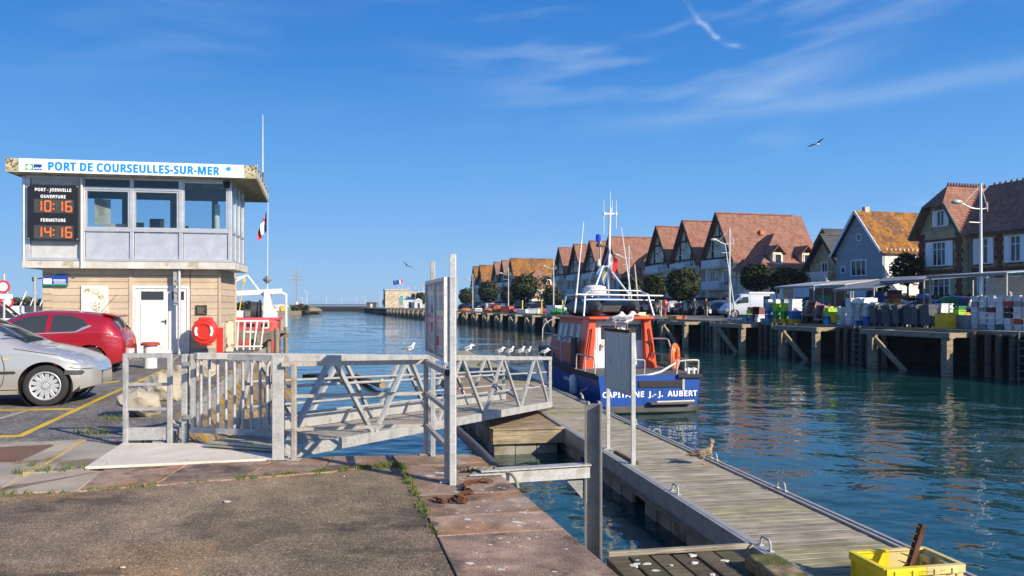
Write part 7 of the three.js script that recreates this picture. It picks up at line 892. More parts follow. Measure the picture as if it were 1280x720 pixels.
  part('aerial', rod([-1.35, h1 + 0.2, -3.1], [-1.0, h1 + 3.1, -3.3], 0.035, 0.012, 6), M.white, g); part('aerial', rod([0.72, h1 + 0.5, -3.6], [0.42, h1 + 3.0, -3.8], 0.024, 0.012, 6), M.white, g); part('aerial', rod([0.82, h1 + 0.5, -3.3], [0.7, h1 + 1.75, -3.3], 0.03, 0.02, 6), std([0.5, 0.45, 0.36]), g); part('stay', [rod([0.2, mb + 1.6, mz], [1.1, mb, mz + 0.8], 0.006, 0.006, 4), rod([-0.14, mb + 1.7, mz], [-0.9, mb, mz + 0.9], 0.006, 0.006, 4)], M.galvDark, g);
  part('lamp_bracket', [bar([-0.28, mb + 1.62, mz], [0.1, mb + 1.6, mz], 0.08, 0.05), cyl(0.04, 0.1, 0.12, -0.2, mb + 1.68, mz)], M.darkGrey, g); part('blue_lamp', [cyl(0.085, 0.09, 0.22, -0.22, mb + 1.86, mz, 14), ball(0.085, -0.22, mb + 1.97, mz, 1, 0.5, 1)], std([0.005, 0.03, 0.5], { roughness: 0.1, clearcoat: 1 }), g); part('radome', [cyl(0.36, 0.38, 0.2, -0.42, mb + 0.12, mz + 0.3, 24), ball(0.36, -0.42, mb + 0.22, mz + 0.3, 1, 0.25, 1)], whiteP, g); part('horn', [ball(0.075, -0.24, mb + 0.98, mz + 0.1), cyl(0.04, 0.06, 0.14, -0.24, mb + 1.1, mz + 0.1)], std([0.5, 0.46, 0.4]), g);
  // stern rails, lifebuoy, fenders, ropes
  const rail = (pts, r = 0.022, m = M.galv) => part('rail', tube(pts, r, pts.length * 8, 7, false, 0.15), m, g), pr = std([0.46, 0.30, 0.29], { metalness: 0.2, roughness: 0.5 });
  rail([[1.0, 1.95, -2.5], [1.36, 1.95, -2.3], [1.42, 1.9, -2.2], [1.46, 1.05, -1.6]], 0.028, pr); rail([[1.0, 1.5, -2.6], [1.44, 1.45, -1.9], [1.48, 1.35, -0.5]], 0.022, pr); rail([[1.48, 1.04, -0.15], [1.5, 1.42, -0.15], [1.2, 1.44, -0.1], [0.86, 1.4, -0.1], [0.82, 1.04, -0.1]], 0.03); part('stanchion', rod([1.46, 1.0, -1.0], [1.46, 1.4, -1.0], 0.022), M.galv, g); part('bollard', [cyl(0.05, 0.05, 0.22, 1.18, 1.12, -0.12, 10), cyl(0.05, 0.05, 0.22, 1.34, 1.12, -0.12, 10), bar([1.08, 1.18, -0.12], [1.44, 1.18, -0.12], 0.05)], M.white, g); rail([[-0.6, 1.02, -0.1], [-0.1, 1.02, -0.1], [0.35, 1.12, -0.12], [0.8, 1.36, -0.14]], 0.035, M.white);
  rail([[-1.45, 1.05, -0.5], [-1.45, 1.5, -0.6], [-1.46, 1.5, -2.4], [-1.46, 1.05, -2.5]]); part('stanchion', rod([-1.46, 1.02, -1.5], [-1.46, 1.5, -1.5], 0.02), M.galv, g); rail([[-0.9, 1.05, -0.2], [-0.9, 1.45, -0.2], [-0.1, 1.45, -0.2], [-0.1, 1.05, -0.2]], 0.02);
  rail([[-1.5, 1.1, -4.2], [-1.52, 1.95, -4.3], [-1.5, 2.0, -4.5], [-1.45, 2.0, -6.8], [-1.4, 1.9, -7.0], [-1.36, 1.2, -7.1]]); rail([[-1.5, 1.55, -4.3], [-1.45, 1.55, -6.9]], 0.018); part('stanchion', rod([-1.48, 1.1, -5.6], [-1.48, 2.0, -5.6], 0.02), M.galv, g); rail([[-1.25, 1.3, -8.3], [-1.2, 2.1, -8.4], [-0.8, 2.3, -9.6], [-0.1, 2.45, -11.0], [0.8, 2.3, -9.6], [1.2, 2.1, -8.4], [1.25, 1.3, -8.3]], 0.022);
  const fn = thing('fender', 'white cylindrical fender hanging from the port quarter of the blue boat', 'fender', [0, 0, 0]), m4 = (x, y, z) => { const [a, b] = along(x, -z); return V(S.x + a, WATER + y, S.z + b); }; part('body', [rod(m4(-1.62, 0.4, -2.2), m4(-1.62, 0.78, -2.2), 0.13, 0.13, 14), ball(0.13).translate(...m4(-1.62, 0.4, -2.2).toArray()), ball(0.13).translate(...m4(-1.62, 0.78, -2.2).toArray())], M.white, fn); part('lanyard', rod(m4(-1.62, 0.8, -2.2), m4(-1.55, 1.1, -2.2), 0.012), M.offWhite, fn);
  const rp = thing('mooring_rope', 'pale mooring rope from the pontoon edge up to the stern rail', 'rope', [0, 0, 0]); part('strand', tube([pon(1.5, 11.2, DECK + 0.05), pon(1.6, 11.6, DECK + 0.08), m4(-1.62, 0.5, -1.2), m4(-1.2, 0.9, -0.3), m4(-0.9, 1.12, -0.15), m4(-0.62, 1.05, -0.1)], 0.035, 60, 8), std([0.55, 0.49, 0.38], { map: T.noise, roughness: 1 }), rp); part('turns', [new THREE.TorusGeometry(0.09, 0.03, 8, 16).rotateX(1.2).translate(...m4(-0.85, 1.12, -0.12).toArray())], std([0.55, 0.49, 0.38]), rp);
  const lb = thing('lifebuoy', 'orange lifebuoy ring hanging on the starboard stern rail of the boat', 'lifebuoy', m4(1.44, 1.42, -1.75), TH + 0.9); part('ring', new THREE.TorusGeometry(0.29, 0.085, 12, 36).scale(1, 1.12, 1), std([0.85, 0.12, 0.02], { roughness: 0.5 }), lb); part('band', [0.78, 2.36, 3.93, 5.5].map((a) => new THREE.TorusGeometry(0.29, 0.089, 10, 5, 0.22).rotateZ(a).scale(1, 1.12, 1)), std([0.8, 0.3, 0.16]), lb); part('grab_line', new THREE.TorusGeometry(0.38, 0.008, 6, 40).scale(1, 1.1, 1), M.offWhite, lb);
  // flags on the mast
  const flag = (name, label, o, w, h, cols, s) => { const f = thing(name, label, 'flag', o, 0.2); cols.forEach(([a, b, m]) => { const q = new THREE.PlaneGeometry(1, 1, 8, 14), p = q.attributes.position; for (let i = 0; i < p.count; i++) { const u = lerp(a, b, p.getX(i) + 0.5), v = 0.5 - p.getY(i); p.setXYZ(i, u * w * 0.7 + 0.05 * Math.sin(v * 5 + s), -v * h - u * w * 0.9, 0.12 * Math.sin(u * 8 + v * 3 + s)); } q.computeVertexNormals(); part('flag_stripe', q, m, f); }); return f; }, cl = (c, map) => std(c, { side: THREE.DoubleSide, roughness: 0.9 });
  flag('tricolour_flag', 'blue white and red flag flying from the boat mast', m4(0.02, mb + 1.62, mz + 0.05), 0.55, 0.62, [[0, 0.3, cl([0.04, 0.06, 0.2])], [0.3, 0.6, cl([0.72, 0.70, 0.68])], [0.6, 1, cl([0.66, 0.035, 0.04])]], 0.5); flag('pennant', 'pale blue pennant with a yellow patch below the tricolour on the mast', m4(-0.26, mb + 1.0, mz + 0.2), 0.42, 0.55, [[0, 0.45, cl([0.16, 0.28, 0.55])], [0.45, 0.7, cl([0.55, 0.48, 0.2])], [0.7, 1, cl([0.10, 0.2, 0.5])]], 2);
  // sunken timbers near the gangway
  const k = thing('sunken_timbers', 'dark half sunken timbers with a tan pipe in the water behind the gangway', 'debris', [0, 0, 0]), w = (px, py, y = 0) => on(px, py, WATER + y); seed(8); part('timber', [roughen(refine(bar(w(383, 470, 0.02), w(428, 472, 0.06), 0.5, 0.2), 0.3), 0.07, 0.5, 3), roughen(refine(bar(w(420, 470, 0.05), w(455, 474, 0.1), 0.35, 0.22), 0.3), 0.06, 0.5, 6)], std([0.03, 0.025, 0.022], { map: T.noise }), k); part('pipe', rod(w(446, 470, 0.12), w(478, 482, 0.18), 0.11, 0.11), std([0.36, 0.27, 0.17], { map: T.noise }), k); part('collar', rod(w(466, 477.5, 0.2), w(478, 475.5, 0.3), 0.06), M.yellow, k);
  const bu = thing('mooring_buoy', 'orange red mooring buoy floating before the far quay', 'buoy', (() => { const p = on(846.5, 426, WATER); return [p.x, WATER + 0.18, p.z]; })()); part('float', ball(0.34, 0, 0, 0, 1.15, 0.85, 1.15, 24), std([0.75, 0.09, 0.04], { roughness: 0.5 }), bu); part('eye', new THREE.TorusGeometry(0.07, 0.02, 6, 14).translate(0, 0.33, 0), M.galvDark, bu);
}
// ================= on the far quay: lamp posts, stalls, crates, bins, people =================
{
  const h = 6.95, proto = thing('quay_lamp_post', 'white lamp post with curved arm standing before the brick house', 'lamp post', RP(4, tAt(1226, 4)), RB, 'lamp posts along the far quay'), m = std([0.62, 0.62, 0.60], { roughness: 0.4, metalness: 0.3 });
  part('pole', [rod([0, 0, 0], [0, h, 0], 0.09, 0.055, 10), cyl(0.14, 0.16, 0.3, 0, 0.15, 0, 10)], m, proto); part('arm', [tube([[0.3, h - 1.2, 0.1], [0, h - 1.24, 0], [-0.5, h - 1.18, -0.1], [-1.05, h - 0.92, -0.2]], 0.032, 20, 6), rod([-0.85, h - 1.0, -0.16], [-0.05, h - 0.12, 0], 0.014, 0.014, 5), rod([0.3, h - 1.2, 0.1], [0.02, h - 0.1, 0], 0.014, 0.014, 5), rod([0, h - 1.9, 0], [-0.6, h - 1.88, -0.1], 0.025, 0.025, 6), rod([0.3, h - 1.35, 0.1], [0.3, h - 0.9, 0.1], 0.02, 0.02, 5)], m, proto); part('lamp_head', ball(0.3, -1.2, h - 0.92, -0.22, 1, 0.42, 0.6, 14), std([0.42, 0.42, 0.42], { roughness: 0.3 }), proto);
  for (const [px, l] of [[912, 'white lamp post with a slanting stay in front of the largest gabled house'], [786, 'lamp post rising above the clipped tree right of the boat mast'], [692, 'lamp post at the right end of the orange roofed row'], [635.5, 'lamp post before the narrow pinkish roofs'], [591, 'lamp post at the left end of the distant row'], [571, 'farthest lamp post beside the notice board leg']]) again(proto, l, RP(4, tAt(px, 4)), RB);
  const st = thing('stay_pole', 'thin white pole leaning against the lamp post by the white van', 'pole', RP(3.6, tAt(920, 3.6))); part('pole', rod([0, 0, 0], [-0.9, 5.6, 0.3], 0.06, 0.04, 8), m, st);
  const rg = thing('lifebuoy_stand', 'red lifebuoy stand on the far quay behind the boat', 'lifebuoy stand', RP(6, tAt(831.5, 6)), RB); part('post', bar([0, 0, 0], [0, 1.6, 0], 0.12), M.red, rg); part('housing', [cyl(0.36, 0.36, 0.24, -0.05, 1.25, 0, 18, 0, 0, Math.PI / 2)], M.red, rg); part('sign', rbox(0.05, 0.6, 0.3, 0.1, 0.75, 0.4, 0.01), M.white, rg);
  const lp = (px, s, hh, m2, label) => { const o = thing('marker_post', label, 'post', RP(s, tAt(px, s)), 0); part('post', rod([0, 0, 0], [0, hh, 0], 0.09, 0.08, 8), m2, o); part('cap', cyl(0.1, 0.1, 0.1, 0, hh, 0, 8), M.white, o); };
  lp(826, 6, 1.5, M.offWhite, 'pale post left of the red lifebuoy stand'); lp(653, 2.5, 1.7, M.yellow, 'yellow post at the edge of the distant quay, left one'); lp(677, 2.5, 1.7, M.yellow, 'yellow post at the edge of the distant quay, middle one'); lp(703, 2.5, 1.6, M.yellow, 'yellow post near the boat cabin on the distant quay');
}
// ---------- market stalls ----------
const grey1 = std([0.24, 0.255, 0.275], { map: T.noise, roughness: 0.6, side: THREE.DoubleSide }), beige1 = std([0.60, 0.54, 0.44], { map: T.noise, roughness: 0.8 }), dark1 = std([0.10, 0.11, 0.125], { map: T.noise, roughness: 0.6 }), pale1 = std([0.40, 0.42, 0.43], { map: T.noise, roughness: 0.5 });
function stall(label, pa, pb, s0, s1, yl, yh, m, o = {}) {      // roof falls towards the water
  const s = (s0 + s1) / 2, ta = tAt(pa, s), tb = tAt(pb, s), tm = (ta + tb) / 2, L = Math.abs(tb - ta), w = s1 - s0, g = thing('market_stall', label, 'market stall', RP(s, tm), RB);
  part('awning', [roofSlope([-w / 2, yl, L / 2], [-w / 2, yl, -L / 2], [o.ridge ?? w / 2, yh, -L / 2], [o.ridge ?? w / 2, yh, L / 2], 0.05)], m, g); if (o.ridge !== undefined) part('awning', [roofSlope([w / 2, yl, -L / 2], [w / 2, yl, L / 2], [o.ridge, yh, L / 2], [o.ridge, yh, -L / 2], 0.09)], m, g);
  part('valance', [box(0.03, 0.1, L, -w / 2 + 0.02, yl - 0.09, 0)], o.val ?? grey1, g);
  for (const x of [-1, 1]) for (const z of [-1, 1]) part('post', bar([x * (w / 2 - 0.12), 0, z * (L / 2 - 0.12)], [x * (w / 2 - 0.12), yl, z * (L / 2 - 0.12)], 0.07), M.galvDark, g);
  part('counter', [rbox(0.8, 0.06, L * 0.85, 0, 0.86, 0, 0.01), box(0.7, 0.8, L * 0.8, 0, 0.42, 0)], o.counter ?? dark1, g);
  for (let i = 0; i < (o.trays ?? 4); i++) part('tray', rbox(0.6, 0.12, L * 0.16, 0, 0.95, -L * 0.33 + i * L * 0.22, 0.02), [M.white, std([0.1, 0.3, 0.55]), M.white, M.yellow][i % 4], g);
  if (o.wall) part('side_wall', box(0.06, yl - 0.1, L * 0.9, w / 2 - 0.3, (yl - 0.1) / 2, 0), o.wall, g);
  if (o.lamp) part('lamp_strip', box(0.05, 0.06, L * 0.6, 0, yl - 0.2, 0), M.orange, g);
  return g;
}
stall('pale roofed market stall next to the white van', 991, 1042, 4, 7, 2.35, 2.7, pale1, { wall: dark1 });
stall('beige roofed market stall left of the grey canopy with the blue sheet', 1046, 1078, 4.5, 7, 2.35, 2.7, beige1);
stall('wide grey canopy stall with a blue sheet hanging below it', 1076, 1130, 3.4, 7.5, 2.05, 2.8, grey1);
stall('dark flat canopy stall behind the wheeled bins', 1131, 1188, 4.5, 8, 2.45, 2.7, dark1, { lamp: true });
stall('large light grey stall roof at the right edge above the white boxes', 1196, 1300, 3.6, 7.5, 2.6, 2.85, pale1, { wall: M.white, trays: 6 });
{
  const t = thing('blue_sheet', 'deep blue sheet hanging under the wide grey canopy', 'tarpaulin', RP(3.8, tAt(1093, 3.8)), RB), g = new THREE.PlaneGeometry(1.25, 0.9, 24, 4), p = g.attributes.position; for (let i = 0; i < p.count; i++) p.setZ(i, 0.05 * Math.sin(p.getX(i) * 16)); g.computeVertexNormals(); part('cloth', g.rotateY(-Math.PI / 2).translate(0, 1.4, 0), std([0.01, 0.03, 0.14], { side: THREE.DoubleSide }), t); part('hem', rbox(0.05, 0.05, 1.3, 0, 1.85, 0, 0.01), M.darkGrey, t);
}
// ---------- fish boxes, crates, bins ----------
const CM = { white: std([0.84, 0.84, 0.82], { map: T.noise, roughness: 0.6 }), grey: std([0.40, 0.41, 0.43], { map: T.noise, roughness: 0.6 }), blue: std([0.03, 0.14, 0.42], { roughness: 0.5 }), sky: std([0.05, 0.34, 0.62], { roughness: 0.5 }), lime: std([0.38, 0.62, 0.03], { roughness: 0.5 }), green: std([0.03, 0.25, 0.05], { roughness: 0.5 }), orange: std([0.50, 0.16, 0.035], { roughness: 0.5 }), yellow: std([0.75, 0.48, 0.015], { roughness: 0.5 }), black: std([0.03, 0.032, 0.035], { roughness: 0.6 }), teal: std([0.04, 0.16, 0.14], { roughness: 0.6 }), brick: std([0.45, 0.08, 0.05], { roughness: 0.6 }), wine: std([0.20, 0.05, 0.055], { roughness: 0.6 }) };
const trayGeo = (l, w, h) => { const a = l / 2 - 0.045, b = w / 2 - 0.045, k = 0.03; return done(join([box(2 * a - 0.05, 0.02, 2 * b - 0.05, 0, 0.012, 0), box(2 * a, h - 0.01, 0.02, 0, h / 2, b - 0.01), box(2 * a, h - 0.01, 0.02, 0, h / 2, -b + 0.01), box(0.02, h - 0.01, 2 * b - 0.045, a - 0.012, h / 2, 0), box(0.02, h - 0.01, 2 * b - 0.045, -a + 0.012, h / 2, 0), box(l, 0.045, 0.06, 0, h - 0.02, w / 2 - 0.03), box(l, 0.045, 0.06, 0, h - 0.02, -w / 2 + 0.03), box(0.06, 0.045, w - 0.125, l / 2 - 0.03, h - 0.02, 0), box(0.06, 0.045, w - 0.125, -l / 2 + 0.03, h - 0.02, 0), ...[-1, 1].flatMap((s) => [-1, 1].map((q) => box(0.05, h - 0.05, 0.05, s * (a - 0.01), h / 2 - 0.02, q * (b - 0.01)))), box(l * 0.4, 0.025, 0.03, 0, h * 0.45, b + 0.005), box(0.03, 0.025, w * 0.4, -a - 0.005, h * 0.45, 0)])); };
const TRAY = trayGeo(0.74, 0.42, 0.235), END = trayGeo(0.66, 0.375, 0.24), FLAT = trayGeo(0.78, 0.5, 0.17), TUB = trayGeo(0.9, 0.75, 0.5);
let crates = 0;
function crate(px, s, y, m, label, o = {}) { const c = part('fish_box', o.geo ?? TRAY, CM[m]); c.position.set(...RP(s, tAt(px, s), BANK + y)); c.rotation.y = RB + (o.turn ?? 0) + rr(-0.06, 0.06); tag(c, label, 'crate', o.group); crates++; return c; }
seed(303);
{ // tall wall of boxes at the right edge, ends towards the water
  const cols = [1224, 1234.5, 1245, 1255.5, 1266.5, 1278, 1290];
  const odd = { '1,0': 'grey', '2,3': 'wine', '3,0': 'teal', '4,4': 'brick', '4,3': 'black', '4,2': 'black', '5,1': 'brick', '0,4': 'grey', '1,3': 'grey', '5,4': 'grey' };
  cols.forEach((px, c) => { const n = c === 6 ? 6 : 6; for (let r = 0; r < n; r++) { const m = odd[c + ',' + r] ?? 'white', mm = m === 'white' ? 'white' : m; crate(px + rr(-0.6, 0.6), 2.4 + rr(-0.05, 0.05), r * 0.252, mm, ({ wine: 'dark red', brick: 'red', black: 'black', teal: 'dark green', grey: 'grey', white: 'white' })[mm] + ' fish box, ' + ORD[r] + ' layer, ' + ORD[c] + ' column of the box wall at the right edge', { geo: END, group: 'fish boxes stacked at the right edge of the far quay' }); } });
  // flat pale trays beside the wall
  for (let r = 0; r < 4; r++) crate(1206 + r * 0.8, 2.2, r * 0.15, 'grey', 'flat grey tray, ' + ORD[r] + ' from the ground, between yellow crate and box wall', { geo: FLAT, turn: 1.5, group: 'flat trays near the yellow crate' });
  for (let r = 0; r < 2; r++) crate(1181.5, 1.4, r * 0.34, 'yellow', (r ? 'upper' : 'lower') + ' bright yellow crate right of the wheeled bins', { geo: trayGeo(0.6, 0.72, 0.34), group: 'yellow crates beside the bins' });
  for (let r = 0; r < 2; r++) crate(1180, 2.2, 0.72 + r * 0.2, 'white', (r ? 'upper' : 'lower') + ' white box behind and above the yellow crates', { group: 'white boxes above the yellow crates' });
  for (let r = 0; r < 5; r++) crate(1196, 3.0, r * 0.2, ['green', 'yellow', 'green', 'lime', 'green'][r], ['green', 'yellow', 'dark green', 'lime', 'topmost green'][r] + ' crate in the stack right of the yellow crates, layer ' + ['one', 'two', 'three', 'four', 'five'][r], { turn: 1.5, group: 'green crates beside the yellow ones' });
  // heap of white boxes left of the bins
  [[1055, 4], [1066, 6], [1077, 5], [1088, 5], [1098, 5]].forEach(([px, n], c) => { for (let r = 0; r < n; r++) crate(px + rr(-0.8, 0.8), 1.8 + (c > 1 ? 0.3 : 0) + rr(-0.1, 0.1), r * 0.243, c > 1 && r < 1 ? 'blue' : c > 2 && r < 2 ? 'blue' : 'white', (c > 1 && r < 1 || c > 2 && r < 2 ? 'blue' : 'white') + ' box, ' + ORD[r] + ' layer, ' + ORD[c] + ' column of the heap left of the bins', { turn: rr(-0.3, 0.3), group: 'boxes heaped left of the bins' }); });
  const cl = thing('white_sheet', 'crumpled white plastic sheet thrown over the heap of white boxes', 'plastic sheet', RP(2.05, tAt(1080, 2.05)), RB); part('sheet', roughen(refine(rbox(0.9, 0.35, 1.1, 0, 1.3, 0, 0.12), 0.1), 0.09, 0.2, 5), CM.white, cl);
  // stacks near the white van
  const G = 'crates stacked in front of the white van';
  [[964, ['sky', 'blue', 'blue', 'sky', 'grey', 'white']], [974, ['yellow', 'green', 'green', 'lime', 'lime', 'white']], [984, ['yellow', 'green', 'green', 'lime', 'lime', 'grey']], [994, ['yellow', 'blue', 'blue', 'white', 'white', 'white']]].forEach(([px, list], c) => list.forEach((m, r) => crate(px, 1.3 + rr(-0.08, 0.08), r * 0.243, m, ({ sky: 'light blue', lime: 'lime green' })[m] ?? m, {}).userData.label = (({ sky: 'light blue', lime: 'lime green' })[m] ?? m) + ' crate, ' + ORD[r] + ' layer, ' + ORD[c] + ' column of the colourful stack right of the van'));
  [[933, 0, 'sky', 'light blue crate at the bottom of the small stack before the van'], [933, 0.22, 'green', 'dark green crate above the light blue one before the van'], [938, 0.22, 'lime', 'lime green crate leaning on the dark green one before the van'], [941, 0, 'blue', 'dark blue crate beside the light blue one before the van'], [939, 0.5, 'lime', 'lime crate under the orange one before the van'], [940, 0.72, 'orange', 'orange crate on top of the small stack before the van']].forEach(([px, y, m, l]) => crate(px, 1.6, y, m, l, { turn: 1.4 }));
  crate(951, 1.6, 0, 'white', 'white crate right of the small stack before the van'); crate(952, 1.7, 0.24, 'white', 'second white crate on the one beside the small stack'); crate(957, 1.2, 0, 'grey', 'grey box leaning by the colourful stack', { turn: 0.5 });
  [[1039, 0, 'sky', 'light blue crate under the lime one beside the brown tub'], [1039, 0.23, 'blue', 'dark blue crate in the stack beside the brown tub'], [1039, 0.46, 'lime', 'lime crate in the stack beside the brown tub'], [1039.5, 0.69, 'lime', 'topmost lime crate in the stack beside the brown tub'], [1048, 0.1, 'yellow', 'yellow crate lying between the lime stack and the white heap'], [1047, 0.34, 'yellow', 'second yellow crate above the lying one']].forEach(([px, y, m, l]) => crate(px, 1.6, y, m, l));
  const tub = (px, label, m, y, tilt) => { const c = part('plastic_tub', TUB, m); c.position.set(...RP(1.9, tAt(px, 1.9), BANK + y)); c.rotation.set(0, RB, tilt); tag(c, label, 'tub'); };
  tub(1021, 'faded pink brown plastic tub tipped on its side on the quay', std([0.42, 0.20, 0.18], { map: T.noise }), 0.72, 1.2); tub(1012, 'black plastic tub under the tipped pink brown one', CM.black, 0.0, 0); tub(1027, 'second black tub beneath the pink brown tub', CM.black, 0.0, 0); tub(1033, 'pale pink tub right of the tipped one', std([0.40, 0.24, 0.22]), 0.55, 1.35); tub(953, 'dark wine red tub standing behind the colourful stack', CM.wine, 0.5, 1.5);
  const rp = thing('green_rope', 'bright green rope slanting down beside the pink brown tub', 'rope', [0, 0, 0]); part('strand', tube([RP(1.3, tAt(1009, 1.3), BANK + 1.35), RP(1.2, tAt(1005, 1.2), BANK + 0.7), RP(1.1, tAt(1001, 1.1), BANK + 0.1)], 0.025, 20, 6), std([0.08, 0.32, 0.18]), rp);
  const fridge = (px, s, w, hh, m, label) => { const f = thing('cabinet', label, 'cabinet', RP(s, tAt(px, s)), RB); part('body', rbox(0.8, hh, w, 0, hh / 2, 0, 0.03), m, f); part('door_panel', rbox(0.03, hh * 0.9, w * 0.9, -0.41, hh / 2, 0, 0.01), m, f); part('handle', box(0.03, 0.3, 0.03, -0.44, hh * 0.55, w * 0.35), M.galvDark, f); };
  fridge(975, 5.5, 1.3, 1.9, CM.white, 'white cabinet on the quay right of the delivery van'); fridge(966, 6.0, 1.2, 1.75, std([0.14, 0.11, 0.09], { map: T.wood }), 'brown cabinet between van and white cabinet'); fridge(983, 5, 0.5, 2.3, M.white, 'tall narrow white panel beside the white cabinet');
  // wheeled bins
  const bin = thing('wheeled_bin', 'leftmost dark wheeled bin beside the white heap', 'bin', RP(1.5, tAt(1097, 1.5)), RB, 'wheeled bins in a row on the far quay'), bm = std([0.085, 0.095, 0.11], { map: T.noise, roughness: 0.5 });
  part('body', prism([[-0.27, 0.12], [0.25, 0.12], [0.36, 1.0], [-0.36, 1.0]], 0.44, [], 0.02).translate(0, 0, -0.22), bm, bin); part('rim', rbox(0.8, 0.07, 0.5, 0, 0.98, 0, 0.02), bm, bin); part('lid', [rbox(0.78, 0.06, 0.49, 0, 1.05, 0, 0.03), rbox(0.5, 0.05, 0.34, 0, 1.09, 0, 0.03)], bm, bin); part('handle_bar', rod([0.42, 0.98, -0.22], [0.42, 0.98, 0.22], 0.02), M.black, bin); for (const z of [-0.2, 0.2]) part('wheel', cyl(0.1, 0.1, 0.06, -0.22, 0.1, z, 14, Math.PI / 2), M.black, bin); part('caster', [cyl(0.07, 0.07, 0.05, 0.2, 0.07, 0.2, 12, Math.PI / 2), cyl(0.07, 0.07, 0.05, 0.2, 0.07, -0.2, 12, Math.PI / 2)], M.galv, bin);
  [[1111, 'second wheeled bin from the left in the row'], [1126, 'third wheeled bin from the left, in deep shade'], [1139, 'fourth wheeled bin from the left in the row'], [1150, 'fifth wheeled bin from the left in the row'], [1164, 'rightmost and tallest looking wheeled bin next to the yellow crate']].forEach(([px, l], i) => again(bin, l, RP(1.45 - (i === 4 ? 0.15 : 0), tAt(px, 1.45)), RB + [0.35, -0.1, 0.3, -0.15, 0.25][i]));
  // clutter on the distant quay
  const far = [[566, 'blue', 0.4], [577, 'orange', 0.5], [586, 'white', 0.5], [597, 'grey', 0.4], [607, 'orange', 0.6], [614, 'white', 0.4], [623, 'orange', 1.0], [628, 'brick', 0.9], [634, 'white', 0.5], [643, 'wine', 0.6], [649, 'white', 0.5], [661, 'wine', 0.7], [668, 'white', 0.6], [686, 'white', 1.0], [690, 'white', 0.8], [699, 'green', 0.6], [706, 'green', 0.5]];
  const names = { blue: 'blue', orange: 'orange', white: 'white', grey: 'grey', brick: 'red', wine: 'dark red', green: 'green' }; const cnt = {};
  far.forEach(([px, m, hh], i) => { cnt[m] = (cnt[m] ?? 0) + 1; const net = m === 'orange' || m === 'green' || m === 'wine', o = thing(net ? 'fishing_net' : 'gear_crate', names[m] + (net ? ' net heap' : ' gear crate') + ' on the distant quay edge, ' + ORD[cnt[m] - 1] + ' such from the left', net ? 'fishing net' : 'crate', RP(2 + (i % 3) * 0.7, tAt(px, 2)), RB + i); if (net) part('net_pile', roughen(new THREE.IcosahedronGeometry(0.5, 4), 0.16, 0.3, i).scale(1.9, hh * 1.3, 2.2).translate(0, hh * 0.45, 0), CM[m], o); else { part('box', rbox(1.2, hh, 1.6, 0, hh / 2, 0, 0.04), CM[m], o); part('lid', rbox(1.25, 0.08, 1.65, 0, hh, 0, 0.02), CM[m], o); } });
  [[796, 0, 'blue', 'blue crate at the bottom on the quay left of the clipped trees'], [799, 0.22, 'white', 'white crate on the blue one left of the clipped trees'], [803, 0, 'yellow', 'yellow crate right of the blue one behind the boat'], [844, 0, 'yellow', 'yellow crate lying below the largest clipped tree'], [849, 0, 'orange', 'orange crate beside the yellow one below the largest tree']].forEach(([px, y, m, l]) => crate(px, 1.6, y, m, l, { geo: trayGeo(0.9, 0.9, 0.24) }));
}
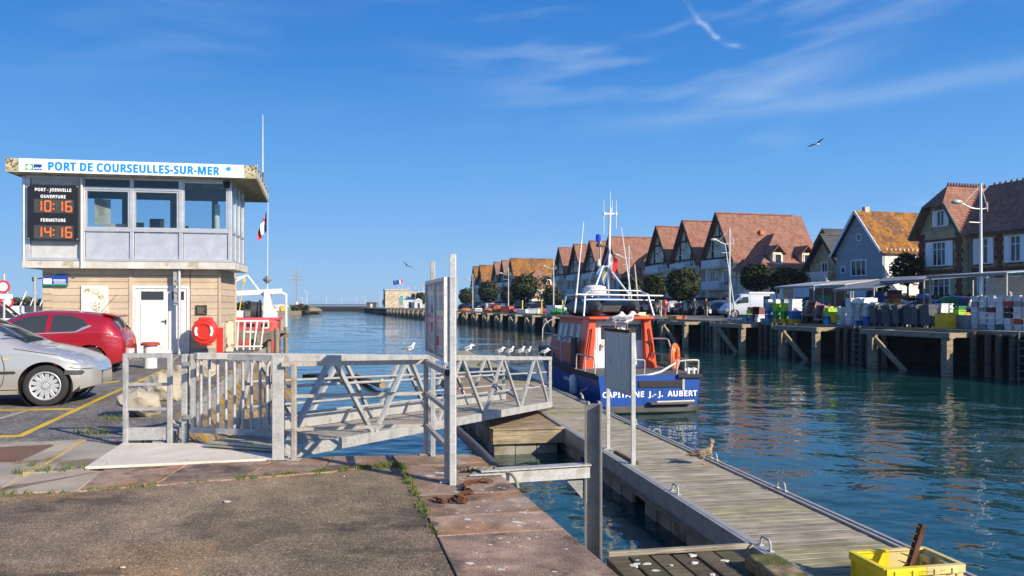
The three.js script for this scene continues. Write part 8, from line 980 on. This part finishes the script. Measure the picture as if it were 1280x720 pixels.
// ---------- people ----------
function person(label, pos, turn, o) {
  const g = thing('person', label, 'person', pos, turn), sw = o.stride ?? 0.16, k = o.arm ?? 0.1;
  const hip = 0.90, sh = 1.42, J = { hl: [0.09, hip, 0], hr: [-0.09, hip, 0], kl: [0.1, 0.48, sw * 0.75], kr: [-0.1, 0.49, -sw * 0.15], al: [0.1, 0.08, sw], ar: [-0.1, 0.12, -sw * 1.3], sl: [0.18, sh - 0.02, 0], sr: [-0.18, sh - 0.02, 0], el: [0.25, 1.13, -k], er: [-0.25, 1.13, k * 0.6], wl: o.wl ?? [0.24, 0.89, -k * 0.3 + 0.08], wr: o.wr ?? [-0.24, 0.89, k + 0.1] };
  const head = [[[0, 1.60, 0.0], [0, 1.645, 0.005], 0.082, 0.088], [[0, 1.555, 0.035], [0, 1.60, 0.03], 0.055, 0.07], [[0, 1.585, 0.095], [0, 1.605, 0.085], 0.013, 0.011], [[0.08, 1.60, 0], [0.08, 1.62, -0.005], 0.018, 0.02], [[-0.08, 1.60, 0], [-0.08, 1.62, -0.005], 0.018, 0.02]];
  const hand = (w, e, s) => { const d = V(...w).sub(V(...e)).normalize(), p = V(...w), q = p.clone().addScaledVector(d, 0.08), f = V(0, 0, 1), out = [[w, q.toArray(), 0.028, 0.034]]; for (let i = 0; i < 4; i++) { const off = f.clone().multiplyScalar((i - 1.5) * 0.02), a = q.clone().add(off), b = a.clone().addScaledVector(d, 0.04 - Math.abs(i - 1.4) * 0.006), c = b.clone().addScaledVector(d, 0.026).add(V(-s * 0.018, 0, 0)); out.push([a.toArray(), b.toArray(), 0.010, 0.009], [b.toArray(), c.toArray(), 0.009, 0.008]); } const t0 = p.clone().addScaledVector(d, 0.025).addScaledVector(f, 0.028), t1 = t0.clone().addScaledVector(d, 0.04).addScaledVector(f, 0.02); out.push([t0.toArray(), t1.toArray(), 0.012, 0.009]); return out; };
  const skin = std(o.skin ?? [0.46, 0.27, 0.19], { roughness: 0.6 });
  const limbs = [[J.hl, J.kl, 0.08, 0.055], [J.kl, J.al, 0.052, 0.036], [J.hr, J.kr, 0.08, 0.055], [J.kr, J.ar, 0.052, 0.036], [[0, hip, 0], [0, 1.25, 0], 0.13, 0.14], [[-0.11, 1.37, 0], [0.11, 1.37, 0], 0.09], [[0, 1.42, -0.01], [0, 1.56, 0.01], 0.06, 0.05], [J.sl, J.el, 0.05, 0.04], [J.el, J.wl, 0.038, 0.027], [J.sr, J.er, 0.05, 0.04], [J.er, J.wr, 0.038, 0.027]];
  part('body', [blob([...limbs, ...head], 0.017, 0.025), blob(hand(J.wl, J.el, 1), 0.006, 0.008), blob(hand(J.wr, J.er, -1), 0.006, 0.008)], skin, g);
  part('jacket', blob([[[0, o.hem ?? 0.86, 0], [0, 1.22, 0], 0.155, 0.155], [[-0.12, 1.36, 0], [0.12, 1.36, 0], 0.105], [J.sl, J.el, 0.066, 0.056], [J.el, o.short ? J.el : J.wl, 0.055, 0.045], [J.sr, J.er, 0.066, 0.056], [J.er, o.short ? J.er : J.wr, 0.055, 0.045]], 0.02, 0.04), o.top, g);
  const kx = (a, b, t) => a.map((v, i) => lerp(v, b[i], t)); part('trousers', blob([[[0, 0.88, 0], [0, 0.98, 0], 0.15, 0.145], [J.hl, J.kl, 0.098, 0.075], [J.hr, J.kr, 0.098, 0.075], ...(o.shorts ? [] : [[J.kl, kx(J.kl, J.al, 0.9), 0.07, 0.055], [J.kr, kx(J.kr, J.ar, 0.9), 0.07, 0.055]])], 0.02, 0.03), o.legs, g);
  for (const a of [J.al, J.ar]) part('shoe', blob([[[a[0], a[1] - 0.03, a[2] - 0.03], [a[0], a[1] - 0.045, a[2] + 0.13], 0.045, 0.035]], 0.012, 0.01), o.shoes ?? M.black, g);
  part('hair', blob([[[0, 1.655, -0.025], [0, 1.672, 0.015], 0.088, 0.08], [[0, 1.61, -0.055], [0, o.long ? 1.5 : 1.62, -0.05], 0.07, o.long ? 0.06 : 0.07]], 0.014, 0.02), std(o.hair ?? [0.06, 0.045, 0.035], { roughness: 0.8 }), g);
  return g;
}
{
  const at2 = (px, s) => RP(s, tAt(px, s), BANK), plaid = std([0.075, 0.08, 0.09], { map: T.noise }), blackJ = std([0.022, 0.02, 0.022]);
  person('person in a dark grey jacket and dark trousers walking left of a companion', at2(868, 9.5), -0.5, { top: plaid, legs: std([0.035, 0.04, 0.055]), hair: [0.25, 0.21, 0.17] });
  const p2 = at2(882.5, 9.2); person('person in black coat and light trousers carrying a white bag', p2, -0.35, { top: blackJ, legs: std([0.36, 0.32, 0.26]), hem: 0.74, long: true, stride: 0.1 });
  const bag = thing('shopping_bag', 'white shopping bag held by the person in the black coat', 'bag', [p2[0] + 0.34, BANK + 0.38, p2[2] + 0.12]); part('sack', roughen(refine(rbox(0.26, 0.36, 0.13, 0, 0.12, 0, 0.05), 0.06), 0.02, 0.1, 3), CM.white, bag); part('handle', tube([[-0.06, 0.28, 0], [-0.05, 0.42, 0], [0.0, 0.46, 0], [0.05, 0.42, 0], [0.06, 0.28, 0]], 0.008, 20, 6), CM.white, bag);
  person('person in a white top and dark shorts standing near the white van', at2(909, 8.2), 0.3, { top: std([0.62, 0.55, 0.52]), legs: std([0.03, 0.03, 0.035]), shorts: true, shoes: CM.white, stride: 0.05, arm: 0.04, hair: [0.10, 0.07, 0.05] });
  person('vendor in a black jacket standing under the beige stall roof', at2(1059, 5.0), -1.3, { top: blackJ, legs: blackJ, stride: 0.02 });
  person('vendor in a dark top behind the box wall, head showing above it', at2(1225, 5.2), -1.2, { top: std([0.03, 0.03, 0.05]), legs: blackJ, stride: 0.02, wl: [0.2, 1.0, 0.22], wr: [-0.2, 1.0, 0.22] });
  person('customer in a red jacket under the light grey stall roof at the right edge', at2(1262, 5.4), -1.7, { top: std([0.3, 0.04, 0.03]), legs: blackJ, stride: 0.03, hair: [0.3, 0.26, 0.22] });
}
// ================= gulls =================
{
  const gull = (label, pos, turn, sc, o = {}) => {
    const g = thing('gull', label, 'gull', pos, turn, o.group), bodyM = o.body ?? std([0.64, 0.63, 0.61], { roughness: 0.8 }), wing = o.wing ?? std([0.22, 0.235, 0.25], { roughness: 0.8 }), legM = o.leg ?? std([0.5, 0.3, 0.22]), lean = o.lean ?? 0, hx = 0.145 + lean * 0.02, hy = 0.345 - lean * 0.05;
    part('body', blob([[[-0.06, 0.175, 0], [0.07, 0.205, 0], 0.062, 0.07], [[-0.06, 0.175, 0], [-0.22, 0.15, 0], 0.05, 0.014], [[0.08, 0.22, 0], [0.125, 0.30, 0], 0.056, 0.036], [[0.125, 0.30, 0], [hx, hy, 0], 0.034, 0.036], [[hx, hy, 0], [hx + 0.035, hy - 0.006, 0], 0.032, 0.018], [[-0.02, 0.15, 0.028], [-0.01, 0.115, 0.03], 0.028, 0.014], [[-0.02, 0.15, -0.028], [-0.01, 0.115, -0.03], 0.028, 0.014]], 0.009, 0.03), bodyM, g);
    for (const s of [1, -1]) { part('wing', blob([[[0.075, 0.225, s * 0.058], [-0.08, 0.2, s * 0.062], 0.026, 0.034], [[-0.08, 0.2, s * 0.062], [-0.2, 0.172, s * 0.035], 0.03, 0.012]], 0.009, 0.03), wing, g); part('wing_tip', blob([[[-0.17, 0.178, s * 0.036], [-0.29, 0.158, s * 0.012], 0.015, 0.005]], 0.005, 0.01), o.tip ?? M.black, g); part('leg', [rod([-0.01, 0.12, s * 0.03], [0.0, 0.06, s * 0.03], 0.0055), rod([0.0, 0.06, s * 0.03], [-0.005, 0.006, s * 0.03], 0.0045), ...[-0.5, 0, 0.5].map((a) => rod([-0.005, 0.006, s * 0.03], [0.045 * Math.cos(a), 0.004, s * 0.03 + 0.045 * Math.sin(a)], 0.004, 0.003, 5))], legM, g); part('eye', ball(0.006, hx + 0.022, hy + 0.008, s * 0.027, 1, 1, 1, 8), M.black, g); }
    part('beak', [rod([hx + 0.045, hy - 0.008, 0], [hx + 0.095, hy - 0.014, 0], 0.012, 0.006, 8), ball(0.007, hx + 0.095, hy - 0.016, 0, 1, 1.4, 0.8, 8)], o.beak ?? std([0.62, 0.42, 0.08]), g);
    g.scale.setScalar(sc); return g;
  };
  const rail = (px, w) => { const k = (px - 640) / F, l = (k * (8.61 + 0.348 * w) + 2.56 + 0.937 * w) / (0.348 - 0.937 * k); return [-2.56 + 0.348 * l - 0.937 * w, -0.03 - 0.064 * l + 1.192, -(8.61 + 0.937 * l + 0.348 * w)]; };
  const R0 = 'gulls perched on the gangway rail', D = { beak: std([0.10, 0.05, 0.03]) };
  gull('white gull perched alone on the rail left of the notice board', rail(512, 1.15), 0.5, 0.54, { group: R0 }); gull('gull on the gangway rail just right of the notice board leg', rail(584, 1.15), 0.15, 0.66, { group: R0, lean: 1 });
  gull('gull at the left of the four on the gangway rail', rail(624.5, 0), 0.25, 0.5, { group: R0, lean: 1 }); gull('second gull from the left of the four on the gangway rail', rail(637, 0), 0.4, 0.5, { group: R0, ...D }); gull('third gull from the left of the four on the gangway rail', rail(650, 0), 0.1, 0.53, { group: R0 }); gull('rightmost of the four gulls close together on the gangway rail', rail(658.5, 0), -0.3, 0.53, { group: R0, ...D }); gull('gull at the lower end of the gangway rail before the boat', rail(681, 0), 0.4, 0.55, { group: R0, lean: 2 });
  const sgn = [[1.79, 0.14], [1.87, 0.36]], top = DECK + 2.115; gull('grey winged gull on the left of the rusty sign on the pontoon', [1.655 + 0.08, top, -13.0], 0.1, 0.82, { lean: 2 }); gull('white headed gull on the right of the rusty sign on the pontoon', [1.83, top, -12.4], 0.5, 0.85, { lean: 1 });
  const sp = std([0.42, 0.37, 0.31], { map: texture(256, 256, 0.12, (u, v) => { const n = fbm(u, v, 10, 14, 3, 601); const d = smooth(0.5, 0.62, n); return [lerp(0.92, 0.52, d), lerp(0.88, 0.46, d), lerp(0.82, 0.38, d)]; }), roughness: 0.9 });
  const jp = on(879, 581, DECK); gull('speckled brown young gull standing on the pontoon planks', [jp.x, DECK + 0.004, jp.z], 0.15, 0.98, { body: sp, wing: std([0.34, 0.29, 0.24], { map: sp.map, roughness: 0.9 }), tip: std([0.08, 0.06, 0.05]), beak: std([0.05, 0.04, 0.04]), leg: std([0.42, 0.28, 0.24]), lean: -0.5 });
  // gulls in flight
  const fly = (label, p, turn, roll, sc) => { const g = thing('flying_gull', label, 'gull', p, turn), wm = std([0.22, 0.23, 0.25]); part('body', blob([[[-0.14, 0, 0], [0.1, 0.01, 0], 0.05, 0.055], [[-0.14, 0, 0], [-0.26, 0.0, 0], 0.03, 0.012], [[0.1, 0.01, 0], [0.2, 0.02, 0], 0.045, 0.032]], 0.012, 0.03), std([0.66, 0.66, 0.66]), g); part('beak', rod([0.23, 0.018, 0], [0.275, 0.01, 0], 0.012, 0.003), std([0.6, 0.4, 0.08]), g); for (const s of [1, -1]) { const pts = [[0.1, 0.02, s * 0.04], [0.16, 0.15, s * 0.28], [0.08, 0.16, s * 0.48], [-0.1, 0.08, s * 0.72], [-0.06, 0.11, s * 0.46], [-0.02, 0.11, s * 0.26], [-0.08, 0.015, s * 0.04]].map((q) => V(...q)), up = pts.map((q) => q.clone().add(V(0, 0.012, 0))), l = []; for (let i = 1; i < pts.length - 1; i++) { l.push(quad(up[0], up[i], up[i + 1], up[0]), quad(pts[0], pts[i + 1], pts[i], pts[0])); } part('wing', l, wm, g); } g.rotation.order = 'YXZ'; g.rotation.x = roll; g.scale.setScalar(sc); };
  fly('gull gliding high in the sky above the houses', at(1021, 180, 42), 0.5, -0.25, 0.85); fly('small gull flying low over the harbour left of the notice board', at(509, 332, 48), 2.3, 0.5, 0.7);
}

// vehicles and goods in the shade behind the stalls
{
  const src = farCars, put = (i, px, s, label, turn) => again(src[i], label, RP(s, tAt(px, s)), RB + turn);
  put(1, 1012, 10.5, 'dark car behind the pale roofed stall near the van', Math.PI / 2); put(2, 1062, 10.8, 'dark tall car parked behind the beige roofed stall', Math.PI / 2); put(0, 1112, 10.2, 'navy car half hidden behind the grey canopy stall', Math.PI / 2); put(5, 1152, 10.4, 'dark car behind the wheeled bins and the flat canopy', Math.PI / 2 + 0.1); put(6, 1186, 10.6, 'dark car under the right end of the flat dark canopy', Math.PI / 2); put(4, 1228, 11.5, 'silver car behind the light grey stall at the right edge', Math.PI / 2);
  seed(909); const T2 = ['wine', 'black', 'blue', 'green', 'black', 'yellow', 'orange'];
  [[1008, 4.6], [1030, 5], [1068, 3.6], [1084, 4.4], [1103, 5.6], [1118, 5.0], [1140, 4.8], [1155, 5.4], [1172, 4.6], [1186, 5.2], [1210, 4.2]].forEach(([px, s], i) => { const n = 2 + (i % 3); for (let r = 0; r < n; r++) crate(px, s, r * 0.243 + (i % 2 ? 0.97 : 0), T2[(i + r) % 7], ({ wine: 'dark red', black: 'black', blue: 'dark blue', green: 'dark green', yellow: 'yellow', orange: 'orange' })[T2[(i + r) % 7]] + ' crate in the shade under the stalls, ' + ORD[r] + ' layer, stack ' + ORD[i] + ' from the van', { turn: rr(-0.2, 0.2), group: 'crates in the shade under the stalls' }); });
}
renderer.render(scene, camera);
